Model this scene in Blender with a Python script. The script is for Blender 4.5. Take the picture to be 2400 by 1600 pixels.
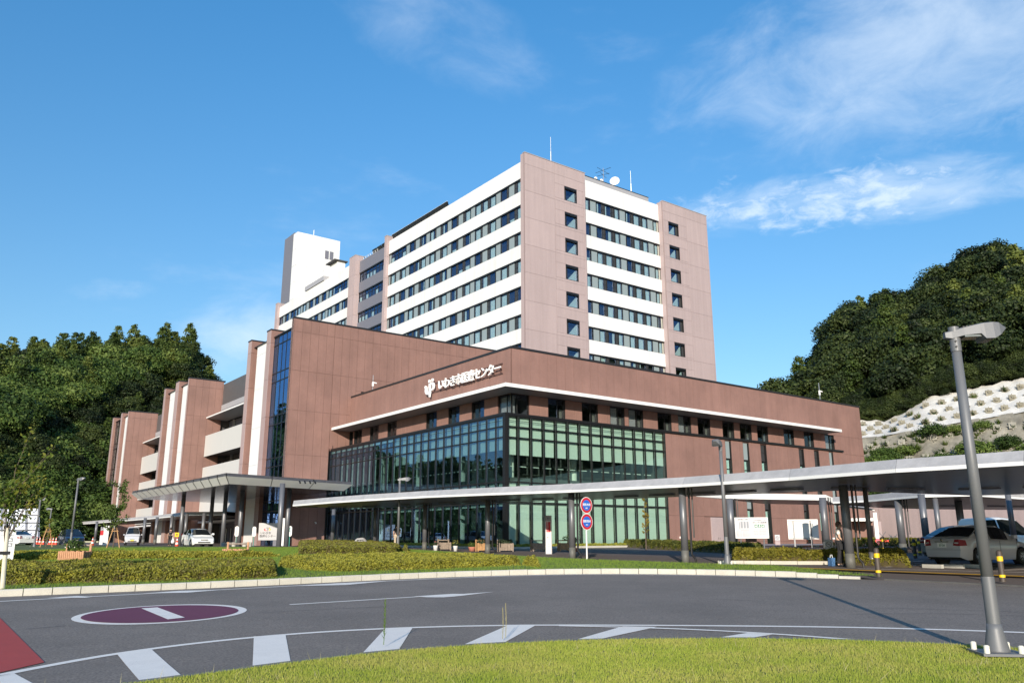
import bpy, bmesh, math, random
import numpy as np
from mathutils import Vector, Matrix
random.seed(7); rng = np.random.default_rng(7)
S = bpy.context.scene
for o in list(bpy.data.objects): bpy.data.objects.remove(o)
C = S.collection
# ------------------------------------------------------------------ camera
Z0 = 1.6
FPX, PITCH, ROLL, YAW = 1898.44, .242331, -.0017757, .6413375
cam = bpy.data.cameras.new('camera'); cam.sensor_width = 36; cam.lens = 36 * FPX / 2400; cam.clip_end = 6000; cam.clip_start = .1
camo = bpy.data.objects.new('camera', cam); C.objects.link(camo); S.camera = camo
_cp, _sp, _cr, _sr = math.cos(PITCH), math.sin(PITCH), math.cos(ROLL), math.sin(ROLL)
_r = np.array([1, 0, 0.]); _f = np.array([0, _cp, _sp]); _u = np.array([0, -_sp, _cp])
CX, CY = _r * _cr + _u * _sr, -_r * _sr + _u * _cr
camo.matrix_world = Matrix(((CX[0], CY[0], -_f[0], 0), (CX[1], CY[1], -_f[1], 0), (CX[2], CY[2], -_f[2], Z0), (0, 0, 0, 1)))
# ------------------------------------------------------------------ sun, sky
SUN_EL, HEAD = math.radians(15.8), math.radians(83)
sun = bpy.data.lights.new('sun', 'SUN'); sun.energy = 4.95; sun.angle = math.radians(.5); sun.color = (1, .885, .74)
suno = bpy.data.objects.new('sun', sun); C.objects.link(suno)
sd = Vector((-math.cos(HEAD) * math.cos(SUN_EL), -math.sin(HEAD) * math.cos(SUN_EL), math.sin(SUN_EL)))
suno.rotation_euler = sd.to_track_quat('Z', 'Y').to_euler(); suno.location = sd * 100
S.view_settings.view_transform = 'Standard'; S.view_settings.look = 'None'; S.view_settings.gamma = 1; S.view_settings.exposure = .38
try: S.view_settings.use_curve_mapping = False
except Exception: pass

def ray(px, py):
    return CX * ((px - 1200) / FPX) + CY * (-(py - 800) / FPX) + _f
GY = [-400, 0, 11, 25, 32, 45, 58, 70, 80, 105, 130, 700]; GZ = [-1.80, -1.72, -1.50, -1.10, -.90, -.68, -.47, -.38, -.34, -.06, .05, .05]
def gzr(Y): return float(np.interp(Y, GY, GZ))
def gz(Y): return gzr(Y) + Z0
def og(px, py, h=0.):
    d = ray(px, py); t = 1.0; prev = 1.0
    while t < 900:
        P = d * t
        if P[2] < gzr(P[1]) + h:
            lo, hi = prev, t
            for _ in range(30):
                m = (lo + hi) / 2; P = d * m
                if P[2] < gzr(P[1]) + h: hi = m
                else: lo = m
            return Vector((P[0], P[1], P[2] + Z0))
        prev = t; t *= 1.01
    return Vector((P[0], P[1], P[2] + Z0))
def onz(px, py, z):
    d = ray(px, py); P = d * (z / d[2]); return Vector((P[0], P[1], z + Z0))
def atY(px, py, D):
    d = ray(px, py); P = d * (D / math.hypot(d[0], d[1])); return Vector((P[0], P[1], P[2] + Z0))
dA = np.array([math.cos(YAW), math.sin(YAW), 0]); dB = np.array([-math.sin(YAW), math.cos(YAW), 0])
K = np.array([-.48538, 57.99797, 0])
def UV(u, v, z=0): P = K + dA * u + dB * v; return Vector((P[0], P[1], z + Z0))
def toUV(P): q = np.array([P[0], P[1], 0]) - K; return float(q @ dA), float(q @ dB)

# sky with clouds, fixed to directions of the sky
W = bpy.data.worlds.new('World'); S.world = W; W.use_nodes = True
nt = W.node_tree; N = nt.nodes; L = nt.links; N.clear()
def nn(t, **k):
    n = N.new(t)
    for a, b in k.items(): setattr(n, a, b)
    return n
sky = nn('ShaderNodeTexSky', sky_type='NISHITA'); sky.sun_disc = False; sky.sun_elevation = SUN_EL; sky.sun_rotation = math.radians(187)
sky.air_density = 1.0; sky.dust_density = .35; sky.ozone_density = 3.2; sky.altitude = 50
tc = nn('ShaderNodeTexCoord')
def vmath(op, a, b=None):
    n = nn('ShaderNodeVectorMath', operation=op)
    L.new(a, n.inputs[0]) if hasattr(a, 'links') else setattr(n.inputs[0], 'default_value', a)
    if b is not None:
        L.new(b, n.inputs[1]) if hasattr(b, 'links') else setattr(n.inputs[1], 'default_value', b)
    return n
def m(op, a, b=None, c=None, clamp=False):
    n = nn('ShaderNodeMath', operation=op, use_clamp=clamp)
    for i, x in enumerate((a, b, c)):
        if x is None: continue
        if hasattr(x, 'links'): L.new(x, n.inputs[i])
        else: n.inputs[i].default_value = x
    return n.outputs[0]
D = vmath('NORMALIZE', tc.outputs['Generated']).outputs[0]
def dirn(px, py): d = Vector(ray(px, py)); return d.normalized()
def cloud(px, py, wx, wy, rot, nscale, stretch, lo, hi, amp, detail=8, seed=0.):
    c = dirn(px, py); e1 = (dirn(px + 10 * math.cos(rot), py - 10 * math.sin(rot)) - c); e1 = (e1 - c * e1.dot(c)).normalized(); e2 = c.cross(e1)
    dc = m('MAXIMUM', vmath('DOT_PRODUCT', D, tuple(c)).outputs['Value'], .05)
    x = m('DIVIDE', vmath('DOT_PRODUCT', D, tuple(e1)).outputs['Value'], dc)
    y = m('DIVIDE', vmath('DOT_PRODUCT', D, tuple(e2)).outputs['Value'], dc)
    xx = m('DIVIDE', x, wx / FPX); yy = m('DIVIDE', y, wy / FPX)
    r2 = m('ADD', m('MULTIPLY', xx, xx), m('MULTIPLY', yy, yy))
    fall = m('SUBTRACT', 1.0, r2)
    front = m('GREATER_THAN', vmath('DOT_PRODUCT', D, tuple(c)).outputs['Value'], .1)
    comb = nn('ShaderNodeCombineXYZ'); L.new(x, comb.inputs[0]); L.new(m('MULTIPLY', y, stretch), comb.inputs[1]); comb.inputs[2].default_value = seed
    no = nn('ShaderNodeTexNoise'); L.new(comb.outputs[0], no.inputs['Vector']); no.inputs['Scale'].default_value = nscale; no.inputs['Detail'].default_value = detail; no.inputs['Roughness'].default_value = .62; no.inputs['Distortion'].default_value = .35
    big = nn('ShaderNodeTexNoise'); L.new(comb.outputs[0], big.inputs['Vector']); big.inputs['Scale'].default_value = nscale * .3; big.inputs['Detail'].default_value = 3
    v = m('ADD', m('ADD', m('MULTIPLY', no.outputs['Fac'], .75), m('MULTIPLY', big.outputs['Fac'], .45)), m('MULTIPLY', m('MAXIMUM', fall, -1.5), .32))
    mr = nn('ShaderNodeMapRange', interpolation_type='SMOOTHSTEP'); L.new(v, mr.inputs[0]); mr.inputs[1].default_value = lo; mr.inputs[2].default_value = hi
    edge = nn('ShaderNodeMapRange', interpolation_type='SMOOTHSTEP'); L.new(fall, edge.inputs[0]); edge.inputs[1].default_value = -.9; edge.inputs[2].default_value = .25
    return m('MULTIPLY', m('MULTIPLY', m('MULTIPLY', mr.outputs[0], amp), edge.outputs[0]), front)
cl = [cloud(2120, 110, 560, 215, .35, 9, 1.7, .58, 1.20, .58, 11, 3.3),
      cloud(2280, 90, 460, 230, .5, 30, 1.7, .66, 1.3, .42, 11, 2.3),
      cloud(2050, 450, 560, 82, .14, 9, 2.6, .68, 1.10, .48, 12, 5.1),
      cloud(1960, 455, 470, 82, .12, 30, 2.0, .72, 1.08, .72, 11, 6.1),
      cloud(1010, 70, 330, 130, -.35, 8, 1.8, .70, 1.35, .36, 10, 8.2),
      cloud(265, 680, 125, 42, .05, 13, 1.8, .72, 1.2, .38, 8, 9.7),
      cloud(620, 760, 230, 110, .2, 8, 1.5, .62, 1.15, .6, 9, 11.7),
      cloud(560, 850, 160, 60, 0, 8, 2.0, .62, 1.2, .35, 7, 12.9)]
# thin cloud on the rest of the sky dome, like what the photograph shows
nz = nn('ShaderNodeTexNoise'); mp = nn('ShaderNodeMapping'); mp.inputs['Scale'].default_value = (1, 1.6, 3.2); L.new(D, mp.inputs[0]); L.new(mp.outputs[0], nz.inputs['Vector'])
nz.inputs['Scale'].default_value = 2.3; nz.inputs['Detail'].default_value = 9; nz.inputs['Roughness'].default_value = .6
mr0 = nn('ShaderNodeMapRange', interpolation_type='SMOOTHSTEP'); L.new(nz.outputs['Fac'], mr0.inputs[0]); mr0.inputs[1].default_value = .58; mr0.inputs[2].default_value = .85; mr0.inputs[4].default_value = .35
tot = mr0.outputs[0]
for c in cl: tot = m('MAXIMUM', tot, c)
sep = nn('ShaderNodeSeparateXYZ'); L.new(D, sep.inputs[0])
up = nn('ShaderNodeMapRange'); L.new(sep.outputs[2], up.inputs[0]); up.inputs[1].default_value = -.02; up.inputs[2].default_value = .06
tot = m('MULTIPLY', tot, up.outputs[0], clamp=True)
tint = nn('ShaderNodeMix', data_type='RGBA', blend_type='MULTIPLY'); tint.inputs[0].default_value = 1; L.new(sky.outputs[0], tint.inputs[6]); 
sepz = nn('ShaderNodeSeparateXYZ'); L.new(D, sepz.inputs[0]); rz0 = nn('ShaderNodeMapRange'); L.new(sepz.outputs[2], rz0.inputs[0]); rz0.inputs[1].default_value = .05; rz0.inputs[2].default_value = .62
tcol = nn('ShaderNodeMix', data_type='RGBA'); L.new(rz0.outputs[0], tcol.inputs[0]); tcol.inputs[6].default_value = (.80, .78, .71, 1); tcol.inputs[7].default_value = (.50, 1.09, 1.28, 1); L.new(tcol.outputs[2], tint.inputs[7])
mixc = nn('ShaderNodeMix', data_type='RGBA'); L.new(tot, mixc.inputs[0]); L.new(tint.outputs[2], mixc.inputs[6]); mixc.inputs[7].default_value = (5.0, 5.6, 6.2, 1)
bg = nn('ShaderNodeBackground'); L.new(mixc.outputs[2], bg.inputs[0]); bg.inputs[1].default_value = .15
wo = nn('ShaderNodeOutputWorld'); L.new(bg.outputs[0], wo.inputs[0])

# ------------------------------------------------------------------ materials
M = {}
def mat(name, col, rough=.6, metal=0., noise=0., nscale=5., bump=0., bscale=40., spec=.5, coat=0., emit=None, fine=0., fscale=200.):
    a = bpy.data.materials.new(name); a.use_nodes = True; t = a.node_tree; b = t.nodes['Principled BSDF']
    b.inputs['Roughness'].default_value = rough; b.inputs['Metallic'].default_value = metal; b.inputs['Specular IOR Level'].default_value = spec
    b.inputs['Coat Weight'].default_value = coat; b.inputs['Coat Roughness'].default_value = .04
    col = tuple(col) + (1,); b.inputs['Base Color'].default_value = col
    g = t.nodes.new('ShaderNodeNewGeometry')
    if noise or fine:
        src = None
        for amt, sc, det in ((noise, nscale, 6), (fine, fscale, 2)):
            if not amt: continue
            n = t.nodes.new('ShaderNodeTexNoise'); n.inputs['Scale'].default_value = sc; n.inputs['Detail'].default_value = det; n.inputs['Roughness'].default_value = .65
            t.links.new(g.outputs['Position'], n.inputs['Vector'])
            r = t.nodes.new('ShaderNodeMapRange'); t.links.new(n.outputs['Fac'], r.inputs[0]); r.inputs[1].default_value = .3; r.inputs[2].default_value = .7; r.inputs[3].default_value = 1 - amt; r.inputs[4].default_value = 1 + amt
            if src is None: src = r.outputs[0]
            else:
                mm = t.nodes.new('ShaderNodeMath'); mm.operation = 'MULTIPLY'; t.links.new(src, mm.inputs[0]); t.links.new(r.outputs[0], mm.inputs[1]); src = mm.outputs[0]
        v = t.nodes.new('ShaderNodeVectorMath'); v.operation = 'SCALE'; v.inputs[0].default_value = col[:3]; t.links.new(src, v.inputs['Scale']); t.links.new(v.outputs[0], b.inputs['Base Color'])
    if bump:
        n = t.nodes.new('ShaderNodeTexNoise'); n.inputs['Scale'].default_value = bscale; n.inputs['Detail'].default_value = 4; t.links.new(g.outputs['Position'], n.inputs['Vector'])
        bp = t.nodes.new('ShaderNodeBump'); bp.inputs['Strength'].default_value = bump; bp.inputs['Distance'].default_value = .02; t.links.new(n.outputs['Fac'], bp.inputs['Height']); t.links.new(bp.outputs[0], b.inputs['Normal'])
    if emit: b.inputs['Emission Color'].default_value = tuple(emit[:3]) + (1,); b.inputs['Emission Strength'].default_value = emit[3]
    M[name] = a; return a
def glass(name, tint, refl, base=1.45, rough=.0):
    a = bpy.data.materials.new(name); a.use_nodes = True; t = a.node_tree; t.nodes.clear()
    o = t.nodes.new('ShaderNodeOutputMaterial'); mx = t.nodes.new('ShaderNodeMixShader'); tr = t.nodes.new('ShaderNodeBsdfTransparent'); gl = t.nodes.new('ShaderNodeBsdfGlossy')
    tr.inputs[0].default_value = tint + (1,); gl.inputs['Roughness'].default_value = rough; gl.inputs[0].default_value = refl + (1,)
    g = t.nodes.new('ShaderNodeNewGeometry')
    def mth(op, x, y):
        q = t.nodes.new('ShaderNodeMath'); q.operation = op
        for i, z in enumerate((x, y)):
            if hasattr(z, 'links'): t.links.new(z, q.inputs[i])
            else: q.inputs[i].default_value = z
        return q.outputs[0]
    dt = t.nodes.new('ShaderNodeVectorMath'); dt.operation = 'DOT_PRODUCT'; t.links.new(g.outputs['Incoming'], dt.inputs[0]); t.links.new(g.outputs['True Normal'], dt.inputs[1])
    pw = mth('POWER', mth('SUBTRACT', 1.0, mth('ABSOLUTE', dt.outputs['Value'], 0)), 5.0)
    fr = mth('ADD', base, mth('MULTIPLY', pw, 1 - base))   # Schlick reflectance, the same from both sides
    n = t.nodes.new('ShaderNodeTexNoise'); n.inputs['Scale'].default_value = .55; t.links.new(g.outputs['Position'], n.inputs['Vector'])
    bp = t.nodes.new('ShaderNodeBump'); bp.inputs['Strength'].default_value = .05; bp.inputs['Distance'].default_value = .02; t.links.new(n.outputs['Fac'], bp.inputs['Height']); t.links.new(bp.outputs[0], gl.inputs['Normal'])
    t.links.new(fr, mx.inputs[0]); t.links.new(tr.outputs[0], mx.inputs[1]); t.links.new(gl.outputs[0], mx.inputs[2]); t.links.new(mx.outputs[0], o.inputs[0])
    M[name] = a; return a
def brownmat(name, col, amt=.10, joints=None):
    # fine mottled panel with faint vertical rain streaks
    a = mat(name, col, .75, noise=amt, nscale=.35, bump=.1, bscale=60, fine=.16, fscale=26)
    t = a.node_tree; b = t.nodes['Principled BSDF']; src = b.inputs['Base Color'].links[0].from_socket
    g = t.nodes.new('ShaderNodeNewGeometry'); mp = t.nodes.new('ShaderNodeMapping'); mp.inputs['Scale'].default_value = (2.2, 2.2, .10); t.links.new(g.outputs['Position'], mp.inputs[0])
    n = t.nodes.new('ShaderNodeTexNoise'); n.inputs['Scale'].default_value = 1.0; n.inputs['Detail'].default_value = 5; t.links.new(mp.outputs[0], n.inputs['Vector'])
    r = t.nodes.new('ShaderNodeMapRange'); t.links.new(n.outputs['Fac'], r.inputs[0]); r.inputs[1].default_value = .35; r.inputs[2].default_value = .75; r.inputs[3].default_value = 1.05; r.inputs[4].default_value = .93
    oi = t.nodes.new('ShaderNodeObjectInfo'); r2 = t.nodes.new('ShaderNodeMapRange'); t.links.new(oi.outputs['Random'], r2.inputs[0]); r2.inputs[3].default_value = .97; r2.inputs[4].default_value = 1.03
    mu = t.nodes.new('ShaderNodeMath'); mu.operation = 'MULTIPLY'; t.links.new(r.outputs[0], mu.inputs[0]); t.links.new(r2.outputs[0], mu.inputs[1])
    v = t.nodes.new('ShaderNodeVectorMath'); v.operation = 'SCALE'; t.links.new(src, v.inputs[0]); t.links.new(mu.outputs[0], v.inputs['Scale']); t.links.new(v.outputs[0], b.inputs['Base Color'])
    return a
brownmat('brown', (.226, .128, .106), .14); brownmat('brown_edge', (.34, .255, .25), .04)
brownmat('pink', (.365, .292, .292), .03); brownmat('white_wall', (.66, .67, .67), .04)
mat('white_panel', (.70, .71, .71), .5, noise=.02); mat('cream', (.53, .525, .505), .55, noise=.02)
mat('dark_wall', (.085, .082, .085), .6, noise=.08, nscale=1.5); mat('slate', (.15, .155, .19), .6, noise=.05)
mat('grey_band', (.33, .33, .35), .5); mat('frame', (.012, .012, .013), .35, spec=.4); mat('coping', (.02, .02, .022), .4)
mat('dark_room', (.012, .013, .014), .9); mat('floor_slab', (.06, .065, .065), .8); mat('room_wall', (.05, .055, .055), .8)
mat('blind', (.52, .53, .48), .8, noise=.03); mat('curtain', (.46, .51, .50), .8, noise=.06, nscale=3); mat('grey_pane', (.24, .29, .30), .25, spec=.7)
mat('louvre', (.035, .036, .038), .5); mat('beige_pane', (.42, .42, .36), .5); mat('white_blind', (.75, .75, .73), .6)
mat('soffit', (.30, .30, .295), .45); mat('fascia', (.74, .74, .73), .4); mat('letters', (.86, .85, .84), .35); mat('letter_back', (.20, .12, .10), .6)
mat('metal_grey', (.17, .175, .185), .42, .35, noise=.05); mat('galv', (.46, .48, .50), .42, .7, noise=.12, nscale=2.5)
mat('concrete', (.42, .41, .37), .85, noise=.12, nscale=4, bump=.3, bscale=30, fine=.08); mat('window_white', (.8, .8, .8), .5)
glass('glass_green', (.86, .955, .925), (.8, .9, .95), .055); glass('glass_left', (.74, .87, .87), (.42, .60, .95), .20); glass('glass_stair', (.55, .68, .74), (.36, .58, 1.0), .36); glass('glass_blue', (.88, .95, .95), (.45, .60, .95), .13); glass('glass_dark', (.7, .73, .74), (.8, .85, .9), .06)

# ------------------------------------------------------------------ mesh helper
class MB:
    def __init__(s): s.v = []; s.f = []; s.mi = []
    def add(s, vs, fs, mi=0):
        n = len(s.v); s.v += [tuple(p) for p in vs]; s.f += [tuple(i + n for i in f) for f in fs]; s.mi += [mi] * len(fs); return s
    def box(s, x0, x1, y0, y1, z0, z1, mi=0):
        if x0 > x1: x0, x1 = x1, x0
        if y0 > y1: y0, y1 = y1, y0
        if z0 > z1: z0, z1 = z1, z0
        return s.add([(x0, y0, z0), (x1, y0, z0), (x1, y1, z0), (x0, y1, z0), (x0, y0, z1), (x1, y0, z1), (x1, y1, z1), (x0, y1, z1)],
                     [(0, 3, 2, 1), (4, 5, 6, 7), (0, 1, 5, 4), (1, 2, 6, 5), (2, 3, 7, 6), (3, 0, 4, 7)], mi)
    def cyl(s, p0, p1, r0, r1=None, n=12, mi=0, caps=True):
        r1 = r0 if r1 is None else r1; p0 = Vector(p0); p1 = Vector(p1); d = (p1 - p0)
        if d.length < 1e-6: return s
        d.normalize(); a = d.orthogonal().normalized(); b = d.cross(a); vs = []
        for k in range(n):
            t = 2 * math.pi * k / n; q = a * math.cos(t) + b * math.sin(t); vs.append(p0 + q * r0); vs.append(p1 + q * r1)
        fs = [(2 * k, 2 * ((k + 1) % n), 2 * ((k + 1) % n) + 1, 2 * k + 1) for k in range(n)]
        if caps: fs += [tuple(2 * k for k in reversed(range(n))), tuple(2 * k + 1 for k in range(n))]
        return s.add(vs, fs, mi)
    def tube(s, pts, r, n=8, mi=0):
        for a, b in zip(pts[:-1], pts[1:]): s.cyl(a, b, r, r, n, mi)
        return s
    def prism(s, poly, z0, z1, mi=0):   # poly in xy, ccw
        n = len(poly); vs = [(x, y, z0) for x, y in poly] + [(x, y, z1) for x, y in poly]
        fs = [tuple(reversed(range(n))), tuple(range(n, 2 * n))] + [(k, (k + 1) % n, n + (k + 1) % n, n + k) for k in range(n)]
        return s.add(vs, fs, mi)
    def lathe(s, prof, n=16, mi=0, c=(0, 0)):
        vs = []; fs = []; m_ = len(prof)
        for k in range(n):
            t = 2 * math.pi * k / n
            for r, z in prof: vs.append((c[0] + r * math.cos(t), c[1] + r * math.sin(t), z))
        for k in range(n):
            k2 = (k + 1) % n
            for j in range(m_ - 1): fs.append((k * m_ + j, k2 * m_ + j, k2 * m_ + j + 1, k * m_ + j + 1))
        return s.add(vs, fs, mi)
    def mesh(s, name, mats, smooth=False):
        me = bpy.data.meshes.new(name); me.from_pydata(s.v, [], s.f)
        for x in (mats if isinstance(mats, (list, tuple)) else [mats]): me.materials.append(M[x] if isinstance(x, str) else x)
        if any(s.mi): me.polygons.foreach_set('material_index', s.mi)
        if smooth:
            me.polygons.foreach_set('use_smooth', [True] * len(me.polygons))
        me.update(); return me
    def build(s, name, mats, parent=None, loc=None, rot=None, smooth=False):
        return link(name, s.mesh(name, mats, smooth), parent, loc, rot)
def link(name, me, parent=None, loc=None, rot=None):
    o = bpy.data.objects.new(name, me); C.objects.link(o)
    if parent is not None: o.parent = parent
    if loc is not None: o.location = loc
    if rot is not None: o.rotation_euler = rot if hasattr(rot, '__len__') else (0, 0, rot)
    return o
def tag(o, label=None, cat=None, group=None, kind=None):
    if label: o['label'] = label
    if cat: o['category'] = cat
    if group: o['group'] = group
    if kind: o['kind'] = kind
    return o
def thing(name, label, cat, loc=(0, 0, 0), rz=0, group=None):
    o = bpy.data.objects.new(name, None); C.objects.link(o); o.location = loc; o.rotation_euler = (0, 0, rz); o.empty_display_size = .3
    return tag(o, label, cat, group)
def copy_tree(o, parent=None):
    c = o.copy(); C.objects.link(c); c.parent = parent
    for ch in list(o.children): copy_tree(ch, c)
    return c
KW = Vector((K[0], K[1], Z0))
_cache = {}
def uvbox(name, dims, m_, parent, loc):
    """shared box part; dims (du,dv,dz), loc = lower corner"""
    key = (name, tuple(round(x, 3) for x in dims), m_)
    if key not in _cache: _cache[key] = MB().box(0, dims[0], 0, dims[1], 0, dims[2]).mesh(name, m_)
    return link(name, _cache[key], parent, loc)
def subtract(rects, hole):
    out = []
    for (a0, a1, b0, b1) in rects:
        h0, h1, k0, k1 = hole
        if h1 <= a0 or h0 >= a1 or k1 <= b0 or k0 >= b1: out.append((a0, a1, b0, b1)); continue
        if b0 < k0: out.append((a0, a1, b0, k0))
        if k1 < b1: out.append((a0, a1, k1, b1))
        m0, m1 = max(b0, k0), min(b1, k1)
        if a0 < h0: out.append((a0, h0, m0, m1))
        if h1 < a1: out.append((h1, a1, m0, m1))
    return out
def facade(parent, axis, off, s0, s1, zs, module, mat_, holes=(), gap=.022, t=.03, name='wall_panel', back=True, start=None, bdepth=.25):
    """axis 'u': plane v=off facing -v, s runs along u.  axis 'v': plane u=off facing -u, s runs along v. panels stand t proud of a backing wall."""
    z0, z1 = zs[0], zs[-1]
    if back:
        mb = MB()
        for (a0, a1, b0, b1) in _rects([(s0, s1, z0, z1)], holes):
            if axis == 'u': mb.box(a0, a1, off, off + bdepth, b0, b1)
            else: mb.box(off, off + bdepth, a0, a1, b0, b1)
        mb.build('wall', mat_ + '_joint' if mat_ + '_joint' in M else mat_, parent)
    st = s0 if start is None else start
    cuts = [s0]; x = st
    while x <= s0 + 1e-4: x += module
    while x < s1 - .05: cuts.append(x); x += module
    cuts.append(s1)
    for a, b in zip(cuts[:-1], cuts[1:]):
        for c, d in zip(zs[:-1], zs[1:]):
            for (a0, a1, b0, b1) in _rects([(a, b, c, d)], holes):
                w, h = a1 - a0, b1 - b0
                if w < .06 or h < .06: continue
                g = gap / 2
                if axis == 'u': uvbox(name, (w - gap, t, h - gap), mat_, parent, (a0 + g, off - t, b0 + g))
                else: uvbox(name, (t, w - gap, h - gap), mat_, parent, (off - t, a0 + g, b0 + g))
def _rects(r, holes):
    for h in holes: r = subtract(r, h)
    return r
for n_ in ('brown', 'pink', 'white_wall'):
    c = {'brown': (.085, .045, .038), 'pink': (.26, .20, .20), 'white_wall': (.50, .50, .49)}[n_]; mat(n_ + '_joint', c, .8)
# ------------------------------------------------------------------ facade pieces
def fb(mb, axis, off, s0, s1, d0, d1, z0, z1, mi=0):
    if axis == 'u': mb.box(s0, s1, off + d0, off + d1, z0, z1, mi)
    else: mb.box(off + d0, off + d1, s0, s1, z0, z1, mi)
    return mb
def sbox(name, axis, off, s0, s1, d0, d1, z0, z1, m_, parent):
    if axis == 'u': return uvbox(name, (s1 - s0, d1 - d0, z1 - z0), m_, parent, (s0, off + d0, z0))
    return uvbox(name, (d1 - d0, s1 - s0, z1 - z0), m_, parent, (off + d0, s0, z0))
def recess(parent, axis, off, s0, s1, z0, z1, depth=.18, fr=.05, room=1.2, name='window', lintel=0.):
    """dark frame set into a hole with a dim room behind it"""
    mb = MB(); r = depth
    fb(mb, axis, off, s0, s0 + fr, 0, r + .06, z0, z1); fb(mb, axis, off, s1 - fr, s1, 0, r + .06, z0, z1)
    fb(mb, axis, off, s0 + fr, s1 - fr, 0, r + .06, z0, z0 + fr); fb(mb, axis, off, s0 + fr, s1 - fr, 0, r + .06, z1 - fr - lintel, z1)
    # room shell
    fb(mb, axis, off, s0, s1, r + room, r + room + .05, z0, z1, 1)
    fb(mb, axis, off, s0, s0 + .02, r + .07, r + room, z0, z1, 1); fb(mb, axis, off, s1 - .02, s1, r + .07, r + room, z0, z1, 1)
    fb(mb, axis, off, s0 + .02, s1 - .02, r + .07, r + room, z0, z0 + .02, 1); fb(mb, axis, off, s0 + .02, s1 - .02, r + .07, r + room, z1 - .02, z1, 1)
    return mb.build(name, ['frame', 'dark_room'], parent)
def pane(par, axis, off, s0, s1, z0, z1, kind, depth, g='glass_green', rnd=None):
    fr = .035
    if kind == 'grey': return sbox('grey_panel', axis, off, s0, s1, depth - .05, depth, z0, z1, 'grey_pane', par)
    if kind == 'louvre':
        mb = MB(); fb(mb, axis, off, s0, s1, depth, depth + .03, z0, z1); zm = (z0 + z1) / 2; fb(mb, axis, off, s0, s1, depth - .03, depth, zm - .02, zm + .02, 1)
        fb(mb, axis, off, s0, s0 + .04, depth - .04, depth, z0, z1, 1); fb(mb, axis, off, s1 - .04, s1, depth - .04, depth, z0, z1, 1)
        return mb.build('louvre_panel', ['louvre', 'frame'], par)
    if kind == 'beige': return sbox('side_panel', axis, off, s0, s1, depth - .02, depth, z0, z1, 'beige_pane', par)
    p = sbox('window_pane', axis, off, s0, s1, depth, depth + .012, z0, z1, g, par)
    if kind == 'blank': return p
    a, b, c, d = s0 + .01, s1 - .01, z0, z1 - .06
    if kind == 'curtain': pass
    elif kind == 'part':
        r = rng.random(); w = s1 - s0
        if r < .35: a = s0 + w * rng.uniform(.4, .75)
        elif r < .7: b = s1 - w * rng.uniform(.4, .75)
        else: d = z0 + (z1 - z0) * rng.uniform(.25, .5)
    # curtain with folds
    n = max(3, int((b - a) / .09)); vs = []; fs = []
    for k in range(n + 1):
        s_ = a + (b - a) * k / n; q = depth + .13 + (.02 if k % 2 else -.02) + rng.uniform(-.006, .006)
        for z in (c, d): vs.append((s_, off + q, z) if axis == 'u' else (off + q, s_, z))
    for k in range(n): fs.append((2 * k, 2 * k + 2, 2 * k + 3, 2 * k + 1))
    MB().add(vs, fs).build('curtain', 'curtain', par)
    return p

# ================================================================== FRONT WING (brown, glass corner)
fw = thing('hospital_front_wing', 'low brown panelled wing with a two-storey green glass corner and white lettering', 'building', KW, YAW)
MT = 1.183
tz = [-.32, 2.72, 4.15, 7.32, 8.10, 8.86]
W3 = [(5.61, 7.36, 'b'), (9.14, 10.9, 'd'), (12.26, 13.94, 'w'), (14.41, 16.16, 'w'), (17.93, 19.7, 'd'), (20.57, 22.27, 'w'), (23.17, 24.91, 'd'), (26.64, 28.34, 'd'), (29.18, 30.96, 'd'), (31.83, 33.54, 'd'), (36.1, 37.81, 'd'), (39.53, 41.23, 'd'), (43.28, 45.0, 'w')]
W3L = [(30.04, 29.0, 'd'), (26.95, 28.67, 'd'), (23.36, 25.19, 'd'), (19.81, 21.57, 'd'), (12.73, 14.47, 'b'), (9.12, 10.84, 'b'), (5.53, 7.31, 'b')]
hz0, hz1 = 9.35, 10.97
holes = [(a, b, hz0, hz1) for a, b, k in W3] + [(1.9, 3.74, hz0, hz1)]
facade(fw, 'u', 2.0, 2.0, 50.53, [9.1, 11.0, 14.5], .9, 'brown', holes, start=2.03)
holesL = [(min(a, b), max(a, b), hz0, hz1) for a, b, k in W3L[1:]] + [(28.9, 29.78, hz0, hz1), (1.9, 3.72, hz0, hz1)]
facade(fw, 'v', 2.0, 2.0, 29.8, [9.1, 11.0, 14.5], .89, 'brown', holesL, start=2.0)
def w3(par, axis, a, b, k, off=2.0):
    w = recess(par, axis, off, a, b, hz0, hz1, .14, .05, 1.0, 'window')
    c = a + (b - a) * .6
    if axis == 'v': c = a + (b - a) * .5; lo, hi = (c, b), (a, c)
    fb(MB(), axis, off, c - .03, c + .03, .1, .2, hz0 + .05, hz1 - .05).build('window_bar', 'frame', w)
    sbox('window_pane', axis, off, a + .05, c - .03, .15, .162, hz0 + .05, hz1 - .05, 'glass_blue' if k == 'b' else 'glass_dark', w)
    sbox('window_pane', axis, off, c + .03, b - .05, .15, .162, hz0 + .05, hz1 - .05, 'glass_dark', w)
    if k == 'w': sbox('blind', axis, off, a + .06, c - .05, .22, .24, hz0 + .12, hz1 - .06, 'white_blind', w)
    q = (a + .1, a + .38) if axis == 'v' else (b - .38, b - .1)
    sbox('curtain', axis, off, q[0], q[1], .3, .32, hz0 + .05, hz0 + .9, 'beige_pane', w)
for a, b, k in W3: w3(fw, 'u', a, b, k)
for a, b, k in W3L[1:]: w3(fw, 'v', a, b, k)
w3(fw, 'v', 28.9, 29.78, 'd')
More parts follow.
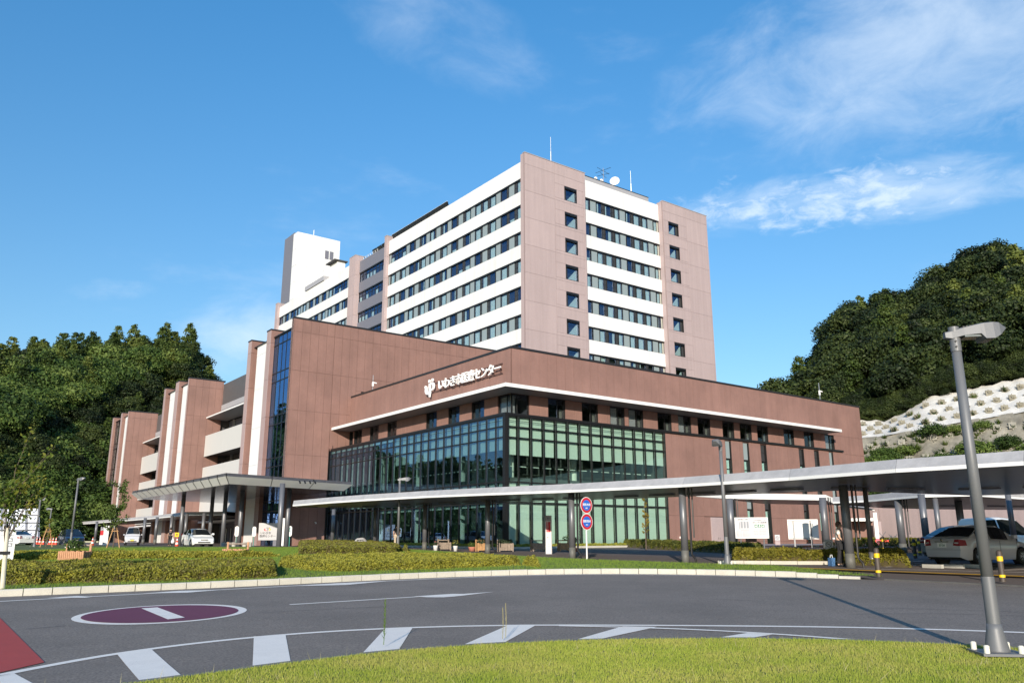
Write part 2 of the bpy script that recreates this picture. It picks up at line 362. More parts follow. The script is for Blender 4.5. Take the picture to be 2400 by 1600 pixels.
# corner bay window, glazed on both faces with white returns
cw = MB(); 
for a0, a1 in ((2.1, 2.18), (2.62, 2.68), (3.66, 3.74)):
    cw.box(a0, a1, 2.08, 2.16, hz0, hz1); cw.box(2.08, 2.16, a0, a1, hz0, hz1)
cw.box(2.08, 3.74, 2.08, 2.16, hz0, hz0 + .05); cw.box(2.08, 3.74, 2.08, 2.16, hz1 - .05, hz1); cw.box(2.08, 2.16, 2.16, 3.72, hz0, hz0 + .05); cw.box(2.08, 2.16, 2.16, 3.72, hz1 - .05, hz1)
cw = cw.build('corner_window', 'frame', fw)
for a0, a1 in ((2.18, 2.62), (2.68, 3.66)):
    uvbox('window_pane', (a1 - a0, .012, hz1 - hz0 - .1), 'glass_dark', cw, (a0, 2.11, hz0 + .05)); uvbox('window_pane', (.012, a1 - a0, hz1 - hz0 - .1), 'glass_dark', cw, (2.11, a0, hz0 + .05))
uvbox('blind', (.02, .95, 1.45), 'white_blind', cw, (2.3, 2.7, hz0 + .06)); uvbox('blind', (.38, .02, 1.45), 'white_blind', cw, (2.2, 2.3, hz0 + .06)); uvbox('blind', (.02, .38, 1.45), 'white_blind', cw, (2.32, 2.25, hz0 + .06))
MB().box(2.4, 3.9, 3.9, 3.95, hz0, hz1).box(3.9, 3.95, 2.4, 3.95, hz0, hz1).box(2.3, 3.9, 2.3, 3.9, hz1 - .03, hz1).box(2.3, 3.9, 2.3, 3.9, hz0 - .05, hz0).build('window_room', 'slate', cw)
uvbox('ceiling_light', (.5, .5, .02), 'white_blind', cw, (2.9, 2.7, hz1 - .06))
# coping, roof, ledges
MB().box(1.93, 50.6, 1.93, 2.22, 14.5, 14.68).box(1.93, 2.22, 2.22, 29.8, 14.5, 14.68).box(50.36, 50.6, 2.22, 38, 14.5, 14.68).build('coping', 'coping', fw)
MB().box(2.25, 50.5, 2.25, 38, 14.1, 14.3).build('roof', 'dark_wall', fw)
facade(fw, 'u', 2.0, 43.6, 50.53, [-1, 4.4, 9.1], .9, 'brown')
MB().box(50.28, 50.53, 2.25, 38, -1, 14.5).build('side_wall', 'brown', fw)
MB().add([(-.0, -.0, 11.04), (43.3, 0, 11.04), (43.3, 2, 11.0), (2, 2, 11.0), (2, 29.8, 11.0), (0, 29.8, 11.04), (0, 0, 11.05), (43.3, 0, 11.05), (43.3, 2, 11.2), (2, 2, 11.2), (2, 29.8, 11.2), (0, 29.8, 11.05)],
         [(0, 3, 2, 1), (0, 5, 4, 3), (6, 7, 8, 9), (6, 9, 10, 11)]).build('eave_soffit', 'soffit', fw)
for k in range(22):     # fascia lengths
    a, b = k * 1.97 + (0 if k else -.02), (k + 1) * 1.97 - .012
    if b < 43.5: MB().box(a, b, -.02, .0, 11.0, 11.24).box(a, b, -.02, 2.0, 11.24, 11.27).build('fascia_panel', 'fascia', fw)
for k in range(15):
    a, b = k * 1.985 + .02, (k + 1) * 1.985
    MB().box(-.02, .0, a, b, 11.0, 11.24).box(-.02, 2.0, a, b, 11.24, 11.27).build('fascia_panel', 'fascia', fw)
MB().box(43.3, 43.32, -.02, 2.0, 11.0, 11.24).build('fascia_panel', 'fascia', fw)
MB().box(-.08, 43.2, -.08, 2.0, 8.9, 9.08).box(-.08, 2.0, 2.0, 29.75, 8.9, 9.08).build('mid_ledge', 'frame', fw)
# curtain wall
def curtain(axis, n, total):
    mod = total / n
    for k in range(n + 1):
        s_ = k * mod
        if k == 0: 
            if axis == 'u': MB().box(-.06, .26, -.06, .26, tz[0], 8.9).build('corner_mullion', 'frame', fw)
            continue
        sbox('mullion', axis, 0, s_ - .035, s_ + .035, -.05, .1, tz[0], 8.9, 'frame', fw)
    for j, z in enumerate(tz):
        sbox('transom', axis, 0, .26, total, -.02, .08, z - .045, z + .045, 'frame', fw)
    sbox('transom', axis, 0, .26, total, -.01, .04, 8.52, 8.545, 'frame', fw)
    for k in range(n):
        for j in range(5):
            a, b = k * mod + .035 + (.225 if k == 0 else 0), (k + 1) * mod - .035
            sbox('glass_pane', axis, 0, a, b, .02, .03, tz[j] + .045, tz[j + 1] - .045, 'glass_green' if axis == 'u' else 'glass_left', fw)
    return mod
mod = curtain('u', 14, 16.56); modL = curtain('v', 25, 29.7)
for k in range(14):
    a, b = k * mod + (.32 if k == 0 else .075), (k + 1) * mod - .075
    sbox('blind', 'u', 0, a, b, .22, .235, 8.14, 8.83, 'blind', fw); sbox('blind', 'u', 0, a, b, .22, .235, 7.36, 8.05, 'blind', fw)
    sbox('blind', 'u', 0, a, b, .22, .235, 6.1, 7.27, 'blind', fw); sbox('blind', 'u', 0, a, b, .22, .235, 2.8, 4.1, 'blind', fw)
    sbox('blind', 'u', 0, a, b, .22, .235, -.25, 2.62, 'blind', fw)
for k in range(25):
    a, b = k * modL + (.32 if k == 0 else .09), (k + 1) * modL - .09
    if k < 14:
        for q in ((8.14, 8.83), (7.36, 8.05), (6.45, 7.27)): sbox('blind', 'v', 0, a, b, .22, .235, q[0], q[1], 'blind', fw)
    else:
        sbox('blind', 'v', 0, a - .08, b + .08, .1, .115, 8.6, 8.83, 'blind', fw); sbox('blind', 'v', 0, a, a + .5, .3, .315, 8.18, 8.5, 'blind', fw)
        if k % 1 == 0: sbox('blind', 'v', 0, a + .05, a + .35, .9, .915, 4.4, 7.9, 'blind', fw)
    sbox('blind', 'v', 0, a, b, .22, .235, 3.0, 4.1, 'blind', fw)
    if k < 17: sbox('blind', 'v', 0, a, b, .22, .235, 2.45, 2.68, 'blind', fw)
# rooms behind the glass
rm = MB(); rm.box(.3, 16.5, 5.5, 5.6, -.3, 8.8).box(6.5, 6.6, 5.6, 29.6, -.3, 8.8).box(.3, 16.5, .35, 5.5, 8.84, 8.88).box(.3, 6.5, 5.5, 29.6, 8.84, 8.88).box(16.4, 16.5, .3, 5.5, -.3, 8.8)
rm.build('inner_wall', 'room_wall', fw)
MB().box(.3, 16.4, .3, 5.5, 4.22, 4.5).box(.3, 6.5, 5.5, 29.6, 4.22, 4.5).box(.3, 16.4, .3, 5.5, -.35, -.3).box(.3, 6.5, 5.5, 29.6, -.35, -.3).build('inner_floor', 'floor_slab', fw)
for k in range(13): sbox('inner_rail', 'u', 0, k * mod + .3, (k + 1) * mod - .1, .5, .54, 5.28, 5.34, 'blind', fw)
for k in range(24): sbox('inner_rail', 'v', 0, k * modL + .3, (k + 1) * modL - .1, .5, .54, 5.28, 5.34, 'blind', fw)
for x, y in ((1.6, 1.6), (8.6, 2.6), (2.6, 9.5), (2.6, 16.5), (2.6, 23.5)):
    MB().cyl((x, y, -.3), (x, y, 4.22), .3, n=14).cyl((x, y, 4.5), (x, y, 8.84), .3, n=14).build('inner_column', 'blind', fw, smooth=False)
# lower brown wall with tall window slots
slots = [(24.5, 25.35, 'g'), (27.0, 27.9, 'g'), (29.6, 30.5, 'k'), (35.6, 36.45, 'k'), (38.15, 39.0, 'k'), (40.74, 41.5, 'g')]
facade(fw, 'u', .12, 16.62, 43.6, [-1.0, -.0, 2.1, 4.4, 8.9], .9, 'brown', [(a, b, -.2, 8.9) for a, b, k in slots] + [(21.9, 23.64, -1, 2.05)])
MB().box(43.35, 43.6, .4, 2.0, -1, 8.9).box(16.62, 43.6, .13, 2, 8.8, 8.89).build('side_wall', 'brown', fw)
for i, (a, b, k) in enumerate(slots):
    w = recess(fw, 'u', .12, a, b, -.2, 8.9, .14, .05, .8, 'slot_window')
    segs = [(8.85, 7.25, 'grey' if k == 'g' else 'louvre'), (7.15, 6.35, 'curtain'), (6.3, 5.6, 'curtain' if i < 2 else 'blank'), (5.5, 2.85, 'grey' if k == 'g' else 'louvre'), (2.75, .45 if i == 2 else 1.0, 'curtain' if i != 3 else 'blank'), (.4 if i == 2 else .95, -.1, 'blank')]
    for z1, z0, kd in segs: pane(w, 'u', .12, a + .12, b - .12, z0, z1, kd, .16, 'glass_green')
dr = MB().box(21.92, 23.62, .06, .12, -.9, 2.03).build('service_door', 'pink', fw)
for q in (21.96, 22.79): MB().box(q, q + .8, .02, .06, -.85, 1.98).build('door_leaf', 'pink', dr)
MB().cyl((22.9, -.02, .2), (22.9, -.02, .36), .02).cyl((22.68, -.02, .2), (22.68, -.02, .36), .02).build('door_handle', 'metal_grey', dr)
MB().box(16.62, 21.9, .02, .1, -1, -.22).box(23.64, 43.6, .02, .1, -1, -.22).build('plinth', 'slate', fw)
for x, z in ((17.9, .25), (40, .2)): MB().box(x, x + .14, -.05, .1, z, z + .16).build('wall_light', 'letters', fw)

# lettering over the eave (left face), each character its own part
sg = thing('hospital_name_sign', 'white raised Japanese lettering and round emblem on the brown wall above the eave', 'sign', KW, YAW)
def text_mesh(txt, size, ext, bev=0):
    c = bpy.data.curves.new('t', 'FONT'); c.body = txt; c.size = size; c.extrude = ext; c.align_x = 'CENTER'; c.align_y = 'CENTER'; c.offset = bev; c.resolution_u = 3
    o = bpy.data.objects.new('t', c); C.objects.link(o); bpy.context.view_layer.update()
    me = bpy.data.meshes.new_from_object(o.evaluated_get(bpy.context.evaluated_depsgraph_get())); bpy.data.objects.remove(o); return me
def put_text(txt, size, mat_, parent, mw, name='lettering', ext=.004, bev=0.):
    me = text_mesh(txt, size, ext, bev); me.materials.clear(); me.materials.append(M[mat_]); o = link(name, me, parent); o.matrix_local = mw; return o
def face_mat(px, py, pz, right, up):   # text x-> right, y-> up, z-> outward
    r_ = Vector(right).normalized(); u_ = Vector(up).normalized(); n_ = r_.cross(u_)
    return Matrix(((r_.x, u_.x, n_.x, px), (r_.y, u_.y, n_.y, py), (r_.z, u_.z, n_.z, pz), (0, 0, 0, 1)))
txt = 'いわき市医療センター'
for i, ch in enumerate(txt):
    put_text(ch, .98, 'letters', sg, face_mat(1.62, 11.55 - i * .925, 13.03, (0, -1, 0), (0, 0, 1)), 'character', .06, .008)
for z in (13.42, 12.66): MB().box(1.82, 1.86, 2.9, 13.0, z, z + .06).build('sign_rail', 'brown_joint', sg)
for i in range(10): MB().box(1.84, 1.96, 11.5 - i * .925, 11.54 - i * .925, 12.66, 13.45).build('sign_bracket', 'brown_joint', sg)
def loop_mesh(outer, z0=0): pass
em = MB()
def swirl(pts, t=.12):   # closed outline in (s,z) about (13.35,13.0), s to the viewer's right
    n = len(pts); vs = [(1.56, 13.35 - s_, 13.0 + z) for s_, z in pts] + [(1.56 + t, 13.35 - s_, 13.0 + z) for s_, z in pts]
    em.add(vs, [tuple(range(n)), tuple(reversed(range(n, 2 * n)))] + [(k, n + k, n + (k + 1) % n, (k + 1) % n) for k in range(n)])
def arc(cx, cy, rx, ry, a0, a1, n=14): return [(cx + rx * math.cos(math.radians(a0 + (a1 - a0) * k / n)), cy + ry * math.sin(math.radians(a0 + (a1 - a0) * k / n))) for k in range(n + 1)]
swirl(arc(-.28, -.08, .52, .42, 120, 320) + list(reversed(arc(-.18, .0, .30, .27, 120, 320))))
swirl(arc(.35, .14, .40, .38, -110, 150) + list(reversed(arc(.30, .10, .20, .22, -110, 150))))
swirl([(-.16, .44), (.10, .44), (.14, -.35), (.03, -.75), (-.08, -.75), (-.13, -.35)])
for cx_, cy_, r_ in ((-.10, .66, .14), (.42, .70, .13), (-.72, .22, .13)): swirl(arc(cx_, cy_, r_, r_ * 1.05, 0, 345, 12))
em.build('emblem', 'letters', sg)

# ================================================================== COMB WING (three brown blocks)
cwg = thing('hospital_comb_wing', 'brown wing stepping back in three tall blocks with white slabs, blue stair glass and balconies', 'building', KW, YAW)
U1 = -4.69
jz = [-1.0, 3.9, 8.32, 12.7, 16.7, 20.69, 22.02]
# side wall of the first block
facade(cwg, 'u', 29.8, U1, -.2, jz, .885, 'brown', start=U1 + .11, bdepth=.4)
facade(cwg, 'u', 29.8, -.2, 31, [9.1, 12.7, 16.7, 20.69, 22.02], .885, 'brown', [(3.1, 5.3, 13.6, 15.3)], start=-.18)
r_ = recess(cwg, 'u', 29.8, 3.1, 5.3, 13.6, 15.3, .12, .06, .6); uvbox('window_pane', (2.1, .012, 1.55), 'glass_blue', r_, (3.15, 29.9, 13.68)); uvbox('blind', (2.0, .02, 1.45), 'white_blind', r_, (3.2, 30.05, 13.7))
MB().box(U1 - .03, 31, 29.73, 30.24, 22.02, 22.2).build('coping', 'coping', cwg)
MB().box(-.1, .1, 29.62, 29.78, 8.9, 9.5).build('wall_box', 'brown', cwg)
def block(v0, first):
    """glass/white infills between brown fins along plane u = U1; widths measured from the right corner v0"""
    zt = 22.08; zi = 21.26
    def fin(a, b, depth=5.2):
        z_ = [-1.0, 3.9, 8.32, 12.7, 16.7, 20.69, zt]
        for c, d in zip(z_[:-1], z_[1:]):
            uvbox('fin_panel', (depth, b - a, d - c - .02), 'brown', cwg, (U1, a, c + .01)); uvbox('fin_edge', (.03, b - a, d - c - .02), 'brown_edge', cwg, (U1 - .03, a, c + .01))
        MB().box(U1 - .08, U1 + depth, a - .05, b + .05, zt, zt + .14).build('coping', 'coping', cwg)
        MB().cyl((U1 + .35, b - .0, 0), (U1 + .35, b + .0, zt), .01, n=4).build('seam', 'brown_joint', cwg)
    def white(a, b, gap_left=.7):
        z_ = [-1.0, 3.6, 8.0, 12.0, 16.3, 20.2, zi]
        for c, d in zip(z_[:-1], z_[1:]): uvbox('white_slab', (.3, b - a - gap_left, d - c - .02), 'white_panel', cwg, (U1 + .45, a, c + .01))
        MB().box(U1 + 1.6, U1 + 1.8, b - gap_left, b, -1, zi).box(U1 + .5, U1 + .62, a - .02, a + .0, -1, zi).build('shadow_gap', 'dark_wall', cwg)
        MB().box(U1 + .3, U1 + 5, a, b, zi, zi + .1).build('infill_roof', 'coping', cwg)
    def stair(a, b, g='glass_stair'):
        zz = [-.9, 3.0, 4.0, 7.43, 8.3, 11.75, 12.67, 16.29, 17.24, 20.31, 21.2]
        n = 5; w = (b - a) / n
        for k in range(n + 1): uvbox('mullion', (.08, .05, 22.1), 'frame', cwg, (U1 + .42, a + k * w - .025, -.9))
        for z in zz: uvbox('transom', (.1, b - a, .09), 'frame', cwg, (U1 + .40, a, z - .045))
        for k in range(n):
            for c, d in zip(zz[:-1], zz[1:]): uvbox('stair_glass', (.012, w - .05, d - c - .09), g, cwg, (U1 + .46, a + k * w + .025, c + .045))
        for j in range(5):      # floors, white piers and rails of the stair behind the glass
            zf = [-.8, 3.1, 7.5, 11.85, 16.4][j]
            MB().box(U1 + .7, U1 + 3.5, a, b, zf - .1, zf + .12).build('stair_landing', 'floor_slab', cwg)
            if j:
                for k in range(n): uvbox('column_cover', (.06, .3, .82), 'blind', cwg, (U1 + .62, a + k * w + .55, zf + .02))
            MB().cyl((U1 + .9, a + 1.2, zf + .3), (U1 + .9, a + 1.2, zf + 1.6), .03, n=6).tube([(U1 + 1.2, a + .9, zf + .5), (U1 + 1.2, a + 2.6, zf + 1.6)], .03, 6).tube([(U1 + 1.2, a + .9, zf + .2), (U1 + 1.2, a + 2.6, zf + 1.3)], .03, 6).build('stair_rail', 'blind', cwg)
        for j in range(4): uvbox('column_cover', (.06, .22, .8), 'blind', cwg, (U1 + .62, a + .5 + j * w, 19.4))
        MB().box(U1 + .62, U1 + .8, b - .75, b - .55, -.9, 21.2).build('pipe_column', 'blind', cwg)
        MB().box(U1 + 3.6, U1 + 3.7, a, b, -1, 21.2).build('stair_back_wall', 'slate', cwg)
        MB().box(U1 + .3, U1 + 5, a, b, zi, zi + .1).build('infill_roof', 'coping', cwg)
    if first:
        MB().box(U1, U1 + .4, v0, v0 + .44, -1, 22.02).build('corner_post', 'brown_edge', cwg)
        stair(v0 + .44, v0 + 6.2); fin(v0 + 6.2, v0 + 7.37); white(v0 + 7.37, v0 + 12.2); fin(v0 + 12.2, v0 + 13.26)
        MB().box(-.2, 8, v0 + .4, v0 + 13.2, -1, 21.2).build('block_core', 'dark_wall', cwg)
    else:
        facade(cwg, 'u', v0, U1, .0, [-1.0, 3.9, 8.32, 12.7, 16.7, 20.69, 21.72], .885, 'brown', start=U1 + .11, bdepth=.4)
        MB().box(U1 - .03, .2, v0 - .07, v0 + .44, 21.72, 21.9).build('coping', 'coping', cwg)
        for c, d in zip([-1.0, 3.9, 8.32, 12.7, 16.7, 20.69], [3.9, 8.32, 12.7, 16.7, 20.69, 21.72]): uvbox('fin_edge', (.03, .4, d - c - .02), 'brown_edge', cwg, (U1 - .03, v0, c + .01))
        white(v0 + .4, v0 + 5.0, .55); fin(v0 + 5.0, v0 + 6.0)
        if v0 < 80: fin(v0 + 6.05, v0 + 6.6); white(v0 + 6.6, v0 + 12.0, .9); fin(v0 + 12.0, v0 + 12.9)
        else: stair(v0 + 6.1, v0 + 11.9, 'glass_dark'); fin(v0 + 11.9, v0 + 12.9)
        MB().box(0, 8, v0 + .4, v0 + 12.8, -1, 21.2).build('block_core', 'dark_wall', cwg)
block(29.8, True); block(66.45, False); block(102.2, False)
def bay(va, vb):
    L_ = vb - va
    MB().box(0, .3, va, vb, 18.45, 21.39).box(.3, 8, va, vb, 21.2, 21.3).build('roof_screen', 'dark_wall', cwg)
    n = int(L_ / 1.8)
    for k in range(n): uvbox('band_panel', (.1, L_ / n - .03, .72), 'grey_band', cwg, (-.1, va + k * L_ / n, 17.7))
    MB().box(-.05, .3, va, vb, 16.7, 17.68).build('band_wall', 'grey_band', cwg)
    MB().add([(-1.95, va, 16.45), (-1.95, vb, 16.45), (-1.95, va, 16.62), (-1.95, vb, 16.62), (.8, va, 16.3), (.8, vb, 16.3), (.8, va, 16.7), (.8, vb, 16.7)], [(0, 4, 5, 1), (2, 3, 7, 6), (0, 2, 6, 4), (1, 5, 7, 3)]).build('eave_soffit', 'soffit', cwg)
    for k in range(n): uvbox('fascia_panel', (.04, L_ / n - .012, .17), 'fascia', cwg, (-1.99, va + k * L_ / n, 16.45))
    for zt, zb in ((14.0, 11.22), (9.72, 6.9), (5.35, 2.9)):
        for k in range(3): uvbox('balcony_panel', (.12, L_ / 3 - .015, zt - zb), 'cream', cwg, (-1.88, va + k * L_ / 3, zb))
        MB().box(-1.9, -1.72, va, vb, zt, zt + .04).build('balcony_coping', 'fascia', cwg)
        MB().box(-1.76, 1.6, va, vb, zb + .3, zb + .5).box(-1.5, 1.6, va, vb, zt - .9, zt - .75).build('balcony_floor', 'dark_wall', cwg)
    for zf in (12.0, 7.7, 3.5):
        MB().box(1.2, 1.4, va, vb, zf, zf + 4.3).build('rear_wall', 'slate' if zf > 10 else 'dark_wall', cwg)
        k = va + 1.4
        while k < vb - 1.6:
            r = MB().box(1.12, 1.2, k, k + 1.0, zf + .6, zf + 3.1).build('balcony_door', 'frame', cwg)
            uvbox('window_pane', (.012, .42, 2.3), 'glass_dark', r, (1.1, k + .52, zf + .7)); uvbox('curtain', (.012, .3, 2.3), 'beige_pane', r, (1.108, k + .1, zf + .7)); k += 2.35
        MB().box(.9, 1.15, vb - 2.6, vb - 2.4, zf, zf + 4.3).build('pilaster', 'grey_band', cwg)
    MB().box(1.0, 1.2, va, vb, -1, 2.9).build('rear_wall', 'slate', cwg)
    MB().box(-1.9, 1.0, va, vb, 2.45, 2.7).build('entrance_eave', 'fascia', cwg)
    k = va + 1
    while k < vb - 1:
        r = MB().box(.93, 1.0, k, k + .75, -.6, 1.9).build('tall_window', 'frame', cwg); uvbox('window_pane', (.012, .28, 2.3), 'white_blind', r, (.92, k + .1, -.5)); k += 1.9
bay(43.06, 66.45); bay(79.35, 102.2)
for v_ in (44, 80): pass
MB().box(8, 30, 30.2, 115, -1, 20.6).build('rear_mass', 'dark_wall', cwg)

# ================================================================== WARD TOWER
wt = thing('hospital_ward_tower', 'tall ward tower with pink corner piers, white bands and long dark window strips', 'building', KW, YAW)
UW, VF = 31.85, 38.0
FH = 4.1; NR = 8
rows = [(51.36 - FH * k, 49.32 - FH * k) for k in range(NR)]
def band_wall(axis, off, s0, s1, ztop, mat_, mod_, rws, zbot=14.0):
    """spandrel panels between window strips, as separate panels"""
    n = max(1, round((s1 - s0) / mod_)); w = (s1 - s0) / n
    levels = [(rws[0][0], ztop)] + [(rws[i + 1][0], rws[i][1]) for i in range(len(rws) - 1)] + [(zbot, rws[-1][1])]
    for b, t in levels:
        mb = MB(); fb(mb, axis, off, s0, s1, .1, .5, b, t); mb.build('band_core', mat_ + '_joint' if mat_ + '_joint' in M else mat_, wt)
        for k in range(n): sbox('band_panel', axis, off, s0 + k * w + .008, s0 + (k + 1) * w - .008, 0, .1, b, t, mat_, wt)
def strip(axis, off, s0, s1, r, items, name='window_strip'):
    zt, zb = r; mb = MB()
    fb(mb, axis, off, s0, s1, .02, .32, zt - .22, zt); fb(mb, axis, off, s0, s1, .10, .32, zb, zb + .06)
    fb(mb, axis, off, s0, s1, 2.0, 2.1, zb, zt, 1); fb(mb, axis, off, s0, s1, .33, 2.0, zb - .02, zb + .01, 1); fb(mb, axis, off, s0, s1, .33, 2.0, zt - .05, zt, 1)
    x = s0
    for a, b, k in sorted(items):
        if a - x > .02: fb(mb, axis, off, x, a, .12, .32, zb + .06, zt - .22)
        x = b
    if s1 - x > .02: fb(mb, axis, off, x, s1, .12, .32, zb + .06, zt - .22)
    st_ = mb.build(name, ['frame', 'dark_room'], wt)
    for a, b, k in items:
        if k == 'quad':
            zz = zb + (zt - .22 - zb) * .62; nq = max(1, round((b - a) / 1.3)); w = (b - a) / nq
            q = MB()
            for j in range(nq): fb(q, axis, off, a + j * w, a + j * w + .07, .14, .24, zb + .06, zt - .22)
            fb(q, axis, off, a, b, .15, .22, zz - .03, zz + .03); q.build('glazing_bars', 'frame', st_)
            for j in range(nq):
                kd = 'curtain' if rng.random() < .5 else 'blank'
                pane(st_, axis, off, a + j * w + .07, a + (j + 1) * w, zb + .06, zz - .03, kd, .2, 'glass_blue'); pane(st_, axis, off, a + j * w + .07, a + (j + 1) * w, zz + .03, zt - .22, 'blank', .2, 'glass_blue')
        else: pane(st_, axis, off, a, b, zb + .06, zt - .22, k, .2, 'glass_blue')
def rk(p=(.40, .30, .30)):
    r = rng.random(); return 'curtain' if r < p[0] else ('part' if r < p[0] + p[1] else 'blank')
def ward_items(start, s0, s1, row, quad=None):
    it = []; P0 = start
    while P0 < s1 + 7:
        for a, b, kind in ((0, 1.32, 'w'), (1.5, 2.65, 'grey'), (2.87, 4.22, 'w'), (4.22, 4.95, 'louvre'), (4.97, 6.22, 'c'), (6.22, 6.84, 'louvre')):
            A_, B_ = P0 + a, P0 + b
            if B_ <= s0 + .3 or A_ >= s1 - .3: continue
            A_ = max(A_, s0 + .05); B_ = min(B_, s1 - .05)
            if quad and B_ > quad[0] and A_ < quad[1]: continue
            kd = kind if kind not in 'wc' else (rk() if kind == 'w' else ('grey' if (row + int(P0)) % 3 != 1 else rk()))
            it.append((A_, B_, kd))
        P0 += 6.84
    if quad: it.append((quad[0], quad[1], 'quad'))
    return it
VE, VD0, VD1, VL0, VL1 = 79.65, 80.5, 92.6, 95.3, 133.6
band_wall('v', UW, 39.0, VE, 53.95, 'white_wall', 6.84, rows)
for i, r in enumerate(rows): strip('v', UW, 39.0, VE, r, ward_items(36.46, 39.0, VE, i, (73.5, 79.0) if i == 0 else None))
band_wall('v', UW, VL0, VL1, 53.9, 'white_wall', 6.84, rows)
for i, r in enumerate(rows[:6]): strip('v', UW, VL0, VL1, r, ward_items(97.83 - 6.84, VL0, VL1, i, (97.4, 102.8) if i == 0 else None))
band_wall('v', UW + .45, VD0, VD1, 53.75, 'slate', 6.05, rows)
for i, r in enumerate(rows[:6]):
    strip('v', UW + .45, VD0, VD1, r, [(VD0 + .05, VD1 - .1, 'quad')])
# fins
def pier(axis, a, b, off, depth, z1, holes=(), edge=True):
    zl = [14.0] + [z for z in (16.0 + FH * k for k in range(10)) if z < z1 - .5] + [z1]
    if axis == 'u': facade(wt, 'u', off + .03, a, b, zl, 5.6, 'pink', holes, gap=.03)
    else: facade(wt, 'v', off + .03, a, b, zl, 5.6, 'pink', holes, gap=.03)
for a, b in ((VE, VD0), (VD1, VL0 - .05), (VL1, 135.0)):
    for k in range(10):
        z0_ = 14 + FH * k; z1_ = min(z0_ + FH, 54.9)
        MB().box(UW - .55, UW + 1.2, a, b, z0_ + .012, z1_ - .012).build('fin_panel', 'pink', wt)
    MB().box(UW - .6, UW + 1.6, a - .05, b + .05, 54.9, 55.0).build('coping', 'grey_band', wt)
# front: two pink piers and a recessed white bay
W1 = [(38.75, 41.22, 51.45 - FH * k, 49.2 - FH * k) for k in range(NR)]; W2 = [(61.2, 63.66, 51.3 - FH * k, 49.1 - FH * k) for k in range(NR)]
pier('u', 31.3, 42.9, VF, 1, 54.65, [(a, b, d, c) for a, b, c, d in W1]); pier('u', 60.0, 70.98, VF, 1, 54.6, [(a, b, d, c) for a, b, c, d in W2])
MB().box(31.3, UW + .2, VF + .3, 38.98, 14, 54.65).box(42.6, 42.9, VF + .3, 39.3, 14, 54.65).build('pier_return', 'pink', wt); MB().box(60.0, 60.3, VF + .3, 39.3, 14, 54.6).box(70.7, 70.98, VF + .3, 90, 14, 54.0).build('pier_return', 'pink', wt)
MB().box(31.25, 43.0, VF - .06, VF + .5, 54.65, 54.75).box(59.95, 71.05, VF - .06, VF + .5, 54.6, 54.7).build('coping', 'grey_band', wt)
for j, wl in enumerate((W1, W2)):
    for a, b, t_, b_ in wl:
        w = recess(wt, 'u', VF + .03, a, b, b_, t_, .3, .07, .8, 'window', .28)
        if j == 0: q0, q1, l0, l1 = a + .55, b - .1, a + .09, a + .5
        else: q0, q1, l0, l1 = a + .1, b - .6, b - .55, b - .09
        uvbox('window_pane', (q1 - q0, .012, t_ - b_ - .45), 'glass_blue', w, (q0, VF + .3, b_ + .08)); uvbox('louvre_panel', (l1 - l0, .03, t_ - b_ - .45), 'louvre', w, (l0, VF + .3, b_ + .08))
        h = t_ - b_ - .5
        MB().add([(q0 + .1, VF + .5, b_ + .1), (q1, VF + .5, b_ + .1), (q1, VF + .5, b_ + .1 + h), (q1 - .1, VF + .5, b_ + .1 + h)], [(0, 1, 2, 3)]).build('curtain', 'curtain', w)
VB = VF + 1.0
band_wall('u', VB, 42.9, 60.0, 54.2, 'white_wall', 5.7, rows)
fit = [(43.65, 44.66, 'w'), (44.89, 46.09, 'grey'), (46.24, 47.28, 'w'), (47.33, 47.9, 'louvre'), (48.0, 49.26, 'w'), (49.4, 49.95, 'louvre'), (50.1, 51.0, 'w'), (51.15, 52.36, 'grey'), (52.57, 53.54, 'w'), (53.62, 54.15, 'louvre'), (54.3, 55.55, 'w'), (55.65, 56.18, 'louvre'), (56.28, 57.3, 'w'), (57.44, 58.65, 'grey'), (58.86, 59.6, 'w'), (59.62, 59.95, 'beige')]
for i, r in enumerate(rows): strip('u', VB, 42.9, 60.0, r, [(a, b, (rk((.62, .2, .18)) if k == 'w' else k)) for a, b, k in fit])
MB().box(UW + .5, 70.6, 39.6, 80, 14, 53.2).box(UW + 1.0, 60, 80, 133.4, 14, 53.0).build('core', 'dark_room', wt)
MB().box(43.0, 61.0, 42.0, 60, 53.2, 56.8).build('roof_plant_room', 'grey_band', wt)
MB().box(42.95, 61.05, 41.95, 42.2, 56.8, 56.9).build('coping', 'coping', wt)
# sloping louvred screens on the roof edge behind the parapet
for k in range(9):
    v0_, v1_ = 60.8 + k * 2.13, 60.8 + (k + 1) * 2.13 - .12
    MB().add([(UW + .9, v0_, 54.0), (UW + .9, v1_, 54.0), (UW + .5, v1_, 55.3), (UW + .5, v0_, 55.3), (UW + 1.2, v0_, 54.0), (UW + 1.2, v1_, 54.0), (UW + .8, v1_, 55.35), (UW + .8, v0_, 55.35)], [(0, 3, 2, 1), (4, 5, 6, 7), (3, 7, 6, 2), (0, 4, 7, 3), (1, 2, 6, 5)]).build('roof_screen_panel', 'frame', wt)
MB().cyl((UW + .6, 60.7, 55.36), (UW + .6, 80, 55.36), .05, n=6).build('screen_rail', 'fascia', wt)
for k in range(4):
    v0_ = 80.9 + k * 1.9
    MB().add([(UW + 1.3, v0_, 53.8), (UW + 1.3, v0_ + 1.8, 53.8), (UW + .9, v0_ + 1.8, 55.0), (UW + .9, v0_, 55.0), (UW + 1.5, v0_, 53.8), (UW + 1.5, v0_ + 1.8, 53.8)], [(0, 3, 2, 1), (3, 4, 5, 2)]).build('roof_screen_panel', 'frame', wt)
for k in range(13): MB().cyl((UW + .9, 86 + k, 53.7), (UW + .9, 86 + k, 54.5), .03, n=5).build('handrail_post', 'fascia', wt)
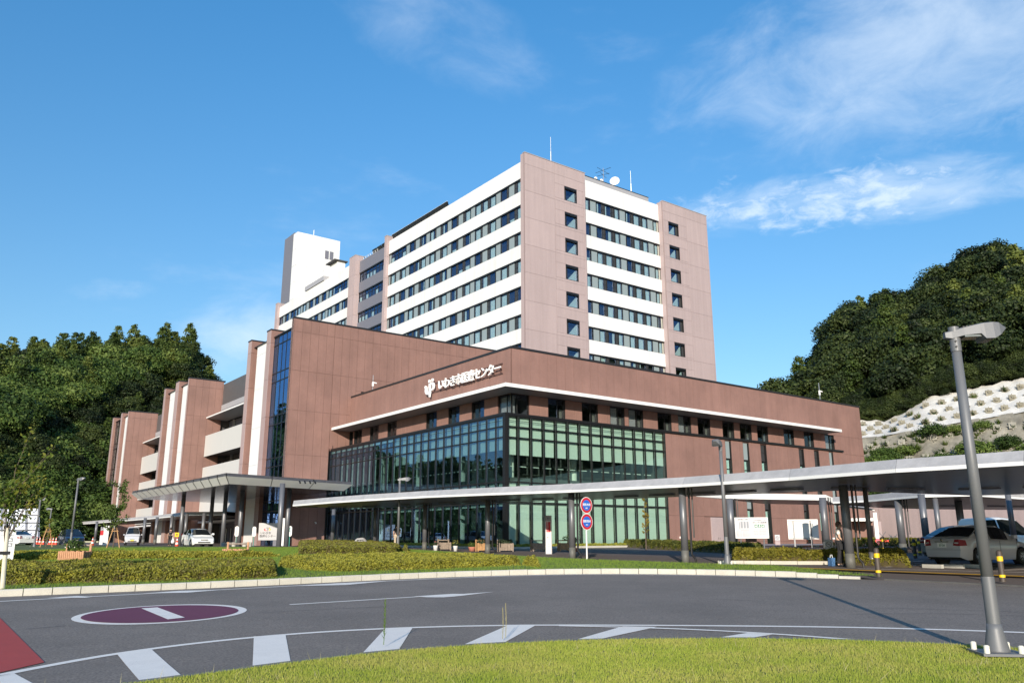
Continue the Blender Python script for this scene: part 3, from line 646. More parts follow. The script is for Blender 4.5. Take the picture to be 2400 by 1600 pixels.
MB().cyl((UW + .9, 86, 54.5), (UW + .9, 98, 54.5), .03, n=5).cyl((UW + .9, 86, 54.1), (UW + .9, 98, 54.1), .03, n=5).build('handrail', 'fascia', wt)
# viewing box on the parapet of the left part
pb = MB().box(UW - .2, UW + 3, 108.5, 118.5, 54.0, 55.0).build('roof_platform', 'grey_band', wt)
MB().box(UW + .3, UW + 3.4, 104.5, 109, 57.6, 57.8).build('platform_roof', 'dark_wall', wt); MB().box(UW + 1.2, UW + 3, 105, 108.6, 54, 57.6).build('platform_cabin', 'white_panel', wt)
for k in range(11): MB().cyl((UW, 108.5 + k, 55), (UW, 108.5 + k, 56.2), .04, n=5).build('handrail_post', 'letters', wt)
MB().cyl((UW, 108.5, 56.2), (UW, 118.5, 56.2), .04, n=5).build('handrail', 'letters', wt)

# ------------------------------------------------------------------ far white shaft
sh = thing('elevator_shaft_tower', 'tall plain white shaft with a dark side rising behind the long white building part', 'building', KW, YAW)
us = 36.0
def vz(px, py, u):
    d = ray(px, py); Kl = K; t = (u + Kl @ dA) / (d @ dA); P = d * t; return float((P - Kl) @ dB), float(P[2])
v1s, z1s = vz(698, 542.8, us)
def uz(px, py, v):
    d = ray(px, py); t = (v + K @ dB) / (d @ dB); P = d * t; return float((P - K) @ dA), float(P[2])
u2s, z2s = uz(797.5, 565, v1s); v2s, _ = vz(689, 549, us); v3s, z3s = vz(667, 562, us)
nx = 8; zj = [14 + (z1s - 14) * k / 14 for k in range(15)]
facade(sh, 'u', v1s, us, u2s, zj, (u2s - us) / nx, 'white_panel', gap=.06, t=.05)
facade(sh, 'v', us, v1s, v2s, zj, 20, 'white_panel', gap=.06, t=.05)
MB().box(us + .1, u2s, v2s, v3s, 14, z3s).build('dark_side', 'slate', sh); MB().box(us + .2, u2s - .1, v1s + .3, v2s, 14, z1s - .3).build('core', 'slate', sh)
w = MB()
wu0, wz = uz(762, 587, v1s); wu1, _ = uz(782, 592, v1s)
for a in (wu0, (wu0 + wu1) / 2 + .1): MB().box(a, a + (wu1 - wu0) / 2 - .2, v1s - .12, v1s - .06, wz - 2.2, wz).build('louvre_window', 'slate', sh)
MB().cyl((us + 5, v1s + 2, z1s), (us + 5, v1s + 2, z1s + 2.2), .08, n=6).build('roof_rod', 'letters', sh)
# ------------------------------------------------------------------ roof fittings, each a thing
def B(u, v, z): return UV(u, v, z)
def rod(u, v, z0, h, label):
    o = MB().cyl((0, 0, 0), (0, 0, h * .55), .08, n=6).cyl((0, 0, h * .55), (0, 0, h), .04, n=6).build('lightning_rod', 'galv'); o.location = B(u, v, z0); tag(o, label, 'lightning rod', 'lightning rods on the ward tower')
rod(37.9, 40, 54.6, 5.4, 'thin lightning rod standing above the left pink pier'); rod(59.0, 44, 56.8, 5.2, 'thin lightning rod on the right end of the grey plant room')
ds = thing('satellite_dish', 'white satellite dish on the grey roof plant room', 'satellite dish', B(54.3, 43.5, 56.8), YAW)
MB().lathe([(0, 0), (.38, .06), (.66, .2), (.8, .32)], 20).build('dish', 'letters', ds, (0, -.4, 1.5), (math.radians(80), 0, math.radians(-50)), smooth=True); MB().cyl((0, 0, 0), (0, 0, 1.5), .08).build('dish_mast', 'galv', ds)
an = thing('aerial_mast', 'aerial mast with crossed arms beside the satellite dish', 'aerial', B(51.6, 43, 56.8), YAW)
MB().cyl((0, 0, 0), (0, 0, 3.2), .06, n=6).build('mast', 'galv', an)
for z, l, a in ((2.7, 1.7, .2), (1.9, 1.2, .4)):
    MB().cyl((-l * math.cos(a), -l * math.sin(a), z), (l * math.cos(a), l * math.sin(a), z), .035, n=5).cyl((-.9 * l * math.sin(a), .9 * l * math.cos(a), z + .1), (.9 * l * math.sin(a), -.9 * l * math.cos(a), z + .1), .035, n=5).build('aerial_arm', 'frame', an)
for k, dx in enumerate((-2.1, -.8)):
    fl = thing('roof_floodlight', ('small white roof floodlight left of the aerial mast', 'small white roof floodlight touching the aerial mast')[k], 'floodlight', B(51.6 + dx, 42.6, 56.8), YAW, 'roof floodlights')
    MB().box(-.2, .2, -.12, .12, .5, .8).build('lamp_head', 'letters', fl); MB().cyl((0, 0, 0), (0, 0, .5), .06, n=6).build('bracket', 'galv', fl)
def cam_pole(u, v, z, h, label):
    t = thing('security_camera_pole', label, 'security camera', B(u, v, z), YAW, 'security cameras on roof edges')
    MB().cyl((0, 0, 0), (0, 0, h), .035, n=6).build('pole', 'galv', t); MB().cyl((-.05, 0, h * .55), (.36, -.1, h * .5), .06, n=8).box(-.08, .07, -.06, .06, h * .3, h * .55).build('camera_head', 'letters', t)
cam_pole(2.3, 25.6, 14.68, 1.6, 'white camera pole on the roof edge by the taller brown block'); cam_pole(43.6, 2.3, 14.68, 1.9, 'white camera pole on the far right roof edge of the front wing')
# ================================================================== GROUND, ROAD, ISLANDS
mat('asphalt', (.180, .154, .134), .8, noise=.16, nscale=.45, bump=.3, bscale=90, fine=.42, fscale=32)
mat('asphalt_brown', (.120, .096, .090), .85, noise=.08, nscale=.4, bump=.2, bscale=90, fine=.15, fscale=60)
mat('road_paint', (.80, .755, .70), .6, noise=.05, nscale=3, fine=.08, fscale=60); mat('yellow_paint', (.74, .42, .02), .6, noise=.08, nscale=3)
mat('red_paint', (.38, .048, .036), .7, noise=.06, nscale=2, fine=.12, fscale=80); mat('maroon_paint', (.135, .022, .055), .7, noise=.06, nscale=2, fine=.1, fscale=80)
mat('kerb_stone', (.46, .44, .38), .85, noise=.10, nscale=1.8, bump=.2, bscale=40, fine=.10, fscale=50); mat('kerb_joint', (.12, .12, .11), .9)
mat('grass_soil', (.075, .105, .022), .95, noise=.2, nscale=2.2, fine=.25, fscale=30); mat('hill_soil', (.028, .040, .014), .95, noise=.25, nscale=.2); mat('soil', (.10, .075, .05), .95)
mat('kerb_dark', (.07, .068, .066), .9, noise=.2, nscale=5); mat('gutter', (.14, .14, .135), .85, noise=.2, nscale=5); mat('blue_paint', (.05, .16, .34), .7, noise=.06)
def ramp_leaf(name, cols, nscale, rough=.6, trans=.25):
    a = bpy.data.materials.new(name); a.use_nodes = True; t = a.node_tree; b = t.nodes['Principled BSDF']; b.inputs['Roughness'].default_value = rough; b.inputs['Specular IOR Level'].default_value = .25
    g = t.nodes.new('ShaderNodeNewGeometry'); n = t.nodes.new('ShaderNodeTexNoise'); n.inputs['Scale'].default_value = nscale; n.inputs['Detail'].default_value = 3; t.links.new(g.outputs['Position'], n.inputs['Vector'])
    w = t.nodes.new('ShaderNodeTexWhiteNoise'); w.noise_dimensions = '1D'; t.links.new(g.outputs['Random Per Island'], w.inputs['W'])
    oi = t.nodes.new('ShaderNodeObjectInfo')
    mx = t.nodes.new('ShaderNodeMath'); mx.operation = 'MULTIPLY_ADD'; t.links.new(w.outputs['Value'], mx.inputs[0]); mx.inputs[1].default_value = .42; 
    m2 = t.nodes.new('ShaderNodeMath'); m2.operation = 'MULTIPLY_ADD'; t.links.new(n.outputs['Fac'], m2.inputs[0]); m2.inputs[1].default_value = 1.1; m2.inputs[2].default_value = -.50
    m3 = t.nodes.new('ShaderNodeMath'); m3.operation = 'MULTIPLY_ADD'; t.links.new(oi.outputs['Random'], m3.inputs[0]); m3.inputs[1].default_value = .75; t.links.new(m2.outputs[0], m3.inputs[2]); t.links.new(m3.outputs[0], mx.inputs[2])
    r = t.nodes.new('ShaderNodeValToRGB'); e = r.color_ramp.elements
    while len(e) < len(cols): e.new(.5)
    for k, c in enumerate(cols): e[k].position = k / (len(cols) - 1); e[k].color = tuple(c) + (1,)
    t.links.new(mx.outputs[0], r.inputs[0]); t.links.new(r.outputs[0], b.inputs['Base Color'])
    if trans:
        tl = t.nodes.new('ShaderNodeBsdfTranslucent'); t.links.new(r.outputs[0], tl.inputs[0]); ms = t.nodes.new('ShaderNodeMixShader'); ms.inputs[0].default_value = trans
        t.links.new(b.outputs[0], ms.inputs[1]); t.links.new(tl.outputs[0], ms.inputs[2]); t.links.new(ms.outputs[0], t.nodes['Material Output'].inputs[0])
    M[name] = a
ramp_leaf('hedge_leaf', [(.12, .085, .04), (.14, .14, .03), (.23, .23, .032), (.34, .31, .042), (.23, .26, .045)], 3.2)
ramp_leaf('hedge_leaf_green', [(.04, .045, .015), (.07, .085, .016), (.13, .13, .02), (.2, .18, .025)], 1.6)
ramp_leaf('grass_blade', [(.15, .22, .02), (.24, .335, .035), (.35, .41, .06), (.46, .43, .12)], .9, trans=.35)
ramp_leaf('grass_dry', [(.28, .25, .12), (.40, .36, .18), (.5, .46, .26)], 1.0, trans=.3)
ramp_leaf('grass_green', [(.09, .16, .02), (.14, .24, .03), (.22, .30, .045)], 1.3, trans=.35)
ramp_leaf('conifer_leaf', [(.014, .028, .008), (.034, .060, .012), (.072, .105, .020), (.13, .16, .035)], .25, trans=.15)
ramp_leaf('broad_leaf', [(.006, .011, .004), (.013, .023, .007), (.026, .043, .011), (.058, .080, .02)], .2, trans=.2)
ramp_leaf('vine_leaf', [(.018, .036, .010), (.04, .075, .016), (.078, .13, .025), (.14, .19, .045)], .12, trans=.25)
ramp_leaf('shrub_leaf', [(.03, .05, .015), (.05, .09, .02), (.09, .13, .03)], 3)
ramp_leaf('sapling_leaf', [(.05, .09, .015), (.10, .15, .02), (.20, .20, .03), (.30, .22, .04)], 2, trans=.4)
mat('bark', (.10, .075, .055), .9, noise=.2, nscale=8)

def ground_poly(pts, dz, mat_, name=None, parent=None, kind=None, thick=0.):
    bm = bmesh.new(); vs = [bm.verts.new((p[0], p[1], 0)) for p in pts]
    f = bm.faces.new(vs)
    if f.normal.z < 0 or (bm.normal_update() or f.normal.z < 0): bmesh.ops.reverse_faces(bm, faces=[f])
    y0, y1 = min(p[1] for p in pts), max(p[1] for p in pts)
    for yb in GY:
        if y0 < yb < y1:
            g = bm.verts[:] + bm.edges[:] + bm.faces[:]; bmesh.ops.bisect_plane(bm, geom=g, plane_co=(0, yb, 0), plane_no=(0, 1, 0))
    bmesh.ops.triangulate(bm, faces=bm.faces[:])
    for v in bm.verts: v.co.z = gz(v.co.y) + dz
    if thick:
        r = bmesh.ops.extrude_face_region(bm, geom=bm.faces[:])
        for g in r['geom']:
            if isinstance(g, bmesh.types.BMVert): g.co.z += thick
        bm.normal_update()
    me = bpy.data.meshes.new(name); bm.to_mesh(me); bm.free(); me.materials.append(M[mat_])
    o = link(name, me, parent)
    if kind: tag(o, kind=kind)
    return o
def P2(px, py, h=0): q = og(px, py, h); return (q[0], q[1])
def smooth_path(pts, step=.3, it=6):
    pts = [np.array(p, float) for p in pts]; out = []
    for a, b in zip(pts[:-1], pts[1:]):
        n = max(1, int(np.linalg.norm(b - a) / step)); out += [a + (b - a) * k / n for k in range(n)]
    out.append(pts[-1]); q = np.array(out)
    for _ in range(it * 8):
        r = q.copy(); r[1:-1] = .25 * q[:-2] + .5 * q[1:-1] + .25 * q[2:]; q = r
    return q
def offset(path, d):
    t = np.gradient(path, axis=0); t /= np.linalg.norm(t, axis=1)[:, None] + 1e-9
    return path + np.stack([-t[:, 1], t[:, 0]], 1) * d
def resample(path, step):
    seg = np.linalg.norm(np.diff(path, axis=0), axis=1); s = np.concatenate([[0], np.cumsum(seg)]); n = int(s[-1] / step); q = np.linspace(0, n * step, n + 1)
    return np.stack([np.interp(q, s, path[:, k]) for k in (0, 1)], 1)

gr = MB(); ys = [-400] + GY[1:-1] + [700]
gr.add([(x, y_, gz(y_) - .02) for y_ in ys for x in (-800, 800)], [(2 * i, 2 * i + 1, 2 * i + 3, 2 * i + 2) for i in range(len(ys) - 1)])
tag(gr.build('ground', 'asphalt_brown'), kind='structure')
kerb_pts = [(-60, -8), (-40, 4), (-26, 12.4), (-18, 17.0), (-12.2, 20.05), (-10.2, 21.15), (-8.6, 22.1), (-6.5, 23.4), (-3.7, 25.45), (-.96, 26.95), (1.6, 27.75), (4.2, 27.85), (6.1, 27.35), (8.3, 26.4), (9.8, 25.45), (10.9, 24.8)]
KP = smooth_path(kerb_pts)
lawn_pts = [P2(*q) for q in ((332, 1600), (439, 1597), (592, 1569), (765, 1541), (980, 1522), (1200, 1508), (1459, 1500), (1800, 1499), (2102, 1505), (2301, 1517), (2400, 1524))]
LP = smooth_path([(-20, -12), (-10.5, 1.2), (-7.2, 6.0), (-5.2, 8.6)] + lawn_pts + [(9, 11.0), (14, 6), (20, -6), (22, -20)], it=3)
road = [tuple(p) for p in KP] + [(13.5, 22.15), (17, 18.6), (23, 12), (34, 0), (40, -25)] + [tuple(p) for p in LP[::-1]] + [(-60, -16)]
tag(ground_poly(road, .0, 'asphalt', 'road', kind='structure'))
rd = bpy.data.objects['road']
# ---- lawn in the foreground
lawn_poly = [tuple(p) for p in LP] + [(-22, -22)]
tag(ground_poly(lawn_poly, .03, 'grass_soil', 'lawn', kind='structure'))
ED = offset(LP, .0)
MBg = MB()
for i in range(len(LP) - 1):
    a, b = LP[i], LP[i + 1]; a2, b2 = offset(LP, -.14)[i], offset(LP, -.14)[i + 1]
def ribbon(path, w0, w1, dz, mat_, name, parent=None, kind=None, thick=0.):
    A_, B_ = offset(path, w0), offset(path, w1); v = []; f = []
    for p, q in zip(A_, B_): v += [(p[0], p[1], gz(p[1]) + dz + thick), (q[0], q[1], gz(q[1]) + dz + thick)]
    n = len(path)
    for i in range(n - 1): f.append((2 * i, 2 * i + 1, 2 * i + 3, 2 * i + 2) if w1 < w0 else (2 * i, 2 * i + 2, 2 * i + 3, 2 * i + 1))
    if thick:
        k = len(v); v += [(x, y, z - thick) for x, y, z in v[:]]
        for i in range(n - 1):
            f.append((2 * i, 2 * i + 2, k + 2 * i + 2, k + 2 * i)); f.append((2 * i + 1, k + 2 * i + 1, k + 2 * i + 3, 2 * i + 3))
    o = MB().add(v, f).build(name, mat_, parent)
    if kind: tag(o, kind=kind)
    return o
ribbon(LP, .13, .0, .0, 'gutter', 'lawn_edging', kind='structure', thick=.032)
# ---- island behind the far kerb
yl = [P2(956, 1290), P2(1120, 1301), P2(1286, 1311), P2(1420, 1317), P2(1569, 1323), P2(1700, 1327), P2(1850, 1331)]
YLP = smooth_path(yl + [(13.0, 27.9), P2(2400, 1352), (19.5, 22.2), (26, 15.5)], it=3)
back = [(-90, 120), (-54.3, 91.6), (-40, 78.3), (-29.4, 70.3), (-19.7, 64.2), (-13.7, 60.8), (-8.4, 56.4)] + [tuple(p) for p in offset(YLP, -.22) if p[0] < 9.6]
KI = offset(KP, .12)
island = [tuple(p) for p in KI[::-1]] + [(-75, 20)] + back
isl = ground_poly(island, .10, 'grass_soil', 'verge', kind='structure')
# ---- paving: stones of the far kerb, one by one
kb = thing('kerb', 'pale concrete kerb of separate stones curving along the far side of the road', 'kerb')
RS = resample(KP, .615)
kme = {}
for i in range(len(RS) - 1):
    a, b = RS[i], RS[i + 1]
    if a[0] < -20: continue
    rem = len(RS) - 1 - i; h = .165 if rem > 4 else (.05 + .03 * rem)
    ang = math.atan2(b[1] - a[1], b[0] - a[0]); ln = np.linalg.norm(b - a) - .018
    key = round(h, 3)
    if key not in kme:
        mb = MB(); w_ = .16; c_ = .03
        sec = [(0, -.1), (0, h - c_), (c_, h), (w_, h), (w_, -.1)]
        vs = [(0, y_, z_) for y_, z_ in sec] + [(ln, y_, z_) for y_, z_ in sec]
        mb.add(vs, [(0, 1, 2, 3, 4), (9, 8, 7, 6, 5)] + [(k, k + 5, k + 6, k + 1) for k in range(4)]); kme[key] = mb.mesh('kerb_stone', 'kerb_stone')
    za, zb_ = gz(a[1]), gz(b[1])
    o = link('kerb_stone', kme[key], kb, (a[0], a[1], za + rng.uniform(-.004, .004)), (0, -math.atan2(zb_ - za, ln), ang + rng.uniform(-.004, .004)))
MB().add([(p[0], p[1], gz(p[1]) + .05) for p in offset(KP, .03)] + [(p[0], p[1], gz(p[1]) + .05) for p in offset(KP, .15)], [(i, i + 1, len(KP) + i + 1, len(KP) + i) for i in range(len(KP) - 1)]).build('kerb_bed', 'kerb_joint', kb)
LK = smooth_path([(10.9, 24.75), (12.4, 23.3), (13.45, 22.25), (17, 18.7), (23, 12.1), (30, 4.2)], it=1)
ribbon(LK, .0, .14, .0, 'kerb_dark', 'low_kerb', kind='structure', thick=.045)
# ---- worn paint: asphalt shows through thin spots
def wear(name, amt):
    t = M[name].node_tree; b = t.nodes['Principled BSDF']; src = b.inputs['Base Color'].links[0].from_socket; g = t.nodes.new('ShaderNodeNewGeometry')
    n1 = t.nodes.new('ShaderNodeTexNoise'); n1.inputs['Scale'].default_value = 34; n1.inputs['Detail'].default_value = 5; n1.inputs['Roughness'].default_value = .75; t.links.new(g.outputs['Position'], n1.inputs['Vector'])
    n2 = t.nodes.new('ShaderNodeTexNoise'); n2.inputs['Scale'].default_value = 1.3; n2.inputs['Detail'].default_value = 3; t.links.new(g.outputs['Position'], n2.inputs['Vector'])
    a = t.nodes.new('ShaderNodeMath'); a.operation = 'MULTIPLY_ADD'; t.links.new(n2.outputs['Fac'], a.inputs[0]); a.inputs[1].default_value = .5; t.links.new(n1.outputs['Fac'], a.inputs[2])
    r = t.nodes.new('ShaderNodeMapRange'); t.links.new(a.outputs[0], r.inputs[0]); r.inputs[1].default_value = 1.02 - amt; r.inputs[2].default_value = 1.14 - amt; r.inputs[4].default_value = .75
    mx = t.nodes.new('ShaderNodeMix'); mx.data_type = 'RGBA'; t.links.new(r.outputs[0], mx.inputs[0]); t.links.new(src, mx.inputs[6]); mx.inputs[7].default_value = (.12, .11, .11, 1); t.links.new(mx.outputs[2], b.inputs['Base Color'])
wear('road_paint', .10); wear('red_paint', .14); wear('maroon_paint', .12); wear('yellow_paint', .06)
# ---- road markings
def mark(pxs, mat_='road_paint', dz=.006, name='road_marking'):
    return ground_poly([P2(*q) if len(q) == 2 and q[1] > 600 else q for q in pxs], dz, mat_, name, rd)
def pline(pxs, w, name='edge_line', mat_='road_paint', dz=.006, it=3, par=None):
    p = smooth_path([P2(*q) for q in pxs], it=it); return ribbon(p, -w / 2, w / 2, dz, mat_, name, rd if par is None else par)
pline([(-300, 1425), (0, 1408.7), (329, 1391.5), (600, 1377), (900, 1361), (1125, 1351), (1300, 1346), (1500, 1345.5), (1700, 1348.5), (1943, 1355.5)], .13)
for q in ([(110, 1401), (179, 1397.5), (219, 1398.2)], [(330, 1391), (420, 1385.5), (470, 1384.2), (520, 1382)], [(700, 1373), (790, 1367.5), (840, 1366.2), (905, 1362)]):
    a = [P2(*t) for t in q]; mark([q[0]] + [(q[1][0], q[1][1] - 1.0)] + [q[-1]] + [(q[1][0] + 20, q[1][1] + 3.2)], dz=.010)
pline([(-60, 1594), (0, 1578.6), (107, 1551.5), (270, 1528.6), (430, 1508), (592, 1490), (740, 1479), (888, 1471), (1050, 1466), (1200, 1463.5), (1450, 1464.5), (1700, 1466), (1950, 1468), (2100, 1471), (2324, 1478), (2400, 1481), (2600, 1490)], .15)
pline([(1310, 1466.5), (1460, 1468), (1640, 1474), (1850, 1486), (2060, 1504)], .12, dz=.010)
S_ = 1.96
def z8(*q): return [(x / S_, 1350 + y / S_) for x, y in q]
mark(z8((-60, 462), (66, 447), (165, 500), (-60, 520)))
for q in (z8((533, 353), (690, 331), (845, 467), (650, 492)), z8((1166, 277), (1312, 270), (1335, 394), (1160, 416)), z8((1770, 240), (1896, 236), (1830, 342), (1662, 358)), [(1191, 1465), (1256, 1465), (1178, 1508), (1084, 1512)], [(1460, 1467.5), (1540, 1469), (1395, 1500), (1347, 1500)], [(1762, 1481.5), (1822, 1485), (1745, 1497), (1660, 1498)]): mark(q, dz=.008)
def ell(cx, cy, a, p, q, n=64): return [(cx + a * math.cos(t), cy + p * math.cos(t) + q * math.sin(t)) for t in [2 * math.pi * k / n for k in range(n)]]
def z1p(pts): return [(x / 3.92, 1100 + y / 3.92) for x, y in pts]
mark(z1p(ell(1460, 1331, 808, -41, 84)), dz=.006); mark(z1p(ell(1465, 1330, 725, -34, 75)), 'maroon_paint', .012); mark(z1p([(1297, 1280), (1445, 1271), (1697, 1365), (1540, 1382)]), dz=.018)
mark([(-40, 1432), (0, 1448), (104, 1552), (-60, 1590), (-250, 1620), (-300, 1500)], 'red_paint', .0085)
pline([(679, 1416.3), (760, 1411.5), (900, 1403), (985, 1397.5)], .12)
mark([(970, 1397.5), (1060, 1391.5), (1085, 1391.6), (1158, 1386.8), (1078, 1396.5), (1040, 1399.8), (1000, 1399.6)], dz=.010)
mat('seam_tar', (.060, .056, .058), .7, noise=.3, nscale=9)
for q in ([(1990, 1439), (2150, 1436), (2330, 1440), (2500, 1447)], [(2050, 1424), (2200, 1427), (2400, 1434)], [(60, 1474), (100, 1468.5), (150, 1466)], [(1500, 1398), (1640, 1401), (1800, 1409)], [(600, 1436), (760, 1427), (900, 1421)]):
    p_ = smooth_path([P2(*t) for t in q], it=1); p_ = p_ + rng.normal(0, .012, p_.shape); ribbon(p_, -.011, .011, .005, 'seam_tar', 'tar_seam', rd)
mc = og(1055, 1452); mh = MB().lathe([(0, .008), (.29, .008), (.31, .006), (.31, 0)], 24).build('manhole_cover', 'gutter', rd, (mc.x, mc.y, gz(mc.y) + .002)) if False else None
tag(ribbon(YLP, -.16, .14, .036, 'yellow_paint', 'yellow_line'), kind='structure')
# ---- pavement sheets behind
pav = [tuple(p) for p in offset(YLP, -.26)] + [(40, 10)] + [UV(70, -20)[:2], UV(56, -.4)[:2], UV(-.6, -.4)[:2], UV(-.6, 29)[:2], UV(-6.5, 30)[:2], (-13.5, 60.6), (-8.4, 56.2)]
ground_poly(pav, .02, 'asphalt_brown', 'pavement', kind='structure')
# kerb of separate stones under the glass front
k2 = thing('planter_kerb', 'white kerb of separate stones along the foot of the glass front', 'kerb', KW, YAW)
for axis, s0, s1 in (('u', -1.1, 19), ('v', -1.1, 24)):
    s_ = s0
    while s_ < s1:
        if axis == 'u': P_ = UV(s_, -1.3); uvbox('kerb_stone', (.98, .15, .38), 'kerb_stone', k2, (s_, -1.3, gz(P_[1]) - Z0 - .22))
        else: P_ = UV(-1.3, s_); uvbox('kerb_stone', (.15, .98, .38), 'kerb_stone', k2, (-1.3, s_ + .2, gz(P_[1]) - Z0 - .22))
        s_ += 1.0
# ------------------------------------------------------------------ scatter helpers
def in_poly(pts, poly):
    x, y = pts[:, 0], pts[:, 1]; c = np.zeros(len(pts), bool); p = np.array(poly); n = len(p); j = n - 1
    for i in range(n):
        xi, yi, xj, yj = p[i, 0], p[i, 1], p[j, 0], p[j, 1]
        with np.errstate(divide='ignore', invalid='ignore'): k = ((yi > y) != (yj > y)) & (x < (xj - xi) * (y - yi) / (yj - yi + 1e-12) + xi)
        c ^= k; j = i
    return c
def edge_dist(pts, poly):
    p = np.array(poly); d = np.full(len(pts), 1e9)
    for i in range(len(p)):
        a, b = p[i], p[(i + 1) % len(p)]; ab = b - a; t = np.clip(((pts - a) @ ab) / (ab @ ab + 1e-9), 0, 1); d = np.minimum(d, np.linalg.norm(pts - a - t[:, None] * ab, axis=1))
    return d
def gza(y): return np.interp(y, GY, GZ) + Z0
def np_mesh(name, V, F, mat_, smooth=False):
    me = bpy.data.meshes.new(name); n, k = F.shape; me.vertices.add(len(V)); me.vertices.foreach_set('co', V.astype(np.float32).ravel())
    me.loops.add(n * k); me.loops.foreach_set('vertex_index', F.astype(np.int32).ravel()); me.polygons.add(n); me.polygons.foreach_set('loop_start', np.arange(0, n * k, k, dtype=np.int32))
    for x in (mat_ if isinstance(mat_, (list, tuple)) else [mat_]): me.materials.append(M[x])
    me.update(calc_edges=True)
    if smooth: me.polygons.foreach_set('use_smooth', np.ones(n, bool))
    return me
def leaf_cards(P, Nrm, size, aspect=.6):
    n = len(P); r = rng.normal(size=(n, 3)); a = np.cross(Nrm, r); a /= np.linalg.norm(a, axis=1)[:, None] + 1e-9; b = np.cross(Nrm, a); b /= np.linalg.norm(b, axis=1)[:, None] + 1e-9
    s = (size * rng.uniform(.6, 1.35, n))[:, None]; a = a * s; b = b * s * aspect
    V = np.stack([P - a, P + b * .9, P + a, P - b * .9], 1).reshape(-1, 3); F = np.arange(4 * n).reshape(n, 4); return V, F
def blades(name, poly, density, h, w, mat_, dz, label=None, lean=.35, kind='stuff', clip=None, cat='grass'):
    p = np.array(poly); lo, hi = p.min(0), p.max(0)
    if clip: lo = np.maximum(lo, clip[:2]); hi = np.minimum(hi, clip[2:])
    n = int((hi[0] - lo[0]) * (hi[1] - lo[1]) * density); Q = rng.uniform(lo, hi, (n, 2)); Q = Q[in_poly(Q, poly)]
    # only what stands inside the widest view is kept
    az = np.abs(np.arctan2(Q[:, 0], Q[:, 1])); Q = Q[az < math.radians(44)]; n = len(Q)
    z = gza(Q[:, 1]) + dz; a = rng.uniform(0, 2 * math.pi, n); hh = h * rng.uniform(.4, 1.25, n); ll = lean * hh * rng.uniform(.2, 1.6, n); b = rng.uniform(0, 2 * math.pi, n)
    base = np.stack([Q[:, 0], Q[:, 1], z], 1); dx = np.stack([np.cos(a), np.sin(a), 0 * a], 1) * (w * rng.uniform(.6, 1.4, n))[:, None]
    tip = base + np.stack([np.cos(b) * ll, np.sin(b) * ll, hh], 1)
    V = np.stack([base - dx, base + dx, tip], 1).reshape(-1, 3); F = np.arange(3 * n).reshape(n, 3)
    o = link(name, np_mesh(name, V, F, mat_)); tag(o, label, cat, kind=kind); return o
inner = [tuple(p) for p in offset(LP, -.03)] + [(-22, -22)]
blades('grass', inner, 5200, .034, .0036, 'grass_blade', .028, 'short sunlit yellow green lawn in the foreground', clip=(-9, 7.2, 9.5, 13.2))
blades('grass', [tuple(p) for p in offset(LP, .06)] + [(-22, -22)], 14, .13, .003, 'grass_dry', .025, 'taller loose grass blades standing out of the foreground lawn', clip=(-9, 7, 9.5, 14), lean=.8)
blades('grass', [(q[0], q[1]) for q in island], 420, .07, .006, 'grass_green', .09, 'green grass strip on the island behind the far kerb', clip=(-30, 18, 12, 60))
# ------------------------------------------------------------------ hedges
def hedge(name, poly, h, dens, leaf, size, label, mat_body='soil', cat='hedge', wob=.12, group=None):
    p = np.array(poly); lo, hi = p.min(0) - .1, p.max(0) + .1
    t = thing(name, label, cat, (0, 0, 0), 0, group)
    def height(Q):
        d = edge_dist(Q, poly); e = np.clip(d / .22, 0, 1); s = np.sqrt(1 - (1 - e) ** 2)
        w = .5 * np.sin(Q[:, 0] * 2.3 + 1.3 * np.sin(Q[:, 1] * 1.7)) + .5 * np.sin(Q[:, 1] * 3.1 + 1.1 * np.sin(Q[:, 0] * 2.9)); w2 = np.sin(Q[:, 0] * 7.1 + 2 * np.sin(Q[:, 1] * 5.3)) * np.sin(Q[:, 1] * 6.3 + 1.7 * np.sin(Q[:, 0] * 4.1)); return h * s * (1 + wob * w + .10 * w2)
    st = .18; gx = np.arange(lo[0], hi[0], st); gy = np.arange(lo[1], hi[1], st); X, Y = np.meshgrid(gx, gy, indexing='ij'); Q = np.stack([X.ravel(), Y.ravel()], 1)
    ins = in_poly(Q, poly); H = np.where(ins, height(Q), 0); V = np.stack([Q[:, 0], Q[:, 1], gza(Q[:, 1]) + np.maximum(H - .16, 0) + .02], 1)
    nx, ny = X.shape; idx = np.arange(nx * ny).reshape(nx, ny); F = np.stack([idx[:-1, :-1].ravel(), idx[1:, :-1].ravel(), idx[1:, 1:].ravel(), idx[:-1, 1:].ravel()], 1)
    keep = ins[F].any(1); link('hedge_body', np_mesh('hedge_body', V, F[keep], mat_body), t)
    n = int((hi[0] - lo[0]) * (hi[1] - lo[1]) * dens * 2.6); Q = rng.uniform(lo, hi, (n, 2)); Q = Q[in_poly(Q, poly)]; dd_ = edge_dist(Q, poly); E2 = Q[dd_ < .4]; Q = np.concatenate([Q, E2 + rng.uniform(-.12, .12, E2.shape), E2 + rng.uniform(-.12, .12, E2.shape)]); Q = Q[in_poly(Q, poly)]; H = height(Q); d = edge_dist(Q, poly)
    u = rng.random(len(Q)); z = gza(Q[:, 1]) + H * np.where(d < .5, u ** .7, 1 - .16 * u) + rng.uniform(-.03, .05, len(Q))
    Nn = rng.normal(size=(len(Q), 3)) + np.array([0, -.45, .55]); Nn /= np.linalg.norm(Nn, axis=1)[:, None]
    V, F = leaf_cards(np.stack([Q[:, 0], Q[:, 1], z], 1), Nn, size); o = link('foliage', np_mesh('foliage', V, F, leaf), t); o['kind'] = 'stuff'; return t
def hp(front, backp, h): return [P2(*q, .02) for q in front] + [P2(*q, h) for q in reversed(backp)]
mat('hedge_inside', (.075, .058, .022), .95, noise=.3, nscale=6)
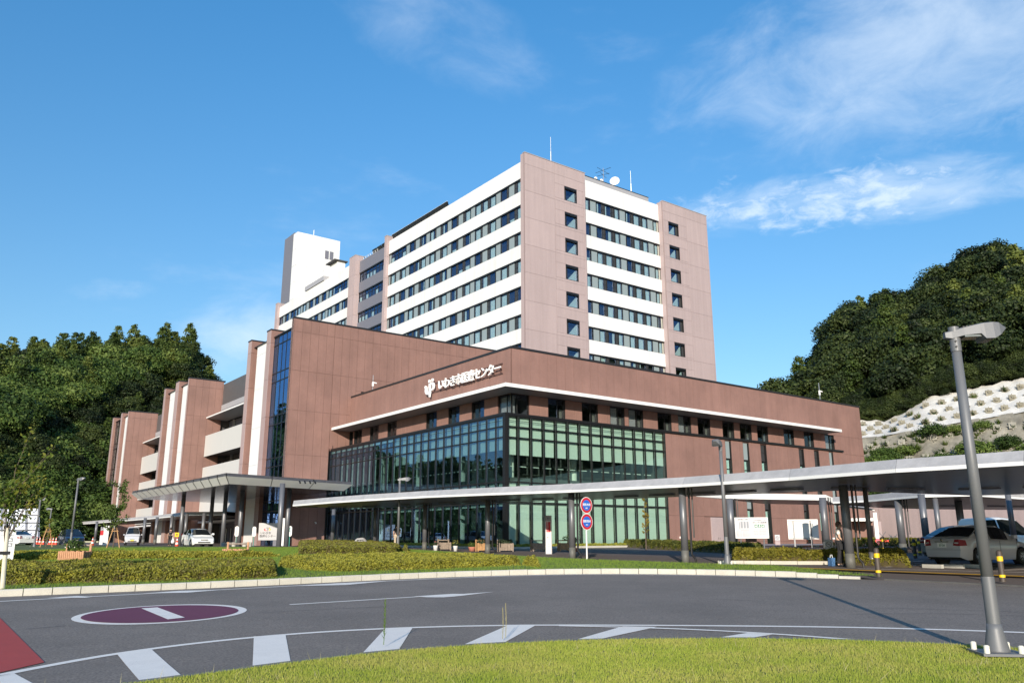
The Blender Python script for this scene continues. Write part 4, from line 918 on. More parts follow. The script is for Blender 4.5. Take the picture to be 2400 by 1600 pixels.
hA = hp([(-260, 1395), (0, 1379), (200, 1373), (400, 1368), (560, 1364), (648, 1359)], [(-260, 1322), (0, 1319), (200, 1317), (400, 1315), (560, 1312), (650, 1311)], .40)
hedge('hedge', hA, .43, 900, 'hedge_leaf', .038, 'clipped golden hedge beside the kerb at the left, nearest row', 'hedge_inside')
hB = hp([(-260, 1326), (0, 1318.5), (200, 1316), (400, 1313), (560, 1311), (700, 1308)], [(-260, 1292), (0, 1291), (200, 1291), (400, 1291), (560, 1291), (700, 1290)], .38)
hedge('hedge', hB, .36, 480, 'hedge_leaf', .05, 'golden hedge row behind the nearest one, with the two log planters', 'hedge_inside')
hC = hp([(652, 1334), (726, 1343), (800, 1345), (1000, 1340), (1200, 1331), (1262, 1327)], [(655, 1306), (800, 1300), (960, 1297), (1145, 1300), (1268, 1312)], .36)
hedge('hedge', hC, .38, 800, 'hedge_leaf', .04, 'long golden hedge in the middle, ending before the round blue signs', 'hedge_inside')
hD = hp([(700, 1303), (800, 1302), (929, 1300), (955, 1290)], [(700, 1267), (760, 1267), (860, 1268), (957, 1279)], .45)
hedge('hedge', hD, .46, 420, 'hedge_leaf', .055, 'golden hedge around the foot of the middle street lamp', 'hedge_inside')
hE = hp([(1458, 1281), (1540, 1287), (1640, 1293), (1760, 1299)], [(1458, 1266), (1540, 1267), (1660, 1272), (1790, 1274)], .5)
hedge('hedge', hE, .55, 300, 'hedge_leaf_green', .055, 'low hedge in front of the brown wall and the metal service door', 'hedge_inside')
hF = hp([(1716, 1312), (1900, 1316), (2040, 1317), (2118, 1312)], [(1716, 1287), (1900, 1288), (2040, 1291), (2130, 1294)], .55)
hedge('hedge', hF, .52, 520, 'hedge_leaf_green', .05, 'hedge below the parking notice board, between the canopy columns', 'hedge_inside')
hG = hp([(1890, 1273), (2050, 1275), (2200, 1277)], [(1890, 1261), (2050, 1262), (2200, 1263)], .5)
hedge('hedge', hG, .55, 150, 'hedge_leaf_green', .08, 'distant low hedge along the foot of the brown wall at the right', 'hedge_inside')
hH = [tuple(UV(-1.15, -.9)[:2]), tuple(UV(18.5, -.9)[:2]), tuple(UV(18.5, -.3)[:2]), tuple(UV(-.3, -.3)[:2]), tuple(UV(-.3, 22)[:2]), tuple(UV(-1.15, 22)[:2])]
hedge('ground_cover', hH, .28, 260, 'hedge_leaf', .06, 'low planting in the kerbed bed at the foot of the glass front', 'hedge_inside', 'plants')
# kerb in front of hedge F
k3 = thing('kerb', 'pale kerb of long stones in front of the hedge under the notice board', 'kerb')
p3 = resample(smooth_path([P2(1683, 1322), P2(1900, 1324), P2(2060, 1323), P2(2150, 1314)], it=1), 1.0)
for a, b in zip(p3[:-1], p3[1:]): link('kerb_stone', MB().box(0, .985, 0, .16, 0, .15).mesh('kerb_stone', 'kerb_stone') if 'k3' not in kme else kme['k3'], k3, (a[0], a[1], gz(a[1])), (0, 0, math.atan2(b[1] - a[1], b[0] - a[0])))
ORD = 'first second third fourth fifth sixth seventh eighth ninth tenth eleventh twelfth thirteenth fourteenth fifteenth sixteenth seventeenth eighteenth nineteenth twentieth twenty-first twenty-second twenty-third twenty-fourth twenty-fifth twenty-sixth'.split()
# ================================================================== HILLS AND WOODS
def azel(px, py):
    d = ray(px, py); h = math.hypot(d[0], d[1]); return math.degrees(math.atan2(d[0], d[1])), d[2] / h
def hill(name, prof, d_foot, d_ridge, foot_z, drop, nt=26, na=90, rough=1.2, power=.8):
    """prof: (azimuth, tan elevation of the tree line); terrain ridge sits 'drop' metres below it"""
    az = np.array([p[0] for p in prof]); el = np.array([p[1] for p in prof]); A_ = np.linspace(az[0], az[-1], na); V = []
    E_ = np.interp(A_, az, el); Df = np.interp(A_, *d_foot); Dr = np.interp(A_, *d_ridge); Fz = np.interp(A_, *foot_z)
    for i in range(na):
        for j in range(nt + 8):
            t = j / (nt - 1)
            if t <= 1: D_ = Df[i] + (Dr[i] - Df[i]) * t; zr = E_[i] * Dr[i] - drop; z = Fz[i] + (zr - Fz[i]) * t ** power
            else: D_ = Dr[i] + (t - 1) * 120; z = E_[i] * Dr[i] - drop - (t - 1) * 60
            z += rough * (math.sin(A_[i] * .9 + j * .6) + math.sin(A_[i] * 2.3 - j * .9)) * min(1, t * 3) * .5
            a = math.radians(A_[i]); V.append((D_ * math.sin(a), D_ * math.cos(a), z + Z0))
    n2 = nt + 8; F = [(i * n2 + j, (i + 1) * n2 + j, (i + 1) * n2 + j + 1, i * n2 + j + 1) for i in range(na - 1) for j in range(n2 - 1)]
    o = MB().add(V, F).build(name, 'hill_soil', smooth=True); tag(o, kind='structure')
    V = np.array(V).reshape(na, n2, 3); return V, A_
def surf_pts(V, n, jmax=27, jmin=0):
    na, n2, _ = V.shape; i = rng.uniform(0, na - 1.001, n); j = rng.uniform(jmin, jmax, n); i0 = i.astype(int); j0 = j.astype(int); fi = (i - i0)[:, None]; fj = (j - j0)[:, None]
    return V[i0, j0] * (1 - fi) * (1 - fj) + V[i0 + 1, j0] * fi * (1 - fj) + V[i0, j0 + 1] * (1 - fi) * fj + V[i0 + 1, j0 + 1] * fi * fj, i, j
# --- crowns (metres; foot of the tree at the origin)
def crown_mesh(kind, leaf, n, size, H=9., R=3.2, seed=0):
    g = np.random.default_rng(seed); P = []; Nn = []
    if kind == 'conifer':
        lumps = []
        for k in range(80):
            t = g.uniform(.10, .97); r = R * (1 - t) ** .62 * g.uniform(.55, .95); a = g.uniform(0, 6.283); lumps.append((r * math.cos(a), r * math.sin(a), H * t, .42 + .75 * (1 - t)))
        lumps.append((0, 0, H * .95, .45))
    else:
        lumps = []
        for k in range(17):
            u = g.normal(size=3); u /= np.linalg.norm(u); u[2] = abs(u[2]) * .8 - .15; lumps.append((u[0] * R * .66, u[1] * R * .66, H * .60 + u[2] * H * .36, R * g.uniform(.28, .5)))
    w = np.array([l[3] ** 2 for l in lumps]); w /= w.sum(); which = g.choice(len(lumps), n, p=w)
    L_ = np.array(lumps)[which]; d = g.normal(size=(n, 3)); d /= np.linalg.norm(d, axis=1)[:, None]; rr = L_[:, 3] * (g.uniform(.45, 1.3, n))
    P = L_[:, :3] + d * rr[:, None] * np.array([1, 1, .72]); Nn = d + g.normal(size=(n, 3)) * .55 + np.array([0, 0, .35]); Nn /= np.linalg.norm(Nn, axis=1)[:, None]
    global rng; keep = rng; rng = g; V, F = leaf_cards(P, Nn, size, .75); rng = keep
    return np_mesh('crown', V, F, leaf)
def trunk_mesh(H, r, seed=0, limbs=4):
    g = np.random.default_rng(seed); mb = MB(); pts = [(0, 0, -.6)]
    for k in range(1, 6): pts.append((g.uniform(-.15, .15) * k * .5, g.uniform(-.15, .15) * k * .5, H * k / 5 * .85))
    for k in range(5): mb.cyl(pts[k], pts[k + 1], r * (1 - k * .17), r * (1 - (k + 1) * .17), 7)
    for k in range(limbs):
        a = g.uniform(0, 6.283); b = pts[2 + k % 3]; mb.cyl(b, (b[0] + math.cos(a) * H * .22, b[1] + math.sin(a) * H * .22, b[2] + H * .18), r * .4, r * .12, 5)
    return mb.mesh('trunk', 'bark')
CM = [crown_mesh('conifer', 'conifer_leaf', 5200, .20, 11, 3.2, 1), crown_mesh('conifer', 'conifer_leaf', 5200, .20, 12, 3.0, 2),
      crown_mesh('broad', 'broad_leaf', 4600, .20, 9, 3.6, 3), crown_mesh('broad', 'broad_leaf', 4600, .21, 8.2, 4.0, 4), crown_mesh('broad', 'broad_leaf', 4200, .23, 9.5, 3.4, 5)]
TM = [trunk_mesh(10, .22, 1), trunk_mesh(11, .22, 2), trunk_mesh(7, .2, 3), trunk_mesh(6.5, .2, 4), trunk_mesh(7.5, .2, 5)]
SH = crown_mesh('broad', 'vine_leaf', 2400, .16, 2.6, 2.6, 6)
def tree(kind, loc, s, rz, label, group):
    t = thing(['cedar_tree', 'cedar_tree', 'broadleaf_tree', 'broadleaf_tree', 'broadleaf_tree'][kind], label, 'tree', loc, rz, group); t.scale = (s * 1.3, s * 1.3, s)
    link('trunk', TM[kind], t); c = link('crown', CM[kind], t); return t, c
def forest(name, label, P, scl, rot, pid, protos, cat='wood'):
    me = bpy.data.meshes.new(name); me.from_pydata([tuple(p) for p in P], [], [])
    for nm, ty, arr in (('scl', 'FLOAT', scl), ('rot', 'FLOAT', rot), ('pid', 'INT', pid)): a = me.attributes.new(nm, ty, 'POINT'); a.data.foreach_set('value', arr)
    o = link(name, me); tag(o, label, cat, kind='stuff')
    ng = bpy.data.node_groups.new(name, 'GeometryNodeTree'); ng.interface.new_socket('Geometry', in_out='INPUT', socket_type='NodeSocketGeometry'); ng.interface.new_socket('Geometry', in_out='OUTPUT', socket_type='NodeSocketGeometry')
    n = ng.nodes; l = ng.links; gi = n.new('NodeGroupInput'); go = n.new('NodeGroupOutput'); ip = n.new('GeometryNodeInstanceOnPoints'); gti = n.new('GeometryNodeGeometryToInstance'); jn = n.new('GeometryNodeJoinGeometry')
    ip.inputs['Pick Instance'].default_value = True
    for pr in reversed(protos):
        oi = n.new('GeometryNodeObjectInfo'); oi.inputs['Object'].default_value = pr; oi.inputs['As Instance'].default_value = True; oi.transform_space = 'ORIGINAL'; l.new(oi.outputs['Geometry'], jn.inputs[0])
    def attr(nm, ty): a = n.new('GeometryNodeInputNamedAttribute'); a.data_type = ty; a.inputs['Name'].default_value = nm; return [s for s in a.outputs if s.enabled and s.name == 'Attribute'][0]
    l.new(jn.outputs[0], ip.inputs['Instance']); l.new(gi.outputs[0], ip.inputs['Points']); l.new(attr('pid', 'INT'), ip.inputs['Instance Index'])
    cx = n.new('ShaderNodeCombineXYZ'); l.new(attr('rot', 'FLOAT'), cx.inputs[2]); l.new(cx.outputs[0], ip.inputs['Rotation']); l.new(attr('scl', 'FLOAT'), ip.inputs['Scale']); l.new(ip.outputs[0], go.inputs[0])
    md = o.modifiers.new('wood', 'NODES'); md.node_group = ng; return o
# ---- left hill
sil = [(-900, 1000), (-450, 880), (-200, 835), (0, 818), (70, 800), (130, 792), (240, 790), (330, 782), (430, 772), (462, 795), (490, 835), (510, 890), (530, 960), (570, 1050), (640, 1150), (760, 1240)]
prof = [(-80, .10)] + [azel(*q) for q in sil]
HL, AL = hill('left_hill', prof, ([-80, -35, -28, -22, -10], [110, 135, 150, 172, 210]), ([-80, -35, -25, -10], [190, 225, 240, 260]), ([-80, -10], [-.5, .5]), 7.5, power=.85)
nT = 1500; P, ii, jj = surf_pts(HL, nT, 27, 3.5)
lower = jj < 13
pid = np.where(rng.random(nT) < np.where(jj > 15, .65, .15), rng.integers(0, 2, nT), rng.integers(2, 5, nT)); scl = rng.uniform(.7, 1.15, nT) * np.where(lower, .72, 1.0)
P[:, 2] -= .8
# ridge trees one by one
ridge = []
lab_l = ['cedar on the crest of the left hill at its left end', 'low-topped cedar on the left hill crest']
k = 0
protos = [None] * 5
for px in list(range(-20, 520, 23)):
    a, e = azel(px, 800); i = int(np.argmin(np.abs(AL - a))); j = 24 + int(rng.integers(0, 3)); p = HL[i, j]; kd = int(rng.choice([0, 1, 0, 1, 2, 3])) if px < 440 else int(rng.choice([2, 4, 3]))
    if k < 5: kd = [0, 1, 2, 3, 4][k]
    s = rng.uniform(.85, 1.12); t, c = tree(kd, (p[0], p[1], p[2] - 5.6), s, rng.uniform(0, 6.28), '{} of the trees on the crest of the left hill, counted from the left'.format(ORD[k]), 'trees on the crest of the left hill')
    if protos[kd] is None: protos[kd] = c
    k += 1
forest('hillside_wood', 'dense dark green wood covering the hill at the left', P, scl, rng.uniform(0, 6.28, nT), pid, protos)
sp = tag(link('shrub', SH), 'bright green vine covered shrub at the foot of the left hill', 'shrub'); q = HL[60, 2]; sp.location = (q[0], q[1], q[2] - .3)
nV = 2300; P, ii, jj = surf_pts(HL, nV, 10, 0); forest('vine_thicket', 'bright green vines and shrubs on the lower slope of the left hill', P - np.array([0, 0, .9]), rng.uniform(.7, 1.7, nV), rng.uniform(0, 6.28, nV), np.zeros(nV, int), [sp], 'thicket')
nV = 2200; P, ii, jj = surf_pts(HL, nV, 20, 6); keep = (np.abs(ii / 90 - .72 - (jj - 14) * .012) < .07) & (rng.random(nV) < .75); P = P[keep] + np.array([0, 0, 3.4]); forest('vine_thicket', 'light green patch of vines in the middle of the left hillside', P, rng.uniform(.9, 2.0, len(P)), rng.uniform(0, 6.28, len(P)), np.zeros(len(P), int), [sp], 'thicket')
# ---- right hill above the sprayed concrete slope
silr = [(1790, 1000), (1850, 925), (1880, 900), (1905, 872), (1930, 800), (1950, 745), (1990, 712), (2060, 702), (2140, 700), (2165, 665), (2215, 645), (2240, 612), (2300, 590), (2400, 585), (2600, 560), (2900, 540)]
profr = [azel(*q) for q in silr]; profr += [(60, .33), (90, .36), (125, .34), (146, .2), (155, .06)]
tops = [(1790, 1010), (1980, 985), (2037, 985), (2080, 985), (2130, 960), (2170, 932), (2400, 885), (2700, 830)]
azt = [azel(*q) for q in tops]; fz = ([a for a, e in azt] + [60, 90, 155], [e * 131 for a, e in azt] + [18, 12, 2])
HR, AR = hill('right_hill', profr, ([15, 60, 155], [131.5, 131.5, 118]), ([15, 35, 60, 155], [180, 185, 180, 170]), fz, 6.5, power=.9, na=130)
nT = 1500; P, ii, jj = surf_pts(HR, nT, 27, .3); P[:, 2] -= 1.2
az_ = np.interp(ii, np.arange(130), AR)
forest('hillside_wood', 'dark broadleaf wood covering the hill at the right', P, rng.uniform(.65, 1.2, nT), rng.uniform(0, 6.28, nT), np.where(rng.random(nT) < .1, 0, rng.integers(2, 5, nT)), protos)
for kk, px in enumerate(range(1880, 2400, 27)):
    a, e = azel(px, 700); i = int(np.argmin(np.abs(AR - a))); j = 24 + int(rng.integers(0, 3)); p = HR[i, j]; kd = int(rng.choice([2, 3, 4]))
    tree(kd, (p[0], p[1], p[2] - .5), rng.uniform(.75, 1.1), rng.uniform(0, 6.28), '{} of the broad-crowned trees on the crest of the right hill, counted from the left'.format(ORD[kk]), 'trees on the crest of the right hill')
# fringe of bushes above the concrete
nV = 1500; P, ii, jj = surf_pts(HR, nV, 6, 0); forest('thicket', 'undergrowth along the upper edge of the sprayed concrete slope', P - np.array([0, 0, 1.0]), rng.uniform(.22, .5, nV), rng.uniform(0, 6.28, nV), rng.integers(2, 5, nV), protos, 'thicket')
# ---- sprayed concrete slope with anchor blocks
mat('shotcrete', (.58, .57, .54), .9, noise=.16, nscale=.35, bump=1.0, bscale=1.0, fine=.08, fscale=3); mat('shotcrete_old', (.19, .18, .15), .95, noise=.45, nscale=.28, bump=.8, bscale=1.6, fine=.15, fscale=2.4)
mid = [(1790, 1050), (1980, 1030), (2050, 1024), (2150, 1008), (2257, 988), (2400, 965), (2700, 915)]; bot = [(1790, 1195), (2040, 1190), (2400, 1180), (2700, 1170)]
def lineat(lst, px): return float(np.interp(px, [q[0] for q in lst], [q[1] for q in lst]))
DB_, DM_, DT_ = 112., 121., 131.
def slope_pt(px, f):      # f 0..1 lower band, 1..2 upper band
    if f <= 1: py = lineat(bot, px) * (1 - f) + lineat(mid, px) * f; D_ = DB_ + (DM_ - DB_) * f
    else: f -= 1; py = lineat(mid, px) * (1 - f) + lineat(tops, px) * f; D_ = DM_ + (DT_ - DM_) * f
    return atY(px, py, D_)
ss = thing('sprayed_concrete_slope', 'hillside retaining slope, white upper band over weathered grey band, with rows of anchor blocks', 'retaining wall')
def band(f0, f1, mat_, name):
    nx_, ny_ = 80, 14; V = []
    for i in range(nx_):
        for j in range(ny_):
            p = slope_pt(1790 + 900 * i / (nx_ - 1), f0 + (f1 - f0) * j / (ny_ - 1)); q = .25 * math.sin(i * .9 + j * 1.3) + .2 * math.sin(i * 2.1 - j); V.append((p[0], p[1] + q, p[2] + (.15 * math.sin(i * 1.7) if j == ny_ - 1 and f0 >= 1 else 0)))
    return MB().add(V, [(i * ny_ + j, (i + 1) * ny_ + j, (i + 1) * ny_ + j + 1, i * ny_ + j + 1) for i in range(nx_ - 1) for j in range(ny_ - 1)]).build(name, mat_, ss, smooth=True)
band(0, 1.03, 'shotcrete_old', 'grey_band'); band(1.0, 2, 'shotcrete', 'white_band')
nrm = (slope_pt(2200, .2) - slope_pt(2100, .2)).cross(slope_pt(2150, .6) - slope_pt(2150, .2)).normalized(); nrm = -nrm if nrm.y > 0 else nrm
def anchor_mesh(m_):
    mb = MB(); s = .42; mb.box(-s, s, -.18, .0, -s, s).box(-.16, .16, -.34, -.18, -.16, .16)
    for a in (0, 1.57): mb.box(-.62 * math.cos(a) - .05 * math.sin(a), .62 * math.cos(a) + .05 * math.sin(a), -.1, 0, -.62 * math.sin(a) - .05 * math.cos(a), .62 * math.sin(a) + .05 * math.cos(a))
    return mb.mesh('anchor_block', m_)
mat('anchor_old', (.26, .25, .21), .9, noise=.3, nscale=2); mat('anchor_new_shaded', (.20, .185, .14), .9, noise=.3, nscale=2)  # upper blocks: olive grey, darkened to stand in for the shadows on them
AMs = [anchor_mesh('anchor_old'), anchor_mesh('anchor_new_shaded')]
tu = []
for row, f in enumerate((.15, .38, .62, .86, 1.18, 1.45, 1.72, 1.93)):
    px = 1800 + (18 if row % 2 else 0)
    while px < 2680:
        p = slope_pt(px, f)
        if f < 1 or (p - slope_pt(px, 2)).length > 1.2:
            o = link('anchor_block', AMs[0 if f < 1 else 1], ss, tuple(p + nrm * .1), (math.radians(-24), 0, math.radians(-25) + rng.uniform(-.15, .15)))
            if rng.random() < (.85 if f < 1 else .3): tu.append(p + nrm * .3)
        px += 37
for i, p in enumerate(tu): pass
nW = 560; ex = [slope_pt(rng.uniform(1800, 2690), f_) + nrm * .2 for f_ in np.concatenate([rng.uniform(0, 1.0, nW), rng.uniform(.30, .52, 260)])]
P = np.array([tuple(p) for p in tu + ex]) - np.array([0, 0, .5]); nW = len(P)
wm = MB(); g_w = np.random.default_rng(9)
for k in range(150):
    a = g_w.uniform(0, 6.28); l = g_w.uniform(.5, 1.4); r0 = g_w.uniform(0, .5); c = Vector((r0 * math.cos(a * 1.7), r0 * math.sin(a * 1.7), .2)); d = Vector((math.cos(a) * l * .8, math.sin(a) * l * .8, l * g_w.uniform(.2, 1.1))); s_ = Vector((-math.sin(a), math.cos(a), 0)) * .07; n = len(wm.v); wm.v += [tuple(c - s_), tuple(c + s_), tuple(c + d)]; wm.f.append((n, n + 1, n + 2)); wm.mi.append(0)
sw = tag(link('weed', wm.mesh('weed', 'vine_leaf')), 'spiky weed tuft growing on the grey part of the concrete slope', 'weed'); q_ = slope_pt(2150, .7) + nrm * .2; sw.location = q_
forest('slope_weeds', 'tufts of weeds growing on the grey sprayed concrete', P, np.concatenate([rng.uniform(.35, .8, len(tu)), rng.uniform(.2, .75, 560), rng.uniform(.5, 1.1, 260)]), rng.uniform(0, 6.28, nW), (rng.random(nW) > .12).astype(int), [sp, sw], 'weeds')
ex2 = [slope_pt(p_, 2.0) + Vector((rng.uniform(-.5, .5), rng.uniform(-.6, 1.6), rng.uniform(-.9, .5))) for p_ in rng.uniform(1975, 2690, 520)]
forest('thicket', 'ragged bushes hanging over the top edge of the white concrete band', np.array([tuple(p) for p in ex2]), rng.uniform(.18, .42, 520), rng.uniform(0, 6.28, 520), rng.integers(2, 5, 520), protos, 'thicket')
# ---- white framed slope at the far left
wf = thing('framed_slope', 'white framed slope protection with panels at the far left foot of the hill', 'retaining wall')
mat('frame_white', (.82, .82, .84), .6)
D_ = 128.
for i in range(-4, 3):
    for j in range(4):
        x0, x1 = 5 + i * 29 + 2, 5 + i * 29 + 25; y0, y1 = 1191 + j * 17.5, 1191 + j * 17.5 + 14.5
        c = [atY(x0, y1, D_ - j * 1.2), atY(x1, y1, D_ - j * 1.2), atY(x1, y0, D_ + 1 - j * 1.2), atY(x0, y0, D_ + 1 - j * 1.2)]
        b = Vector((-.2, .9, -.1)); mb = MB(); mb.add(c + [q + b for q in c], [(0, 1, 2, 3), (7, 6, 5, 4), (0, 4, 5, 1), (1, 5, 6, 2), (2, 6, 7, 3), (3, 7, 4, 0)]); fr_ = mb.build('slope_panel', 'frame_white', wf)
        mid_ = sum(c, Vector()) / 4; w_ = c[1] - c[0]; h_ = c[3] - c[0]; nn_ = w_.cross(h_).normalized() * .06; nn_ = -nn_ if nn_.y > 0 else nn_
        for sg_ in (-.22, .22): MB().add([mid_ + w_ * (sg_ - .16) - h_ * .2 + nn_, mid_ + w_ * (sg_ - .10) - h_ * .2 + nn_, mid_ + w_ * (sg_ + .16) + h_ * .2 + nn_, mid_ + w_ * (sg_ + .10) + h_ * .2 + nn_], [(0, 1, 2, 3)]).build('panel_rib', 'slate', fr_)
# ================================================================== CANOPIES
mat('column_metal', (.15, .155, .17), .42, .35, noise=.05, nscale=1.5); mat('column_base', (.11, .11, .10), .6, noise=.15, nscale=3); mat('black_metal', (.014, .014, .016), .4)
mat('roof_metal', (.40, .39, .39), .6, .1, noise=.14, nscale=1.6, fine=.05, fscale=14); mat('soffit_metal', (.20, .20, .19), .30, .45, noise=.06, nscale=.8); mat('soffit_gloss', (.26, .27, .30), .16, .6, noise=.05, nscale=.8)
mat('panel_grey', (.66, .66, .64), .5, noise=.04, nscale=1); mat('dark_fascia', (.17, .175, .20), .45)
def edge_pts(lst): return [onz(px, py, z) for px, py, z in lst]
def canopy(name, label, F_, B_, cols, step=1, sheet='roof_metal', sof='soffit_metal', h=.32, lights=True, group=None):
    t = thing(name, label, 'canopy', (0, 0, 0), 0, group); n = len(F_)
    Z = Vector((0, 0, 1))
    for i in range(n - 1):
        f0, f1, b0, b1 = F_[i], F_[i + 1], B_[i], B_[i + 1]
        d0, d1 = (b0 - f0).normalized(), (b1 - f1).normalized(); d0.z = d1.z = 0
        ins = .3; e = (f1 - f0).normalized() * .004
        a0, a1 = f0 + d0 * ins + Z * (.1 + h), f1 + d1 * ins + Z * (.1 + h); c0, c1 = b0 - d0 * ins + Z * (.1 + h), b1 - d1 * ins + Z * (.1 + h)
        MB().add([f0 + Z * .1 + e, f1 + Z * .1 - e, a1 - e, a0 + e, c0 + e, c1 - e, b1 + Z * .1 - e, b0 + Z * .1 + e], [(0, 1, 2, 3), (3, 2, 5, 4), (4, 5, 6, 7)]).build('roof_sheet', sheet, t)
        o = d0 * -.02; MB().add([f0 + o + e, f1 + o - e, f1 + o + Z * .11 - e, f0 + o + Z * .11 + e, f0 + d0 * .1 + e, f1 + d1 * .1 - e, f0 + d0 * .1 + Z * .11, f1 + d1 * .1 + Z * .11], [(0, 1, 2, 3), (0, 4, 5, 1), (3, 2, 7, 6)]).build('edge_trim', 'fascia', t)
        MB().add([f0 + d0 * .1 + Z * .01, f1 + d1 * .1 + Z * .01, b1 + Z * .01, b0 + Z * .01], [(0, 3, 2, 1)]).build('soffit_panel', sof, t)
        MB().add([b0, b1, b1 + Z * .11, b0 + Z * .11], [(0, 1, 2, 3)]).build('edge_trim', 'fascia', t)
        if lights:
            m0, m1 = f0 * .38 + b0 * .62, f1 * .38 + b1 * .62; dd = (m1 - m0); ln = dd.length; dd.normalize(); w = Z.cross(dd) * .09
            q = .3
            while q < ln - 1.6:
                p, r = m0 + dd * q, m0 + dd * (q + 1.5); MB().add([p + w - Z * .06, p - w - Z * .06, r - w - Z * .06, r + w - Z * .06, p + w, p - w, r - w, r + w], [(0, 1, 2, 3), (0, 4, 5, 1), (2, 6, 7, 3), (1, 5, 6, 2), (0, 3, 7, 4)]).build('light_trough', 'dark_fascia', t); q += 2.3
    for c in cols:
        x, y, zt, r = c[:4]; zb = gz(y) + .02; pipe = c[4] if len(c) > 4 else None
        o = MB().cyl((0, 0, .5), (0, 0, zt + Z0 - zb), r, n=18).build('column', 'column_metal', t, (x, y, zb), smooth=False)
        for p_ in o.data.polygons: p_.use_smooth = len(p_.vertices) == 4
        b_ = MB().cyl((0, 0, -.05), (0, 0, .5), r + .012, n=18).build('column_base', 'column_base' if pipe != 'light' else 'column_metal', t, (x, y, zb))
        for p_ in b_.data.polygons: p_.use_smooth = len(p_.vertices) == 4
        if pipe == 'pipe':
            rr = Vector((x, y, 0)).normalized(); s_ = Vector((rr.y, -rr.x, 0)) * (r + .12); q = Vector((x, y, zb)) + s_ + rr * .05
            MB().tube([q + Z * (zt + Z0 - zb), q + Z * .35, q + s_.normalized() * .14 + Z * .16, q + s_.normalized() * .16 + Z * .02], .045, 8).tube([q + s_.normalized() * .13 + Z * (zt + Z0 - zb), q + s_.normalized() * .13 + Z * 1.0], .03, 6).build('downpipe', 'black_metal', t)
    return t
def zw(px): return float(np.interp(px, [700, 995, 1143, 1341, 1600, 1990, 2400, 2800], [2.52, 2.47, 2.33, 2.22, 2.13, 2.03, 1.95, 1.9]))
Fx = [(686, 1186), (780, 1178.5), (850, 1174), (1000, 1166), (1150, 1160), (1341, 1153.3), (1600, 1141), (1850, 1125.5), (2100, 1107), (2400, 1090), (2750, 1068)]
Bx = [(694, 1188), (880, 1190), (960, 1187), (1120, 1180), (1290, 1173), (1480, 1168), (1740, 1158), (1972, 1149)]
Fe = [onz(x, y, zw(x)) for x, y in Fx]; Be = [onz(b[0], b[1], zw(f[0])) for f, b in zip(Fx, Bx)]
dirn_ = (Be[-1] - Fe[7]); 
for f, ex in zip(Fe[8:], ((2281, 1161), (2640, 1150), (3050, 1135))):
    Be.append(onz(ex[0], ex[1], f.z - Z0))
def colxy(px, py): q = og(px, py); return q[0], q[1]
ccs = [(878, 1276, 2.45), (994.4, 1288.8, 2.47), (1142.9, 1296.4, 2.33), (1341.8, 1309, 2.22), (1607, 1320, 2.13), (1994.6, 1331, 2.0)]
cols = []
for i, (px, py, z) in enumerate(ccs):
    if i == 0: q = atY(px, py, 62.); x, y = q[0], q[1]
    else: x, y = colxy(px, py)
    cols.append((x, y, z + .02, .145 if i < 5 else .16, 'pipe'))
x, y = colxy(2045.7, 1326); cols.append((x, y, 2.02, .09, 'light')); q = atY(779, 1260, 66.); cols.append((q[0], q[1], 2.5, .145, 'x'))
canopy('walkway_canopy', 'long curved metal walkway roof with white edge crossing in front of the glass building', Fe, Be, cols)
# canopies at the right, behind
f2 = edge_pts([(1952, 1179.5, 2.3), (2030, 1176, 2.3), (2159, 1165, 2.3), (2280, 1162, 2.3), (2400, 1170, 2.3), (2700, 1190, 2.3)]); b2 = edge_pts([(1954, 1181.5, 2.3), (2070, 1190, 2.3), (2200, 1193, 2.3), (2320, 1194, 2.3), (2480, 1195, 2.3), (2800, 1206, 2.3)])
def azc(px, D_): q = atY(px, 1269, D_); return q[0], q[1]
cc = [azc(2115, 52) + (2.3, .2, 'pipe'), azc(2172, 46.5) + (2.3, .17, 'x'), azc(2204, 50) + (2.3, .14, 'light'), azc(2258, 55) + (2.3, .2, 'x'), azc(2378, 44) + (2.3, .12, 'light'), azc(2295, 47) + (2.3, .14, 'x')]
canopy('carport_canopy', 'grey metal roof over the parking bays behind the silver cars', f2, b2, cc)
f3 = edge_pts([(1632, 1163, 2.75), (1702, 1168, 2.75), (1818, 1170, 2.75), (1936, 1172, 2.75), (1975, 1188, 2.35)]); b3 = edge_pts([(1640, 1163.5, 2.75), (1790, 1180, 2.75), (1900, 1182, 2.75), (2010, 1184, 2.75), (2050, 1197, 2.35)])
t3 = canopy('entrance_roof', 'bright white edged flat roof behind the walkway canopy, on silver columns', f3, b3, [azc(1716, 56) + (2.75, .23, 'pipe'), azc(1937, 57) + (2.75, .22, 'pipe')], h=.05, lights=False)
for a, b in zip(f3[:-1], f3[1:]): MB().add([a + Vector((0, -.04, 0)), b + Vector((0, -.04, 0)), b + Vector((0, -.04, .38)), a + Vector((0, -.04, .38))], [(0, 1, 2, 3)]).build('deep_fascia', 'fascia', t3)
